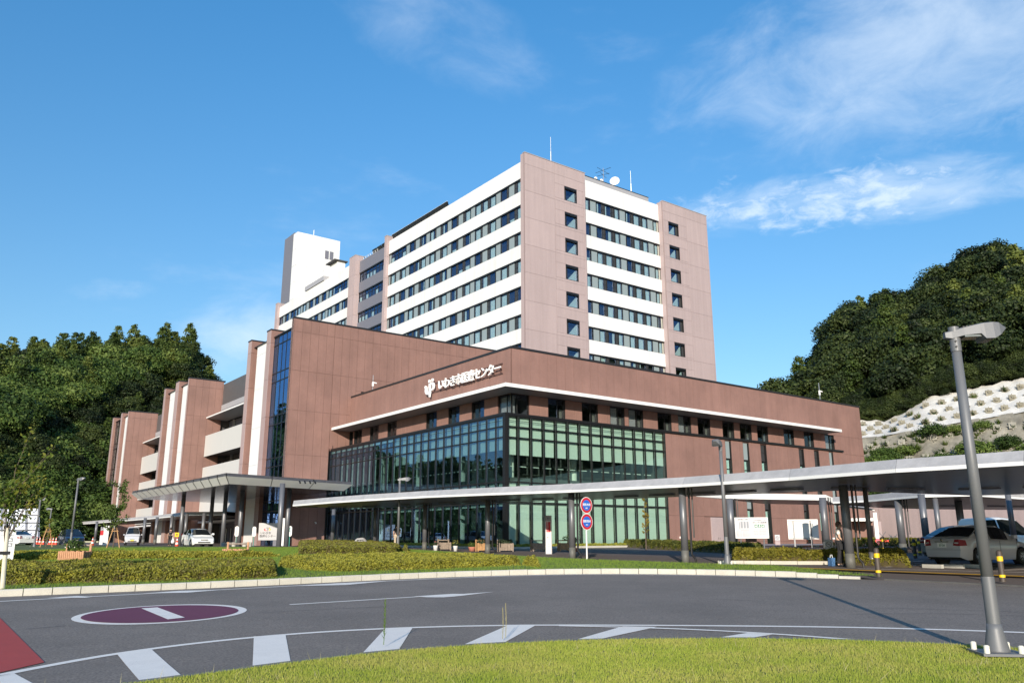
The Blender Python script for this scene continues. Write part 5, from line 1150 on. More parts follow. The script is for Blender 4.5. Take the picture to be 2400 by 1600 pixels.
# porte-cochere
pz_ = 4.5
und = [onz(536.5, 1133.5, pz_), onz(323.4, 1168.9, pz_), onz(532, 1179, pz_), onz(806, 1150, pz_)]
pc = thing('entrance_canopy', 'large flat drop-off canopy with slanted pale edge panels and dark top on round columns', 'canopy')
cen = sum(und, Vector()) / 4
rim = []
for i in range(4):
    p, a, b = und[i], und[i - 1], und[(i + 1) % 4]; d = ((p - a).normalized() + (p - b).normalized()); rim.append(p + d.normalized() * .8 + Vector((0, 0, .56)))
MB().add(und, [(0, 1, 2, 3)]).build('soffit', 'soffit_gloss', pc)
for i in range(4):
    j = (i + 1) % 4; n = max(2, int((und[j] - und[i]).length / (2.0 if i == 0 else 3.4)))
    for k in range(n):
        a, b = k / n + .003, (k + 1) / n - .003
        MB().add([und[i].lerp(und[j], a), und[i].lerp(und[j], b), rim[i].lerp(rim[j], b), rim[i].lerp(rim[j], a)], [(0, 1, 2, 3), (3, 2, 1, 0)]).build('edge_panel', 'panel_grey', pc)
        ins = lambda q: q + (cen - q).normalized() * .18
        r0, r1 = rim[i].lerp(rim[j], a), rim[i].lerp(rim[j], b); u0, u1 = ins(r0), ins(r1); Z = Vector((0, 0, 1))
        MB().add([u0 - Z * .02, u1 - Z * .02, u1 + Z * .26, u0 + Z * .26], [(0, 1, 2, 3), (3, 2, 1, 0)]).build('top_fascia', 'dark_fascia', pc)
MB().add([r + (cen - r).normalized() * .18 + Vector((0, 0, .26)) for r in rim], [(0, 1, 2, 3), (3, 2, 1, 0)]).build('roof', 'dark_fascia', pc)
for (px, py, D_) in ((420.4, 1278, None), (558.8, 1280, None), (653.6, 1280, 67.), (490, 0, 93.), (521, 0, 84.), (671, 0, 76.)):
    if D_ is None: q = og(px, py)
    else: q = atY(px, 1269, D_)
    z_ = gz(q[1]); MB().cyl((0, 0, 0), (0, 0, pz_ + Z0 - z_), .2, n=18).build('column', 'column_metal', pc, (q[0], q[1], z_), smooth=True)
for k in range(4):
    q = atY(700 + k * 12, 1157, 64); MB().cyl((0, 0, 0), (.1, -.1, -.18), .06, n=8).build('spotlight', 'black_metal', pc, (q[0], q[1], pz_ + Z0 + .0))
# left walkway canopy
f4 = edge_pts([(173.5, 1229.5, 2.85), (250, 1224, 2.85), (352, 1216, 2.85), (433.7, 1208, 2.85), (530, 1207, 2.85)]); b4 = edge_pts([(176, 1230, 2.85), (300, 1228.5, 2.85), (400, 1221, 2.85), (500, 1216, 2.85), (575, 1211, 2.85)])
cc = [azc(x, d) + (2.85, .17, 'x') for x, d in ((222, 128), (335, 108), (363, 104), (398, 98), (432, 92), (473, 88))]
canopy('walkway_canopy', 'low metal walkway roof running along the far brown blocks at the left', f4, b4, cc, lights=False)
# ================================================================== LOW BUILDING AT THE RIGHT
an_ = thing('annex_building', 'low pale pink building part behind the car park at the right', 'building')
q0, q1 = atY(1905, 1269, 104), atY(2800, 1269, 84)
def wallq(a, b, z0, z1, nm, m_, th=.3, par=an_):
    d = (b - a); d.z = 0; n_ = Vector((-d.y, d.x, 0)).normalized() * th; mb = MB(); c = [a.xy, b.xy, (b + n_).xy, (a + n_).xy]
    return mb.prism([tuple(x) for x in c], z0, z1).build(nm, m_, par)
for k in range(16):
    a, b = q0.lerp(q1, k / 16 + .0006), q0.lerp(q1, (k + 1) / 16 - .0006); wallq(a, b, .2, 6.2, 'wall_panel', 'pink' if k > 1 else 'brown')
wallq(q0 + Vector((0, -.1, 0)), q1 + Vector((0, -.1, 0)), 6.2, 6.4, 'coping', 'grey_band', .6)
e0, e1 = atY(1975, 1269, 92), atY(2052, 1269, 92)
wallq(e0, e1, 3.6, 3.9, 'entrance_roof', 'fascia', 6); wallq(atY(1930, 1269, 93), atY(2050, 1269, 96), .2, 3.6, 'entrance_wall', 'brown', .3)
wallq(atY(2052, 1269, 94.5), atY(2062, 1269, 94), .2, 3.6, 'entrance_post', 'pink', .4)
# ================================================================== LAMPS
mat('lamp_grey', (.135, .14, .15), .5, .12, noise=.04, nscale=3); mat('lamp_glass', (.16, .17, .16), .15, spec=.8); mat('cream_cap', (.66, .64, .55), .6)
def street_lamp(loc, H, head_rz, label, big=False, s=1.):
    t = thing('street_lamp', label, 'street lamp', loc, head_rz, 'street lamps'); n = 24 if big else 14
    o = MB().cyl((0, 0, .32), (0, 0, H * .22), .085, .082, n, caps=False).cyl((0, 0, H * .22), (0, 0, H), .077, .062, n).build('pole', 'lamp_grey', t, smooth=True)
    MB().lathe([(.0, 0), (.15, 0), (.15, .03), (.10, .28), (.088, .36), (.086, .36)], n).build('pole_base', 'lamp_grey', t, smooth=True)
    MB().box(-.28, .28, -.28, .28, -.02, .012).build('base_plate', 'lamp_grey', t)
    for a, b in ((-.21, -.21), (.21, -.21), (.21, .21), (-.21, .21)): MB().cyl((a, b, .01), (a, b, .10), .036, n=12).cyl((a, b, .10), (a, b, .112), .036, .02, n=12).build('bolt_cap', 'cream_cap', t)
    # head: arm, slatted housing and tapered lens, pointing along +x
    prof = [(-.16, .0, .10, .06), (-.06, -.02, .12, .08), (.12, .02, .17, .13), (.36, .03, .215, .17), (.42, -.06, .225, .19), (.56, -.06, .235, .19), (.66, .0, .23, .17), (.80, .13, .16, .05)]
    v = []; f = []
    for x, z0_, z1_, w in prof: v += [(x, -w, z0_), (x, w, z0_), (x, w * .85, z1_ - .02), (x, w * .5, z1_), (x, -w * .5, z1_), (x, -w * .85, z1_ - .02)]
    for k in range(len(prof) - 1): f += [(6 * k + j, 6 * k + (j + 1) % 6, 6 * k + 6 + (j + 1) % 6, 6 * k + 6 + j) for j in range(6)]
    f += [tuple(range(5, -1, -1)), tuple(range(6 * (len(prof) - 1), 6 * len(prof)))]
    MB().add(v, f).build('lamp_head', 'lamp_grey', t, (0, 0, H - .10)).scale = (.86, .86, .86)
    MB().box(.10, .40, -.11, .11, H - .11, H - .075).box(.37, .47, -.11, .11, H - .158, H - .148).build('lens', 'lamp_glass', t)
    MB().cyl((0, 0, H - .3), (0, 0, H + .06), .072, .072, n).build('head_collar', 'lamp_grey', t)
    if big:
        for k in range(10): MB().box(.09 + k * .045, .115 + k * .045, -.1, .1, H + .03 + k * .0055, H + .05 + k * .0055).build('cooling_slot', 'black_metal', t)
        for z in (H - .16, H - .24): MB().cyl((-.02, -.07, z), (-.02, -.085, z), .014, n=8).build('bolt', 'black_metal', t)
    return t
p = og(2340, 1541); p.z = gz(p.y) + .07; street_lamp(p, 4.36, math.radians(-8), 'nearest tall grey street lamp at the right, head reaching right, base bolted on the lawn', True)
p = og(1706, 1328); p.z = gz(p.y) + .1; street_lamp(p, 4.5, math.radians(-122), 'street lamp on the grass strip with its head turned to the viewer')
p = og(932, 1293); street_lamp(p, 4.4, math.radians(12), 'street lamp rising out of the hedge before the glass front')
p = atY(165, 1275, 68); p.z = gz(p.y) + .1; street_lamp(p, 4.9, math.radians(-25), 'street lamp at the left in front of the dark blue car')
p = atY(315 / 3.92, 1278, 78); p.z = gz(p.y); street_lamp(p, 3.9, math.radians(-10), 'short street lamp before the white framed slope')
p = atY(430 / 3.92, 1276, 110); p.z = gz(p.y); street_lamp(p, 4.0, math.radians(170), 'distant street lamp between the framed slope and the dark car')
# ================================================================== CARS
mat('tyre', (.018, .018, .018), .85); mat('rim', (.42, .43, .45), .35, .8); mat('car_glass', (.012, .015, .017), .04, spec=1.0, coat=.3); mat('tail_red', (.22, .008, .012), .15, coat=.6); mat('tail_white', (.75, .72, .70), .2)
mat('head_glass', (.55, .57, .60), .12, coat=.6); mat('plate_white', (.78, .78, .75), .5); mat('plate_yellow', (.80, .55, .02), .5); mat('plate_green', (.02, .17, .06), .5); mat('car_black', (.015, .015, .016), .45); mat('chrome', (.6, .6, .62), .15, .95)
def carpaint(name, col, metal=.0): mat(name, col, .34, metal, coat=.8)
carpaint('paint_silver', (.58, .58, .60), .25); carpaint('paint_white', (.74, .74, .71)); carpaint('paint_navy', (.016, .022, .045), .3); carpaint('paint_grey', (.25, .26, .28), .6)
CARS = {  # L, W, lower outline (x, z) of belt, roof: x of cowl, windscreen top, roof end, deck; heights
 'sedan': dict(L=4.4, W=1.7, belt=[(-2.2, .80), (-2.12, .97), (-1.5, 1.0), (-.6, .95), (.9, .90), (1.4, .84), (1.95, .70), (2.2, .48)], roof=[(-1.72, 1.0), (-.95, 1.40), (-.4, 1.47), (.35, 1.45), (1.15, .92)], wb=(-1.3, 1.3), r=.31, gc=.2),
 'hatch': dict(L=4.46, W=1.745, belt=[(-2.23, .75), (-2.15, 1.02), (-1.5, 1.02), (-.6, .97), (.9, .92), (1.5, .84), (2.0, .68), (2.23, .45)], roof=[(-2.02, 1.05), (-1.1, 1.40), (-.2, 1.49), (.35, 1.44), (1.35, .92)], wb=(-1.35, 1.35), r=.32, gc=.18),
 'van': dict(L=4.7, W=1.72, belt=[(-2.35, .6), (-2.30, 1.05), (-1.5, 1.05), (-.6, 1.02), (1.1, .98), (1.6, .95), (2.15, .80), (2.35, .5)], roof=[(-2.26, 1.1), (-2.12, 1.78), (-.6, 1.86), (.55, 1.80), (1.65, 1.0)], wb=(-1.4, 1.4), r=.32, gc=.18),
 'mpv': dict(L=4.6, W=1.74, belt=[(-2.3, .6), (-2.25, 1.0), (-1.5, 1.0), (-.6, .97), (1.0, .93), (1.6, .88), (2.1, .72), (2.3, .46)], roof=[(-2.2, 1.05), (-1.9, 1.55), (-.5, 1.63), (.5, 1.57), (1.55, .95)], wb=(-1.35, 1.35), r=.32, gc=.18),
 'kei': dict(L=3.4, W=1.48, belt=[(-1.7, .6), (-1.67, 1.05), (-1.0, 1.05), (-.3, 1.02), (1.0, 1.0), (1.3, .98), (1.58, .86), (1.7, .55)], roof=[(-1.66, 1.1), (-1.55, 1.80), (-.5, 1.88), (.65, 1.80), (1.38, 1.02)], wb=(-1.1, 1.15), r=.28, gc=.2)}
def build_car(kind, paint, loc, rz, label, plate=('plate_white', ''), rear=True, group=None, name='parked_car'):
    c = CARS[kind]; L_, Wd = c['L'], c['W'] / 2; t = thing(name, label, 'van' if kind in ('van', 'kei') else 'car', loc, rz, group)
    xs = np.linspace(-L_ / 2, L_ / 2, 85); bx, bz = zip(*c['belt']); rx, rz_ = zip(*c['roof']); r = c['r']
    belt = np.interp(xs, bx, bz); hw = Wd * (1 - .16 * np.clip((np.abs(xs) - L_ / 2 + .55) / .55, 0, 1) ** 2)
    roof = np.where((xs > rx[0]) & (xs < rx[-1]), np.interp(xs, rx, rz_), 0); roof = np.maximum(roof, belt)
    # soften
    bot = np.full_like(xs, c['gc']); 
    for w_ in c['wb']: d = np.abs(xs - w_); a = r + .055; bot = np.maximum(bot, np.where(d < a, r + np.sqrt(np.maximum(a * a - d * d, 0)), 0))
    endlift = .10 * np.clip((np.abs(xs) - L_ / 2 + .25) / .25, 0, 1); bot = np.maximum(bot, c['gc'] + endlift)
    V = []; n = len(xs)
    for i, x in enumerate(xs):
        b, h, w_, ro = bot[i], belt[i], hw[i], roof[i]; g = ro - h; mid = max((b + h) / 2, b + .01); sh_ = h - .06 if h - .06 > b + .02 else b + .015
        gw = w_ * .93 if g > .02 else w_ * .86; tw = w_ * (.93 - .26 * min(1, g / .55)) if g > .02 else w_ * .5
        ring = [(w_ * .93, b), (w_, mid), (w_ * .985, sh_), (w_ * .93, h), (gw * .985, h + min(.01, g)), (tw + (gw - tw) * .12, h + g * .86), (tw * .82, ro if g < .05 else ro - .012), (0, ro + (.015 if g > .05 else .012))]
        V += [(x, -y, z) for y, z in ring] + [(x, y, z) for y, z in reversed(ring[:-1])]
    k = 15; F = []; G = []
    for i in range(n - 1):
        for j in range(k - 1):
            q = (i * k + j, (i + 1) * k + j, (i + 1) * k + j + 1, i * k + j + 1)
            F.append(q)
    F += [tuple(range(k - 1, -1, -1)), tuple((n - 1) * k + j for j in range(k))]
    body = MB().add(V, F).build('body', paint, t, smooth=True); 
    m_ = body.modifiers.new('split', 'EDGE_SPLIT'); m_.split_angle = math.radians(38)
    MB().box(-L_ / 2 + .15, L_ / 2 - .15, -Wd + .22, Wd - .22, c['gc'] + .02, c['gc'] + .35).build('underbody', 'car_black', t)
    Va = np.array(V)
    # windows: strips of the greenhouse, pushed 6 mm out
    def glassq(i0, i1, j0, j1, nm, inset=(.0, .0), push=.007):
        vs = []; fs = []
        for i in range(i0, i1 + 1):
            for j in (j0, j1):
                pnt = Va[i * k + j]; ctr = np.array([pnt[0], 0, .9]); nn_ = pnt - ctr; nn_ /= np.linalg.norm(nn_) + 1e-9; vs.append(tuple(pnt + nn_ * push))
        m2 = i1 - i0
        for a in range(m2): fs.append((2 * a, 2 * a + 2, 2 * a + 3, 2 * a + 1))
        return MB().add(vs, fs + [tuple(reversed(f)) for f in fs]).build(nm, 'car_glass', t)
    def ix(x): return int(np.argmin(np.abs(xs - x)))
    x0, x1 = rx[0], rx[-1]; pil = ([x0 + .34, (x0 + x1) / 2 - .25, x1 - .52] if kind != 'van' and kind != 'mpv' and kind != 'kei' else [x0 + .15, x0 + (x1 - x0) * .30, x0 + (x1 - x0) * .58, x1 - .42])
    for a, b in zip(pil[:-1], pil[1:]):
        for (j0, j1) in ((4, 5), (9, 10)): glassq(ix(a) + 1, ix(b) - 1, j0, j1, 'side_window')
    # windscreen and rear window follow the slope across the car
    def cross(xa, xb, nm):
        i0, i1 = ix(xa), ix(xb); vs = []; fs = []
        for i in range(min(i0, i1), max(i0, i1) + 1):
            row = [Va[i * k + j] for j in (6, 7, 8)]
            e0, e1 = Va[i * k + 5], Va[i * k + 9]; pts = [e0 * .7 + row[0] * .3] + row + [e1 * .7 + row[2] * .3]
            for p_ in pts: vs.append((p_[0] + (.006 if xa > 0 else -.006), p_[1], p_[2] + .008))
        m2 = abs(i1 - i0)
        for a in range(m2):
            for j in range(4): fs.append((5 * a + j, 5 * a + 5 + j, 5 * a + 6 + j, 5 * a + 1 + j))
        MB().add(vs, fs + [tuple(reversed(f)) for f in fs]).build(nm, 'car_glass', t)
    cross(rx[-2] + .06, x1 - .08, 'windscreen'); cross(x0 + .1, rx[1] - .05, 'rear_window')
    for w_ in c['wb']:
        for s in (-1, 1):
            wh = MB().cyl((0, -.1, 0), (0, .1, 0), r, n=22).build('wheel', 'tyre', t, (w_, s * (Wd - .115), r))
            MB().lathe([(0, .104), (r * .16, .106), (r * .62, .098), (r * .66, .112), (r * .68, .09)], 18).build('rim', 'rim', wh, rot=(math.radians(-90 * s), 0, 0))
            for a in range(6): MB().box(-.018, .018, r * .18, r * .6, .107, .115).build('spoke', 'car_black', wh, rot=(math.radians(-90 * s), 0, 0)).rotation_euler = Matrix.Rotation(math.radians(-90 * s), 3, 'X').to_euler() if a == 0 else (Matrix.Rotation(math.radians(-90 * s), 3, 'X') @ Matrix.Rotation(a * math.pi / 3, 3, 'Z')).to_euler()
            MB().cyl((w_, s * (Wd - .24), r), (w_, s * (Wd - .22), r), r + .05, n=20).build('wheel_arch', 'car_black', t)
    for s in (-1, 1):
        MB().add([(x1 - .42, s * (Wd - .03), .98 if kind != 'sedan' else .95), (x1 - .30, s * (Wd + .14), .97), (x1 - .30, s * (Wd + .15), 1.10), (x1 - .44, s * (Wd - .0), 1.10), (x1 - .52, s * (Wd + .13), .98), (x1 - .52, s * (Wd + .14), 1.09)], [(0, 1, 2, 3), (0, 4, 1), (3, 2, 5), (1, 4, 5, 2), (0, 3, 5, 4), (3, 2, 1, 0), (1, 4, 0), (5, 2, 3), (2, 5, 4, 1), (4, 5, 3, 0)]).build('mirror', paint, t)
        hz = float(np.interp(L_ / 2 - .2, bx, bz))
        MB().add([(L_ / 2 - .12, s * Wd * .55, hz - .13), (L_ / 2 - .42, s * Wd * .975, hz - .10), (L_ / 2 - .62, s * Wd * .985, hz + .06), (L_ / 2 - .22, s * Wd * .62, hz - .0), (L_ / 2 - .30, s * Wd * .99, hz - .13)], [(0, 1, 2, 3), (3, 2, 1, 0), (0, 4, 1), (1, 4, 0)]).build('headlight', 'head_glass', t)
        tz_ = .82 if kind == 'sedan' else 1.0
        tl = MB().add([(-L_ / 2 - .012, s * Wd * .52, tz_ - .10), (-L_ / 2 - .012, s * Wd * .84, tz_ - .12), (-L_ / 2 + .22, s * (Wd * .99 + .01), tz_ - .10), (-L_ / 2 + .16, s * (Wd * .985 + .01), tz_ + .09), (-L_ / 2 - .0, s * Wd * .80, tz_ + .12), (-L_ / 2 + .02, s * Wd * .6, tz_ + .12)], [(0, 1, 4, 5), (1, 2, 3, 4), (5, 4, 1, 0), (4, 3, 2, 1)]).build('tail_light', 'tail_red', t)
        MB().add([(-L_ / 2 - .02, s * Wd * .60, tz_ - .03), (-L_ / 2 - .02, s * Wd * .80, tz_ - .04), (-L_ / 2 - .02, s * Wd * .80, tz_ + .01), (-L_ / 2 - .02, s * Wd * .62, tz_ + .015)], [(0, 1, 2, 3), (3, 2, 1, 0)]).build('reverse_light', 'tail_white', tl)
        for xd in ((-.62, .28) if kind in ('sedan', 'hatch') else (-.75, .35)): MB().box(xd, xd + .16, s * (Wd + .002) if s > 0 else -Wd - .022, s * (Wd + .022) if s > 0 else -Wd - .002, .80, .825).build('door_handle', paint, t)
        for xd in (-.95, -.05, .98): MB().box(xd, xd + .012, s * (Wd - .004) if s > 0 else -Wd - .004, s * (Wd + .004) if s > 0 else -Wd + .004, .32, .9).build('door_seam', 'car_black', t)
    MB().box(L_ / 2 - .05, L_ / 2 + .012, -Wd * .55, Wd * .55, .33, .42).build('grille', 'car_black', t)
    MB().box(L_ / 2 - .12, L_ / 2 + .0, -Wd * .3, Wd * .3, .55, .60).build('upper_grille', 'chrome', t)
    zp = .74 if kind == 'sedan' else (.62 if kind != 'kei' else .5)
    pm, ptxt = plate
    pr = MB().box(-L_ / 2 - .03, -L_ / 2 - .015, -.18, .18, zp - .09, zp + .09).build('number_plate', pm, t)
    if ptxt:
        o = put_text(ptxt, .10, 'plate_green', pr, face_mat(-L_ / 2 - .036, -.015, zp - .02, (0, -1, 0), (0, 0, 1)), 'lettering', .001, .002); put_text('いわき', .045, 'plate_green', pr, face_mat(-L_ / 2 - .036, 0, zp + .05, (0, -1, 0), (0, 0, 1)), 'lettering', .001)
        MB().box(-L_ / 2 - .028, -L_ / 2 - .006, -.27, .27, zp + .10, zp + .125).build('plate_trim', 'chrome', t)
        MB().lathe([(0, .01), (.045, .01), (.05, 0)], 14).build('badge', 'chrome', t, (-L_ / 2 - .02, 0, zp + .175), (0, math.radians(-90), 0))
        MB().box(-L_ / 2 - .004, -L_ / 2 + .004, -Wd * .86, Wd * .86, .56, .568).box(-L_ / 2 - .004, -L_ / 2 + .004, -Wd * .5, Wd * .5, .60, .606).build('panel_seam', 'car_black', t)
    MB().box(L_ / 2 + .0, L_ / 2 + .02, -.165, .165, .42, .52).build('number_plate', pm, t)
    return t
def on(x, y, dz=0): return (x, y, gz(y) + dz)
hd = math.radians(27)
fwd_ = Vector((math.cos(hd), math.sin(hd), 0))
def rearat(px, D_, half): q = atY(px, 1269, D_) + fwd_ * half; return on(q.x, q.y, .02)
build_car('sedan', 'paint_silver', rearat(2207, 35.2, 2.2), hd, 'silver saloon parked under the canopy, plate ending 57-24, its back to the viewer', ('plate_white', '57-24'))
build_car('sedan', 'paint_grey', rearat(2190, 41.5, 2.2), hd, 'darker grey saloon mostly hidden between the silver saloon and the white van')
build_car('van', 'paint_white', rearat(2272, 45.5, 2.35), hd, 'white people carrier parked behind the silver saloon at the right edge')
build_car('hatch', 'paint_white', on(-25.9, 68.6, .02), math.radians(-56), 'white hatchback waiting under the big entrance canopy')
build_car('kei', 'paint_silver', on(-39.2, 86.0, .02), math.radians(-66), 'small silver van with yellow number plate beyond the young tree', ('plate_yellow', ''), name='parked_van')
build_car('mpv', 'paint_navy', on(-44.2, 83.5, .02), math.radians(-52), 'dark blue car behind the left street lamp')
p = atY(31, 1278, 96); build_car('sedan', 'paint_white', on(p.x, p.y, .02), math.radians(150), 'white and dark car with a red tail light at the far left edge')
# ================================================================== PEOPLE
mat('skin', (.52, .33, .24), .55); mat('hair_dark', (.03, .02, .015), .6); mat('hair_brown', (.10, .05, .03), .6); mat('cloth_black', (.015, .015, .018), .85); mat('cloth_white', (.68, .67, .65), .8); mat('vest_print', (.33, .31, .29), .85, noise=.6, nscale=26); mat('cloth_beige', (.48, .40, .30), .85); mat('mask_white', (.78, .78, .78), .7); mat('bag_white', (.75, .76, .76), .5); mat('blue_bag', (.05, .13, .28), .6, noise=.5, nscale=14)
def skin(name, verts, edges, radii, mat_, parent, root=0, sub=1):
    me = bpy.data.meshes.new(name); me.from_pydata(verts, edges, []); me.materials.append(M[mat_]); o = link(name, me, parent)
    o.modifiers.new('skin', 'SKIN'); sv = me.skin_vertices[0].data
    for i, r in enumerate(radii): sv[i].radius = (r, r) if not hasattr(r, '__len__') else r; sv[i].use_root = (i == root)
    s = o.modifiers.new('sub', 'SUBSURF'); s.levels = sub; s.render_levels = sub
    for p in me.polygons: p.use_smooth = True
    return o
def person(loc, rz, H, label, top, legs, hair, arms='bare', pose=0, mask=False, extras=None):
    t = thing('person', label, 'person', loc, rz); k = H / 1.65; S_ = lambda *p: tuple(q * k for q in p)
    # facing +x ; y left
    st = .10 if pose == 1 else .03
    v = [(0, 0, .93), (0, 0, 1.10), (0, 0, 1.30), (0, 0, 1.39), (.02, 0, 1.45), (.03, 0, 1.53),   # 0-5 pelvis..head centre
         (0, .10, .88), (st, .10, .48), (st - .04, .10, .07), (st + .11, .11, .03), (0, -.10, .88), (-st, -.10, .48), (-st - .08, -.10, .07), (-st + .07, -.11, .03),   # legs 6-13
         (0, .17, 1.33), (.02, .21, 1.08), (.16, .20, .90), (.20, .19, .84), (0, -.17, 1.33), (.02, -.21, 1.08), (.18, -.16, .92), (.24, -.13, .90)]          # arms 14-21
    if pose == 2: v[15:18] = [(.0, .23, 1.06), (.06, .24, .82), (.07, .24, .76)]; v[19:22] = [(.0, -.23, 1.06), (.06, -.24, .82), (.07, -.24, .76)]
    e = [(0, 1), (1, 2), (2, 3), (3, 4), (4, 5), (0, 6), (6, 7), (7, 8), (8, 9), (0, 10), (10, 11), (11, 12), (12, 13), (3, 14), (14, 15), (15, 16), (16, 17), (3, 18), (18, 19), (19, 20), (20, 21)]
    r = [(.145, .11), (.13, .10), (.15, .105), (.08, .07), .052, .09, .085, .056, .04, .035, .085, .056, .04, .035, .052, .04, .028, .026, .052, .04, .028, .026]
    rr = [(q if not hasattr(q, '__len__') else q) for q in r]; rr = [(a * k if not hasattr(a, '__len__') else (a[0] * k, a[1] * k)) for a in rr]
    skin('body', [S_(*p) for p in v], e, rr, 'skin', t)
    # head shape: cranium, nose, ears, eyes, mouth
    bm = bmesh.new(); bmesh.ops.create_uvsphere(bm, u_segments=16, v_segments=12, radius=.105 * k)
    for q in bm.verts: q.co.x *= .95; q.co.y *= .78; q.co.z *= 1.12; q.co.x += (-.012 if q.co.z < 0 and q.co.x < 0 else 0) * k
    me = bpy.data.meshes.new('head'); bm.to_mesh(me); bm.free(); me.materials.append(M['skin']); h = link('head', me, t, S_(.035, 0, 1.545)); 
    for p_ in me.polygons: p_.use_smooth = True
    MB().add([S_(.095, .0, .02), S_(.125, 0, -.02), S_(.092, .018, -.025), S_(.092, -.018, -.025)], [(0, 2, 1), (0, 1, 3), (1, 2, 3)]).build('nose', 'skin', h)
    for s in (-1, 1): MB().cyl(S_(.088, s * .034, .012), S_(.097, s * .034, .012), .010 * k, n=8).build('eye', 'hair_dark', h); MB().cyl(S_(.0, s * .078, -.005), S_(-.005, s * .092, -.0), .022 * k, n=8).build('ear', 'skin', h)
    if mask: MB().add([S_(.10, -.055, -.015), S_(.128, 0, -.01), S_(.10, .055, -.015), S_(.085, .05, -.085), S_(.10, 0, -.10), S_(.085, -.05, -.085)], [(0, 1, 4, 5), (1, 2, 3, 4), (5, 4, 1, 0), (4, 3, 2, 1)]).build('face_mask', 'mask_white', h)
    else: MB().box(.088 * k, .096 * k, -.022 * k, .022 * k, -.052 * k, -.044 * k).build('mouth', 'hair_brown', h)
    bm = bmesh.new(); bmesh.ops.create_icosphere(bm, subdivisions=3, radius=.12 * k)
    g = np.random.default_rng(3)
    for q in list(bm.verts):
        q.co.x = q.co.x * .98 - .014 * k; q.co.y *= .86; q.co.z = q.co.z * 1.08 + .02 * k; q.co *= 1 + g.uniform(-.05, .05)
    bmesh.ops.delete(bm, geom=[q for q in bm.verts if q.co.z < (-.02 * k if q.co.x > 0 else -.09 * k) or (q.co.x > .055 * k and q.co.z < .055 * k)], context='VERTS')
    me = bpy.data.meshes.new('hair'); bm.to_mesh(me); bm.free(); me.materials.append(M[hair]); link('hair', me, h)
    # clothes as skins over the body
    idx = [0, 1, 2, 3, 14, 15, 18, 19]; vv = [v[i] for i in idx]; vv[0] = (0, 0, .90); vv[3] = (0, 0, 1.37)
    if arms == 'bare': vv[5] = tuple((np.array(v[14]) * .35 + np.array(v[15]) * .65)); vv[7] = tuple((np.array(v[18]) * .35 + np.array(v[19]) * .65))
    skin('shirt', [S_(*p) for p in vv], [(0, 1), (1, 2), (2, 3), (3, 4), (4, 5), (3, 6), (6, 7)], [(.165 * k, .13 * k), (.15 * k, .12 * k), (.168 * k, .122 * k), (.085 * k, .08 * k), .068 * k, .055 * k, .068 * k, .055 * k], top, t)
    skin('trousers', [S_(*v[i]) for i in (0, 6, 7, 8, 10, 11, 12)], [(0, 1), (1, 2), (2, 3), (0, 4), (4, 5), (5, 6)], [(.155 * k, .125 * k), .10 * k, .078 * k, .065 * k, .10 * k, .078 * k, .065 * k], legs, t)
    for i in (9, 13): skin('shoe', [S_(v[i][0] - .13, v[i][1], .05), S_(v[i][0] + .05, v[i][1], .035)], [(0, 1)], [.045 * k, .04 * k], 'cloth_black', t)
    for i, s in ((17, 1), (21, -1)):
        w = np.array(v[i])
        for f_ in range(4): skin('finger', [S_(w[0], w[1] + (f_ - 1.5) * .018, w[2] - .01), S_(w[0] + .025, w[1] + (f_ - 1.5) * .018, w[2] - .05), S_(w[0] + .02 - .012 * f_ * .3, w[1] + (f_ - 1.5) * .018, w[2] - .085 + .006 * abs(f_ - 1))], [(0, 1), (1, 2)], [.0095 * k, .0085 * k, .007 * k], 'skin', t)
        skin('thumb', [S_(w[0], w[1] - s * .025, w[2]), S_(w[0] + .035, w[1] - s * .035, w[2] - .035)], [(0, 1)], [.011 * k, .008 * k], 'skin', t)
    return t
q = og(1973, 1329)
p1 = person((q[0], q[1], gz(q[1]) + .04), math.radians(-25), 1.58, 'woman in patterned vest, white sleeves, mask and black trousers standing by the thick canopy column', 'vest_print', 'cloth_black', 'hair_brown', mask=True)
skin('white_sleeve', [(0, .15, 1.27), (.0, .20, 1.12)], [(0, 1)], [.075, .066], 'cloth_white', p1); skin('white_sleeve', [(0, -.15, 1.27), (.0, -.20, 1.12)], [(0, 1)], [.075, .066], 'cloth_white', p1)
bg_ = thing('handbag', 'black handbag held at the waist of the woman by the column', 'handbag', (q[0] + .03, q[1] - .12, gz(q[1]) + .86), math.radians(-25)); MB().box(-.08, .2, -.14, .14, -.22, .0).build('bag_body', 'cloth_black', bg_); MB().tube([(.05, -.1, 0), (.05, -.07, .13), (.05, .07, .13), (.05, .1, 0)], .012, 6).build('strap', 'cloth_black', bg_)
tb = thing('tote_bag', 'blue and white patterned bag standing on the ground behind the woman', 'bag', (q[0] - .22, q[1] + .35, gz(q[1]) + .04), .3); MB().box(-.08, .08, -.11, .11, 0, .30).build('bag_body', 'blue_bag', tb); MB().tube([(0, -.07, .30), (0, -.04, .40), (0, .04, .40), (0, .07, .30)], .012, 6).build('strap', 'bag_white', tb)
q = atY(929, 1283, 58); person((q[0], q[1], gz(q[1]) + .02), math.radians(100), 1.66, 'person in black T-shirt and beige trousers walking behind the middle street lamp', 'cloth_black', 'cloth_beige', 'hair_dark', pose=1)
q = atY(398, 1271, 84); person((q[0], q[1], gz(q[1]) + .02), math.radians(95), 1.66, 'person dressed in black walking towards the left blocks with a white carrier bag', 'cloth_black', 'cloth_black', 'hair_dark', pose=2)
cb = thing('carrier_bag', 'white plastic carrier bag hanging from the hand of the person in black', 'bag', (q[0] + .28, q[1] - .02, gz(q[1]) + .28), 0); MB().lathe([(0, 0), (.13, .02), (.16, .15), (.10, .34), (.03, .46)], 10).build('bag_body', 'bag_white', cb)
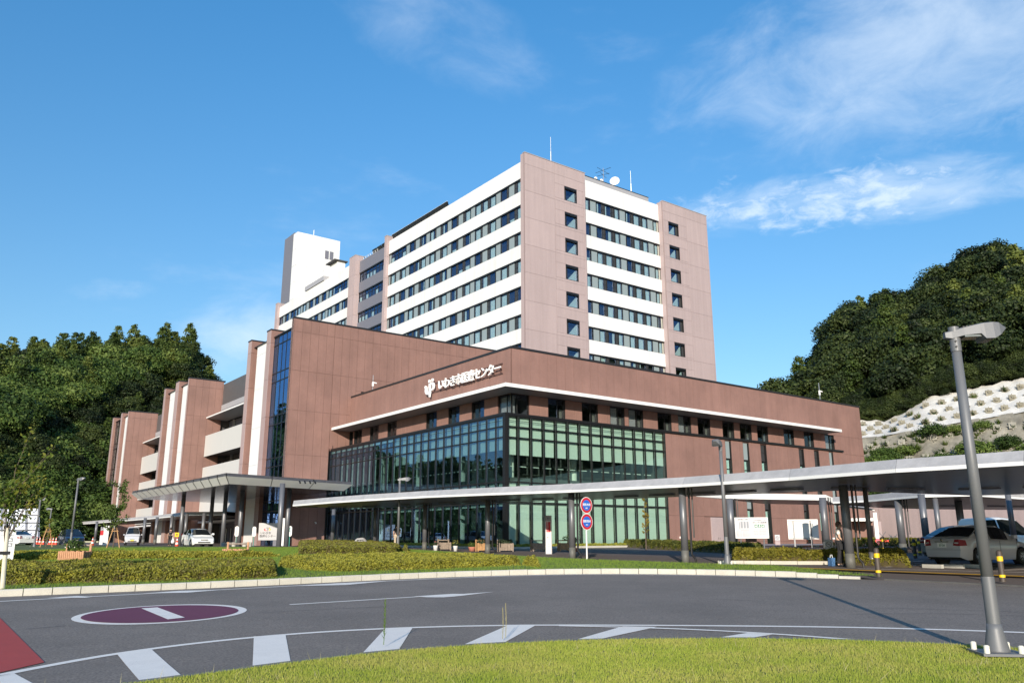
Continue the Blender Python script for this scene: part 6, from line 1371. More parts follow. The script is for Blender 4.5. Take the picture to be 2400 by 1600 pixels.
# ================================================================== SIGNS AND SMALL THINGS
mat('sign_red', (.50, .02, .03), .4); mat('sign_blue', (.02, .13, .55), .4); mat('sign_white', (.72, .72, .71), .45); mat('sign_black', (.02, .02, .022), .5); mat('totem_grey', (.33, .33, .35), .4); mat('print_grey', (.25, .26, .28), .6); mat('sign_green', (.01, .16, .07), .5)
mat('board_white', (.48, .48, .50), .5); mat('yellow_band', (.85, .52, .01), .45); mat('bollard_brown', (.06, .045, .035), .6); mat('wood', (.42, .24, .11), .8, noise=.25, nscale=9); mat('wood_grey', (.26, .21, .17), .9, noise=.3, nscale=9); mat('log', (.46, .25, .14), .8, noise=.2, nscale=6); mat('terracotta', (.50, .20, .14), .7); mat('cone_red', (.70, .06, .02), .5); mat('stone_grey', (.34, .34, .35), .8, noise=.3, nscale=9, bump=.4)
mat('pink_flower', (.45, .12, .16), .6); mat('yellow_flower', (.75, .62, .05), .6); mat('dark_leaf', (.025, .045, .018), .7); mat('olive_sign', (.62, .42, .10), .5); mat('teal_metal', (.05, .30, .25), .5)
Xo, Zo = (1, 0, 0), (0, 0, 1)
def signtext(txt, size, mat_, par, x, z, y=-.012, bev=.0, name='lettering'): return put_text(txt, size, mat_, par, face_mat(x, y, z, Xo, Zo), name, .001, bev)   # sign faces -y
def facing(px, py, D_=None, turn=0.):
    q = og(px, py) if D_ is None else atY(px, py, D_); a = math.atan2(q.x, q.y); return Vector((q.x, q.y, gz(q.y))), -a + turn
# round fire hydrant signs
q, a = facing(1377, 1314); q.z += .08; fs = thing('fire_water_sign', 'two round red and blue signs, one over the other, on a white pole', 'sign', q, a + math.radians(44))
MB().cyl((0, .03, -.1), (0, .03, 2.68), .034, n=12).build('pole', 'sign_white', fs)
for k, (z, t1, t2) in enumerate(((2.32, '消防水利', '標識'), (1.60, '消防用水', '40㎥'))):
    d = MB().cyl((0, 0, z), (0, -.012, z), .36, n=40).build('sign_disc', 'sign_white', fs)
    MB().cyl((0, -.013, z), (0, -.016, z), .335, n=40).build('red_ring', 'sign_red', d); MB().cyl((0, -.017, z), (0, -.020, z), .235, n=40).build('blue_field', 'sign_blue', d)
    signtext(t1, .125, 'sign_white', d, 0, z + .02, -.022, .003); signtext(t2, .065, 'sign_white', d, 0, z - .13, -.022, .002)
def arrow(par, x, z, s, m_='sign_black', y=-.012):
    MB().add([(x - s, y, z), (x - s * .3, y, z + s * .75), (x - s * .12, y, z + s * .75), (x - s * .62, y, z + s * .09), (x + s, y, z + s * .09), (x + s, y, z - s * .09), (x - s * .62, y, z - s * .09), (x - s * .12, y, z - s * .75), (x - s * .3, y, z - s * .75)], [(0, 1, 2, 3), (0, 3, 6), (3, 4, 5, 6), (0, 6, 7, 8)]).build('arrow', m_, par)
# totem
q, a = facing(1286, 1299); tt = thing('direction_totem', 'slim white totem with two left arrows and a red panel on the pavement', 'sign', q, a + .25)
MB().box(-.15, .15, .0, .10, .0, .06).build('totem_foot', 'totem_grey', tt); MB().box(-.15, .15, .0, .10, .06, 1.18).build('totem_white', 'sign_white', tt); MB().box(-.15, .15, .0, .10, 1.18, 1.78).build('totem_white', 'sign_white', tt); MB().box(-.15, .15, .0, .10, 1.78, 2.08).build('totem_top', 'totem_grey', tt); MB().box(-.115, .115, -.008, .0, 1.19, 1.74).build('red_panel', 'sign_red', tt)
MB().box(.15, .19, .0, .10, .0, 2.08).build('totem_side', 'totem_grey', tt)
arrow(tt, 0, 1.93, .08, y=-.004); arrow(tt, 0, .90, .08, y=-.004)
for i, ch in enumerate('救急出入口'): signtext(ch, .10, 'sign_white', tt, -.045, 1.68 - i * .105, -.011)
for i, z in enumerate((.62, .55, .44, .36, .30)): signtext(['外来入口', '正面玄関', '駐車場', '薬局', 'EMERGENCY'][i], .05, 'print_grey', tt, 0, z, -.004)
# parking notice board
q, a = facing(1766, 1297); pb_ = thing('parking_notice_board', 'notice board with a parking plan and three green pictograms on posts above the hedge', 'notice board', q, a + .12)
for x in (-.62, .62): MB().cyl((x, .06, 0), (x, .06, 1.9), .035, n=10).build('post', 'metal_grey', pb_)
MB().box(-.88, .88, 0, .04, .86, 1.94).build('board', 'board_white', pb_); MB().box(-.90, .90, -.01, .05, .83, .862).box(-.90, .90, -.01, .05, 1.938, 1.965).box(-.90, -.88, -.01, .05, .86, 1.94).box(.88, .90, -.01, .05, .86, 1.94).box(-.01, .01, -.008, 0, .86, 1.94).build('frame', 'sign_white', pb_)
pl = MB(); 
for k in range(3): pl.box(-.58 + k * .16, -.47 + k * .16, -.004, -.002, 1.38, 1.74)
pl.box(-.66, -.62, -.004, -.002, 1.32, 1.72).box(-.60, -.14, -.004, -.002, 1.28, 1.31).build('site_plan', 'print_grey', pb_)
signtext('駐車場のご案内', .085, 'sign_black', pb_, -.44, 1.86, -.004); signtext('ご利用の方は係員の指示に従ってください', .042, 'print_grey', pb_, -.44, 1.79, -.004)
for z in (1.20, 1.13, 1.06, .99, .93): signtext('駐車場内での事故・盗難等の責任は負いません', .038, 'print_grey', pb_, -.44, z, -.004)
signtext('いわき市医療センター', .075, 'sign_black', pb_, .44, 1.80, -.004); signtext('おもいやり駐車場', .095, 'sign_black', pb_, .44, 1.68, -.004, .001)
for k in range(3):
    x = .24 + k * .19; g_ = MB().box(x - .075, x + .075, -.005, -.002, 1.42, 1.58).build('pictogram', 'sign_green', pb_)
    MB().cyl((x + .01, -.008, 1.55), (x + .01, -.006, 1.55), .018, n=10).add([(x - .01, -.007, 1.53), (x + .02, -.007, 1.53), (x + .04, -.007, 1.46), (x + .0, -.007, 1.44), (x - .04, -.007, 1.47)], [(0, 4, 3, 2, 1)]).build('figure', 'sign_white', g_)
for z in (1.30, 1.21, 1.13, 1.04): signtext('この場所は障がい者等用の駐車区画です', .046, 'print_grey', pb_, .44, z, -.004)
MB().box(-.26, .32, .7, 1.0, -.1, .84).build('brown_cabinet', 'brown', pb_)
# white board seen from behind
q, a = facing(1886, 1284); wb_ = thing('notice_board', 'white board seen from behind on two grey posts by the far road', 'notice board', q, a + .06)
MB().box(-1.02, 1.02, .03, .06, .62, 1.98).build('board', 'sign_white', wb_)
for x in (-.62, .52): MB().box(x - .05, x + .05, -.05, .03, 0, 1.86).build('post', 'metal_grey', wb_)
MB().box(-.98, .98, .0, .03, .68, .72).box(-.98, .98, .0, .03, 1.86, 1.90).build('rail', 'metal_grey', wb_)
def nosmoke(px, py, D_, s, label, turn=0., low=False):
    q, a = facing(px, py, D_, turn); t = thing('no_smoking_sign', label, 'sign', q, a, 'no smoking signs')
    MB().cyl((0, .03, 0), (0, .03, .5), .02, n=8).build('post', 'black_metal', t); z = .72 if not low else .78
    MB().box(-s, s, 0, .02, z - s * (1.1), z + s * 1.2).build('plate', 'board_white', t)
    ring = MB(); n = 28
    v = [( r * s * math.cos(2 * math.pi * k / n), -.004, z + r * s * math.sin(2 * math.pi * k / n)) for r in (.72, .60) for k in range(n)]
    ring.add(v, [(k, (k + 1) % n, n + (k + 1) % n, n + k) for k in range(n)]).build('ring', 'sign_black', t)
    for w_, b in ((.05, 1), (.05, -1)): pass
    MB().add([(-.46 * s, -.005, z + .40 * s), (-.38 * s, -.005, z + .48 * s), (.46 * s, -.005, z - .40 * s), (.38 * s, -.005, z - .48 * s)], [(0, 3, 2, 1)]).add([(-.4 * s, -.0045, z - .12 * s), (.38 * s, -.0045, z + .10 * s), (.35 * s, -.0045, z + .2 * s), (-.43 * s, -.0045, z - .02 * s)], [(0, 1, 2, 3)]).build('bar', 'sign_black', t)
    if low: MB().box(-s, s, 0, .02, z - s * 3.0, z - s * 1.3).build('lower_plate', 'pink', t)
nosmoke(1945, 1300, 38, .165, 'square no smoking plate beside the column behind the woman'); nosmoke(1824, 1285, 56, .15, 'small no smoking plate over a pink notice near the white board', 0, True)
# ---- bollards
def bollard(px, py, label, h=.86, D_=None):
    q = og(px, py) if D_ is None else atY(px, py, D_); t = thing('bollard', label, 'bollard', (q.x, q.y, gz(q.y) + .03), 0, 'brown bollards')
    b = MB().lathe([(.085, 0), (.078, .05), (.078, h - .06), (.06, h - .015), (0, h)], 16).build('post', 'bollard_brown', t, smooth=True)
    for z in (.12, h - .30): MB().lathe([(.0805, z), (.0805, z + (.07 if z < .2 else .13))], 16).build('reflective_band', 'yellow_band', t)
bollard(2060, 1353, 'bollard at the end of the kerb, left of the silver saloon'); bollard(2351, 1365, 'bollard right of the near lamp post, nearest the viewer')
bollard(2146, 1309, 'bollard just left of the silver saloon bumper'); bollard(2157, 1302, 'bollard half hidden by the corner of the silver saloon'); bollard(2072, 1292, 'bollard in the shade behind the thin canopy column')
for k, px in enumerate((2187, 2236, 2284)):
    q = og(px, 1332); w = MB().box(-.38, .38, -.07, .07, 0, .13).build('wheel_stop', 'concrete'); w.location = (q.x, q.y, gz(q.y) + .02); w.rotation_euler = (0, 0, hd - math.radians(90) + 0); tag(w, ('left', 'middle', 'right')[k] + ' of the three pale wheel stop blocks behind the silver saloon', 'wheel stop', 'wheel stops')
# parking bay lines
def pl2(pts, w, m_='road_paint', nm='bay_line', dz=.034): o = ribbon(smooth_path([P2(*q) for q in pts], it=1), -w / 2, w / 2, dz, m_, nm); tag(o, kind='structure')
pl2([(2010, 1334), (2200, 1338), (2400, 1343)], .10)
for a, b in (((2062, 1326), (2160, 1322)), ((2075, 1330), (2172, 1325)), ((2100, 1321), (2165, 1315)), ((2330, 1333), (2400, 1329)), ((2340, 1338), (2420, 1335)), ((2325, 1326), (2400, 1321))): pl2([a, b], .12)
ground_poly([P2(2280, 1312), P2(2500, 1312), P2(2500, 1326), P2(2360, 1324)], .033, 'blue_paint', 'blue_bay', kind='structure')
# ---- planters by the glass front
def leafball(par, c, r, leaf, n, size, seed=1, name='plant'):
    g = np.random.default_rng(seed); d = g.normal(size=(n, 3)); d /= np.linalg.norm(d, axis=1)[:, None]; P = np.array(c) + d * (r * g.uniform(.55, 1.1, n))[:, None] * np.array([1, 1, .8]); Nn = d + g.normal(size=(n, 3)) * .5; Nn /= np.linalg.norm(Nn, axis=1)[:, None]
    V, F = leaf_cards(P, Nn, size); return link(name, np_mesh(name, V, F, leaf), par)
def crate(px, D_, wdt, m_, plant, label):
    q, a = facing(px, 1282, D_, .35); t = thing('wooden_planter', label, 'planter', q + Vector((0, 0, .03)), a, 'planters along the glass front'); w = wdt / 2
    for i in range(5):
        x0 = -w + i * wdt / 5
        MB().box(x0 + .006, x0 + wdt / 5 - .006, -.2, -.18, .06, .48).build('board', m_, t); MB().box(x0 + .006, x0 + wdt / 5 - .006, .18, .2, .06, .48).build('board', m_, t)
    for s in (-1, 1): MB().box(s * w - .01, s * w + .01, -.18, .18, .06, .48).build('side_board', m_, t)
    for sx in (-1, 1):
        for sy in (-1, 1): MB().box(sx * w - .035, sx * w + .035, sy * .2 - .03, sy * .2 + .03, 0, .70 if sy > 0 else .5).build('corner_post', m_, t)
    MB().box(-w, w, .17, .21, .60, .66).build('top_rail', m_, t); MB().box(-w + .02, w - .02, -.17, .17, .38, .42).build('soil', 'soil', t)
    if plant == 'full':
        for k in range(3): leafball(t, (-w * .6 + k * w * .6, 0, .55), .24, 'dark_leaf', 260, .04, k)
    elif plant == 'sun': leafball(t, (w * .2, 0, .75), .18, 'sapling_leaf', 160, .03, 2); leafball(t, (w * .6, 0, .85), .12, 'yellow_flower', 24, .03, 3, 'blossom')
    elif plant == 'round': leafball(t, (0, 0, .55), .30, 'dark_leaf', 420, .035, 4)
crate(1041, 54, .72, 'wood_grey', '', 'weathered grey wooden planter, first from the left, beside the white pot'); crate(1127, 51, .5, 'wood', 'round', 'small wooden planter with a round dark shrub left of the second column')
crate(1184, 50.5, .86, 'wood_grey', 'full', 'large wooden planter full of dark leaves at the glass corner'); crate(1262, 51, .82, 'wood_grey', '', 'empty weathered planter right of the glass corner, left of the totem'); crate(1322, 51.5, .66, 'wood', 'sun', 'light wooden planter with yellow flowers right of the totem')
def pot(px, D_, prof, m_, plant, label, cat='flower pot'):
    q, a = facing(px, 1282, D_); t = thing('flower_pot', label, cat, q + Vector((0, 0, .03)), a, 'flower pots along the glass front'); MB().lathe(prof, 16).build('pot', m_, t, smooth=True)
    z = prof[-2][1]
    if plant == 'y': leafball(t, (0, 0, z + .18), .20, 'dark_leaf', 300, .035, 5); leafball(t, (0, 0, z + .2), .21, 'yellow_flower', 26, .03, 6, 'blossom')
    if plant == 'd': leafball(t, (0, 0, z + .1), .26, 'shrub_leaf', 260, .035, 7)
    if plant == 'p': leafball(t, (0, 0, z + .12), .17, 'dark_leaf', 160, .035, 8); leafball(t, (0, 0, z + .16), .17, 'pink_flower', 40, .025, 9, 'blossom')
    if plant == 't': MB().cyl((0, 0, z), (0, 0, z + .5), .015, n=6).build('stem', 'bark', t); leafball(t, (0, 0, z + .45), .2, 'shrub_leaf', 120, .04, 9)
pot(1067.5, 51.5, [(0, 0), (.10, 0), (.15, .30), (.16, .32), (.14, .30)], 'sign_white', 'y', 'white flower pot with yellow flowers'); pot(1106.5, 51.5, [(0, 0), (.16, 0), (.24, .22), (.26, .25), (.22, .22)], 'terracotta', 'd', 'wide terracotta bowl with dark plants'); pot(1021, 53, [(0, 0), (.12, 0), (.16, .30), (.17, .32), (.15, .30)], 'sign_white', 'p', 'white flower pot with small pink flowers'); pot(1349, 50.5, [(0, 0), (.10, 0), (.13, .2), (.14, .22), (.12, .2)], 'terracotta', 't', 'small pink pot with a tall thin plant behind the third column')
# ---- log planters in the hedge
def logs(px0, px1, py, label, plant):
    a_, b_ = og(px0, py, .0), og(px1, py, .0); d = (b_ - a_); ln = math.hypot(d.x, d.y); t = thing('log_planter', label, 'planter', (a_.x, a_.y, gz(a_.y) + .12), math.atan2(d.y, d.x), 'log planters in the hedge'); n = int(ln / .085)
    for i in range(n + 1):
        for y_ in (0, .62): MB().cyl((0, 0, -.1), (0, 0, .36 + .02 * math.sin(i * 2.2)), .043, n=8).build('log', 'log', t, (i * ln / n, y_, 0))
    for x_ in (0, ln):
        for y_ in (.15, .32, .47): MB().cyl((0, 0, -.1), (0, 0, .36), .043, n=8).build('log', 'log', t, (x_, y_, 0))
        MB().cyl((0, 0, -.1), (0, 0, .68), .055, n=8).build('post', 'log', t, (x_, .56, 0))
    MB().cyl((0, .56, .60), (ln, .56, .60), .035, n=8).build('top_rail', 'wood_grey', t); MB().box(.04, ln - .04, .04, .58, .0, .2).build('soil', 'soil', t)
    if plant: leafball(t, (ln * .45, .3, .62), .38, 'shrub_leaf', 500, .05, 11)
logs(136, 192, 1318, 'log-edged planter with a leafy shrub in the golden hedge at the left', True); logs(521, 569, 1311, 'empty log-edged planter in the golden hedge below the white car', False)
# ---- cones and small signs at the left
def cone(px, D_, label, s=1.):
    q = atY(px, 1269, D_); t = thing('traffic_cone', label, 'traffic cone', (q.x, q.y, gz(q.y)), 0, 'traffic cones'); t.scale = (s, s, s)
    MB().box(-.19, .19, -.19, .19, 0, .035).build('cone_base', 'cone_red', t)
    for k, (z0_, z1_) in enumerate(((.035, .2), (.2, .34), (.34, .48), (.48, .6), (.6, .70))):
        r0, r1 = .145 - .175 * z0_, .145 - .175 * z1_; MB().cyl((0, 0, z0_), (0, 0, z1_), r0, r1, 14, caps=(k == 4)).build('cone_band', 'cone_red' if k % 2 == 0 else 'sign_white', t)
for k, (px, D_) in enumerate(((86, 112), (93, 110), (101, 108), (117, 106), (124, 105), (131, 104))): cone(px, D_, ['first', 'second', 'third', 'fourth', 'fifth', 'sixth'][k] + ' traffic cone from the left in the row beyond the lawn', 1.15)
cone(217, 92, 'single red and white cone between the dark car and the silver van', 1.2); cone(415, 76, 'red and white cone under the yellow notice beside the white car', 1.15)
q, a = facing(413, 1270, 76.5); yn = thing('yellow_notice', 'small yellow notice plate standing above a cone by the canopy column', 'sign', q, a); MB().cyl((0, 0, 0), (0, 0, 1.0), .02).build('post', 'metal_grey', yn); MB().box(-.16, .16, -.02, 0, .85, 1.2).build('plate', 'yellow_band', yn); MB().cyl((0, -.021, 1.03), (0, -.026, 1.03), .07, n=20).build('symbol', 'sign_black', yn)
# ---- bus stop signs
for px, D_, txt_, m_, lb in ((553, 78, 'バスのりば', 'sign_red', 'oval stop sign with red writing left of the thick canopy columns'), (594, 80, 'タクシー', 'olive_sign', 'oval stop sign with ochre writing, middle one'), (678, 76, '乗降場', 'teal_metal', 'oval stop sign with green writing beside the rightmost canopy column')):
    q, a = facing(px, 1269, D_); t = thing('stop_sign', lb, 'sign', q, a, 'oval stop signs'); MB().cyl((0, .03, 0), (0, .03, .9), .03, n=8).build('pole', 'teal_metal', t)
    v = [(.17 * math.cos(k * .2618), 1.32 + (.28 if math.sin(k * .2618) > 0 else -.28) + .17 * math.sin(k * .2618)) for k in range(24)]
    MB().add([(x, -.0, z) for x, z in v] + [(x, .04, z) for x, z in v], [tuple(range(24)), tuple(reversed(range(24, 48)))] + [(k, 24 + k, 24 + (k + 1) % 24, (k + 1) % 24) for k in range(24)]).build('plate', 'sign_white', t)
    for i, ch in enumerate(txt_): signtext(ch, .115, m_, t, 0, 1.56 - i * .118, -.006, .003)
# ---- hospital name board, slender totem, rock, concrete posts
q, a = facing(640, 1269, 80.5); nb = thing('hospital_name_board', 'grey board with coloured round emblem and hospital name at the entrance', 'sign', q, a + .05)
MB().box(-1.35, .9, .0, .12, .55, 2.1).build('board', 'board_white', nb); MB().box(.0, .9, .12, .5, -.2, 1.2).build('base_wall', 'slate', nb)
signtext('いわき市', .24, 'sign_black', nb, -.72, 1.18, -.006, .003); signtext('医療センター', .24, 'sign_black', nb, -.52, .90, -.006, .003)
em2 = MB().cyl((-.62, -.008, 1.66), (-.62, -.004, 1.66), .045, n=12).cyl((-.45, -.008, 1.66), (-.45, -.004, 1.66), .045, n=12); em2.add([(-.57, -.008, 1.60), (-.50, -.008, 1.60), (-.52, -.008, 1.35), (-.55, -.008, 1.35)], [(0, 3, 2, 1)]); em2.build('emblem', 'sign_black', nb)
MB().add([(-.72 + .16 * math.cos(t_) * (1 if t_ < 9 else .6), -.007, 1.5 + .12 * math.sin(t_)) for t_ in [2.0 + k * .25 for k in range(15)]] + [(-.70 + .10 * math.cos(t_), -.007, 1.5 + .07 * math.sin(t_)) for t_ in [2.0 + k * .25 for k in reversed(range(15))]], [tuple(range(30))]).build('emblem_left', 'sign_red', nb)
MB().add([(-.42 + .14 * math.cos(t_), -.007, 1.52 + .12 * math.sin(t_)) for t_ in [-1.6 + k * .25 for k in range(15)]] + [(-.44 + .08 * math.cos(t_), -.007, 1.52 + .07 * math.sin(t_)) for t_ in [-1.6 + k * .25 for k in reversed(range(15))]], [tuple(range(30))]).build('emblem_right', 'yellow_band', nb)
q, a = facing(661, 1280, 72); wt_ = thing('white_post', 'slender white post beside the round canopy column', 'post', q, a); MB().box(-.10, .10, 0, .05, .1, 2.35).build('post_body', 'sign_white', wt_)
q, a = facing(845, 1276, 58); rk_ = thing('memorial_stone', 'rough grey stone with a small dark plaque behind the hedge', 'stone', q, a)
bm = bmesh.new(); bmesh.ops.create_icosphere(bm, subdivisions=3, radius=.5); g_ = np.random.default_rng(5)
for v_ in bm.verts: v_.co.x *= 1.05; v_.co.y *= .5; v_.co.z *= 1.0; v_.co *= 1 + .10 * math.sin(v_.co.x * 7 + v_.co.z * 5) + g_.uniform(-.02, .02); v_.co.z = min(v_.co.z, .43 + v_.co.x * .12)
me = bpy.data.meshes.new('rock'); bm.to_mesh(me); bm.free(); me.materials.append(M['stone_grey']); link('rock', me, rk_, (0, 0, .35)); MB().box(-.27, .15, -.30, -.27, .45, .66).build('plaque', 'sign_black', rk_, (0, 0, 0)); signtext('いわき', .13, 'sign_white', rk_, -.06, .55, -.31)
for k, px in enumerate((524, 536, 548, 573, 585)):
    q, a = facing(px, 1276, 77); t = MB().lathe([(0, 0), (.17, 0), (.20, .36), (.22, .38), (.18, .38), (0, .34)], 14).build('concrete_tub', 'concrete', None, q, a); tag(t, 'low pale concrete tub under the entrance canopy, number {} in its row from the left'.format(['one', 'two', 'three', 'four', 'five'][k]), 'planter', 'concrete tubs')
# camera dome on the brown wall
cd = thing('wall_camera', 'small white camera on the dark brown wall left of the glass front', 'security camera', tuple(UV(-1.3, 29.7, 1.9)), YAW); MB().cyl((0, 0, 0), (0, -.25, 0), .03).cyl((0, -.25, -.02), (0, -.25, -.16), .09, .06, n=12).build('camera_head', 'letters', cd)
# ---- blue-white banner post and red totem at far left; left walkway signs
q, a = facing(237, 1268, 102); t = thing('direction_totem', 'grey and white totem with a red section near the far brown blocks', 'sign', q, a); MB().box(-.17, .17, 0, .1, 0, 1.0).build('totem_white', 'sign_white', t); MB().box(-.17, .17, 0, .1, 1.0, 1.5).build('red_panel', 'sign_red', t); MB().box(-.17, .17, 0, .1, 1.5, 1.9).build('totem_top', 'totem_grey', t)
q, a = facing(246, 1272, 98); t = thing('white_sign_pillar', 'plain white pillar sign between the red totem and the young tree', 'sign', q, a); MB().box(-.24, .24, 0, .12, 0, 2.0).build('pillar', 'sign_white', t); MB().box(-.2, .2, -.01, 0, .2, .26).build('print_line', 'print_grey', t)
# ---- stacked things by the annex: cones, bicycle rack, red cart
q, a = facing(2067, 1263, 88); t = thing('red_trolley', 'red flat trolley with folded handles by the pale wall', 'trolley', q, a); MB().box(-.6, .6, -.3, .3, .25, .45).build('tray', 'cone_red', t); MB().tube([(-.5, 0, .45), (-.2, 0, 1.15), (.1, 0, .8), (.4, 0, 1.25)], .03, 6).build('handle', 'metal_grey', t)
for x_ in (-.4, .4): MB().cyl((x_, -.3, .13), (x_, .3, .13), .13, n=12).build('wheel', 'tyre', t)
q, a = facing(2092, 1264, 88); t = thing('folded_wheelchair', 'folded wheelchair frame beside the red trolley', 'wheelchair', q, a); MB().tube([(-.4, 0, .3), (-.1, 0, .9), (.1, 0, .5), (.45, 0, 1.0)], .035, 6).tube([(-.3, .1, 1.0), (0, .1, .6), (.3, .1, .85)], .035, 6).build('frame', 'metal_grey', t)
for x_ in (-.35, .35): MB().cyl((x_, -.05, .28), (x_, .05, .28), .28, .28, n=16).build('wheel', 'tyre', t)
q, a = facing(2057, 1262, 86); t = thing('banner_post', 'white upright banner with a pink foot by the pale wall', 'banner', q, a); MB().box(-.16, .16, 0, .04, .6, 3.0).build('banner', 'sign_white', t); MB().box(-.16, .16, 0, .04, .0, .6).build('banner_foot', 'pink_flower', t)
pk = thing('planting_strip', 'low planting with a terracotta coloured kerb along the far road at the right', 'planting'); 
for k in range(26):
    a_, b_ = atY(1868 + k * 13, 1269, 66 + k * .4), atY(1868 + (k + 1) * 13, 1269, 66.4 + k * .4); a_.z = b_.z = 0; d = (b_ - a_); MB().box(0, d.length - .02, 0, .12, 0, .14).build('kerb_stone', 'terracotta' if k % 3 else 'kerb_stone', pk, (a_.x, a_.y, gz(a_.y)), (0, 0, math.atan2(d.y, d.x)))
for k in range(16): q = atY(1960 + k * 17, 1269, 69 + k * .3); leafball(pk, (q.x, q.y, gz(q.y) + .2), rng.uniform(.25, .45), 'shrub_leaf' if k % 3 else 'hedge_leaf', 160, .07, k)
# ---- road beyond, sloping bank edge
# ---- trees near the viewer
def young_tree(px, py, D_, H, label, n, lsz, seed, stakes=True, spread=1.0, wrap=False, leaf='sapling_leaf', lean=(0, 0)):
    q, a = facing(px, py, D_); g = np.random.default_rng(seed); t = thing('young_tree', label, 'tree', q + Vector((0, 0, .05)), a); tr = MB(); P = []
    pts = [Vector((lean[0] * k * k * .04, lean[1] * k * .1, H * k / 6)) for k in range(7)]
    for k in range(6): tr.cyl(pts[k], pts[k + 1], .045 * (1 - k * .14), .045 * (1 - (k + 1) * .14), 7)
    for k in range(26):
        b = pts[0].lerp(pts[-1], g.uniform(.25, .98)); an = g.uniform(0, 6.28); l = spread * H * .17 * g.uniform(.5, 1.3) * (1.2 - b.z / H * .7); e = b + Vector((math.cos(an) * l, math.sin(an) * l * .8, l * g.uniform(.4, 1.1))); tr.cyl(b, e, .014, .005, 5)
        for _ in range(n // 26): f_ = g.uniform(.25, 1.1); c = b.lerp(e, f_) + Vector(g.normal(0, .07 * spread * H / 3.4, 3)); P.append(tuple(c))
    tr.build('trunk', 'bark', t); P = np.array(P); Nn = g.normal(size=P.shape); Nn /= np.linalg.norm(Nn, axis=1)[:, None]; V, F = leaf_cards(P, Nn, lsz); link('crown', np_mesh('crown', V, F, leaf), t)
    if stakes:
        for s in (-1, 1): MB().cyl((s * .42, -.1, 0), (s * .10, -.02, 1.45), .035, n=8).build('stake', 'wood', t)
        MB().cyl((-.22, -.06, 1.2), (.22, -.06, 1.2), .03, n=8).build('crossbar', 'wood', t)
    return t
young_tree(264, 1291, 64, 4.5, 'young green tree with wooden stakes on the lawn island left of the silver van', 1500, .085, 3, leaf='shrub_leaf')
young_tree(108, 1281, 74, 2.2, 'small staked sapling before the white framed slope', 260, .07, 5)
young_tree(1514, 1272, 54, 3.6, 'thin staked sapling against the brown wall left of the service door', 480, .06, 6, stakes=False, spread=.45)
# tree at the very left edge: pale trunk and long loose branches
q, a = facing(4, 1345, 24.5); lt = thing('young_tree', 'slim tree at the left edge with a pale wrapped trunk and long yellowish shoots', 'tree', q + Vector((0, 0, .08)), a)
mat('wrap_pale', (.55, .52, .42), .8, noise=.1)
MB().cyl((.06, 0, 0), (-.02, 0, 1.5), .06, .05, n=12).build('wrapped_trunk', 'wrap_pale', lt); MB().box(-.12, .12, -.08, .08, .85, .93).build('tie', 'cloth_black', lt)
tr = MB(); g = np.random.default_rng(12); P = []
for k in range(9):
    b = Vector((-.02, 0, g.uniform(.9, 1.5))); e = b + Vector((g.uniform(-.3, .95), g.uniform(-.4, .3), g.uniform(1.0, 3.0))); m_ = (b + e) / 2 + Vector((g.uniform(-.25, .1), 0, .25)); tr.cyl(b, m_, .014, .009, 5).cyl(m_, e, .009, .003, 5)
    for _ in range(70): f_ = g.uniform(.3, 1.02); c = (b * (1 - f_) ** 2 + m_ * 2 * f_ * (1 - f_) + e * f_ * f_) + Vector(g.normal(0, .075, 3)); P.append(tuple(c))
for k in range(90): P.append((g.normal(-.1, .3), g.normal(0, .2), g.uniform(1.4, 2.6)))
tr.build('branches', 'bark', lt); P = np.array(P); Nn = g.normal(size=P.shape); Nn /= np.linalg.norm(Nn, axis=1)[:, None]; V, F = leaf_cards(P, Nn, .06); link('crown', np_mesh('crown', V, F, 'sapling_leaf'), lt)
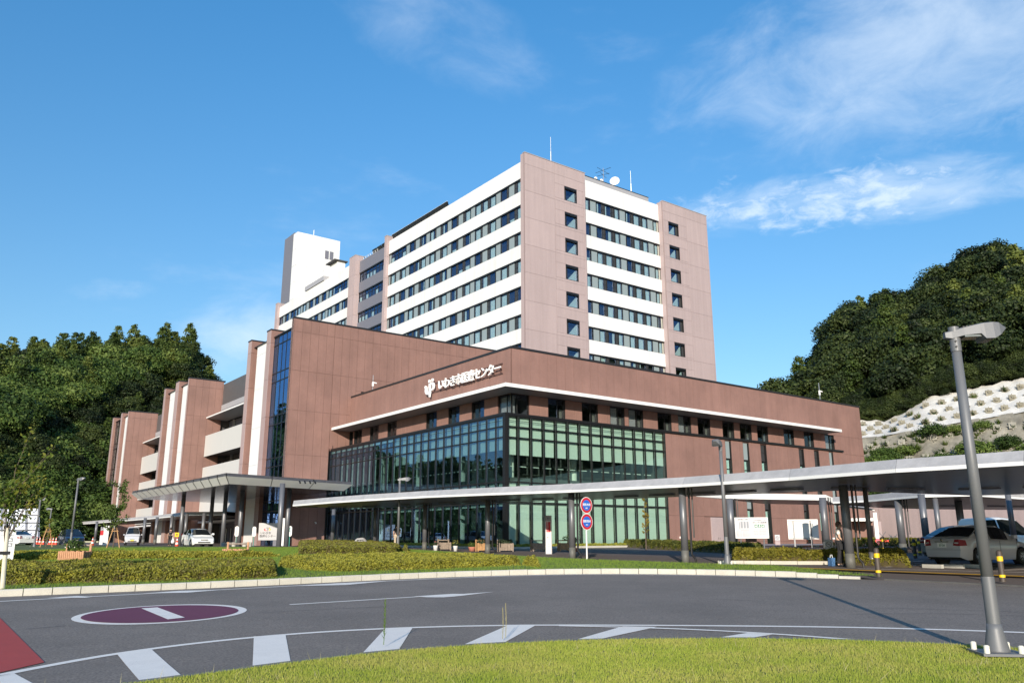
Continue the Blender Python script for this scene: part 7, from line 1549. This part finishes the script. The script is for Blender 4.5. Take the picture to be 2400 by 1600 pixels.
# parking sign board behind it
q, a = facing(8, 1269, 40); ps = thing('parking_sign_board', 'tall white sign board with two small car pictograms at the left edge', 'sign', q, a)
MB().box(-.62, .42, 0, .15, .0, 1.15).build('board', 'sign_white', ps); MB().box(-.62, .40, 0, .15, 1.17, 1.32).build('board', 'sign_white', ps)
for z in (.98, .78):
    c_ = MB().box(.12, .32, -.008, 0, z - .07, z + .08).build('pictogram', 'print_grey', ps); MB().box(.15, .29, -.012, -.008, z - .04, z + .01).box(.18, .26, -.012, -.008, z + .01, z + .05).build('car_figure', 'sign_white', c_)
signtext('駐車場', .13, 'print_grey', ps, .05, .45, -.006)
# weeds on the lawn edge
for px, py, h, lb in ((899, 1517, .62, 'tall spiky green weed on the lawn edge before the hatched road marking'), (1185, 1500, .5, 'thin dry weed stalk on the lawn edge, middle'), (1178, 1503, .45, 'second thin dry weed stalk beside the first'), (2060, 1352, .0, '')):
    if h == 0: continue
    q, a = facing(px, py); t = thing('weed', lb, 'weed', q + Vector((0, 0, .04)), a); sp_ = h > .55; tr = MB().tube([(0, 0, 0), (.01, 0, h * .5), (0, 0, h)], .005, 5); tr.build('stem', 'grass_green' if sp_ else 'grass_dry', t); g = np.random.default_rng(int(px)); v = []; f = []
    for k in range(46 if sp_ else 14):
        z = h * (.12 + .86 * k / (46 if sp_ else 14)); an = k * 2.4; l = (.055 if sp_ else .02) * (1.2 - z / h * .6); c = Vector((0, 0, z)); d = Vector((math.cos(an), math.sin(an), .7)) * l; s_ = Vector((-math.sin(an), math.cos(an), 0)) * (.006 if sp_ else .003); n = len(v); v += [c - s_, c + s_, c + d + Vector((0, 0, .02))]; f.append((n, n + 1, n + 2))
    MB().add(v, f).build('leaves', 'grass_green' if sp_ else 'grass_dry', t)
for k, (px, py) in enumerate(((1326, 1139), (1790, 1113))):
    q = onz(px, py, zw(px) + .45); t = thing('bird_spikes', ['row of short roof spikes on the walkway roof above the fire signs', 'row of short roof spikes on the walkway roof right of the standing lamp'][k], 'roof spikes', q, math.radians(-50), 'roof spikes'); mb = MB()
    for i in range(9): MB().cyl((-.4 + i * .1, 0, 0), (-.4 + i * .1 + .03, 0, .12), .012, n=5).build('spike', 'letters', t)
# quick base so far
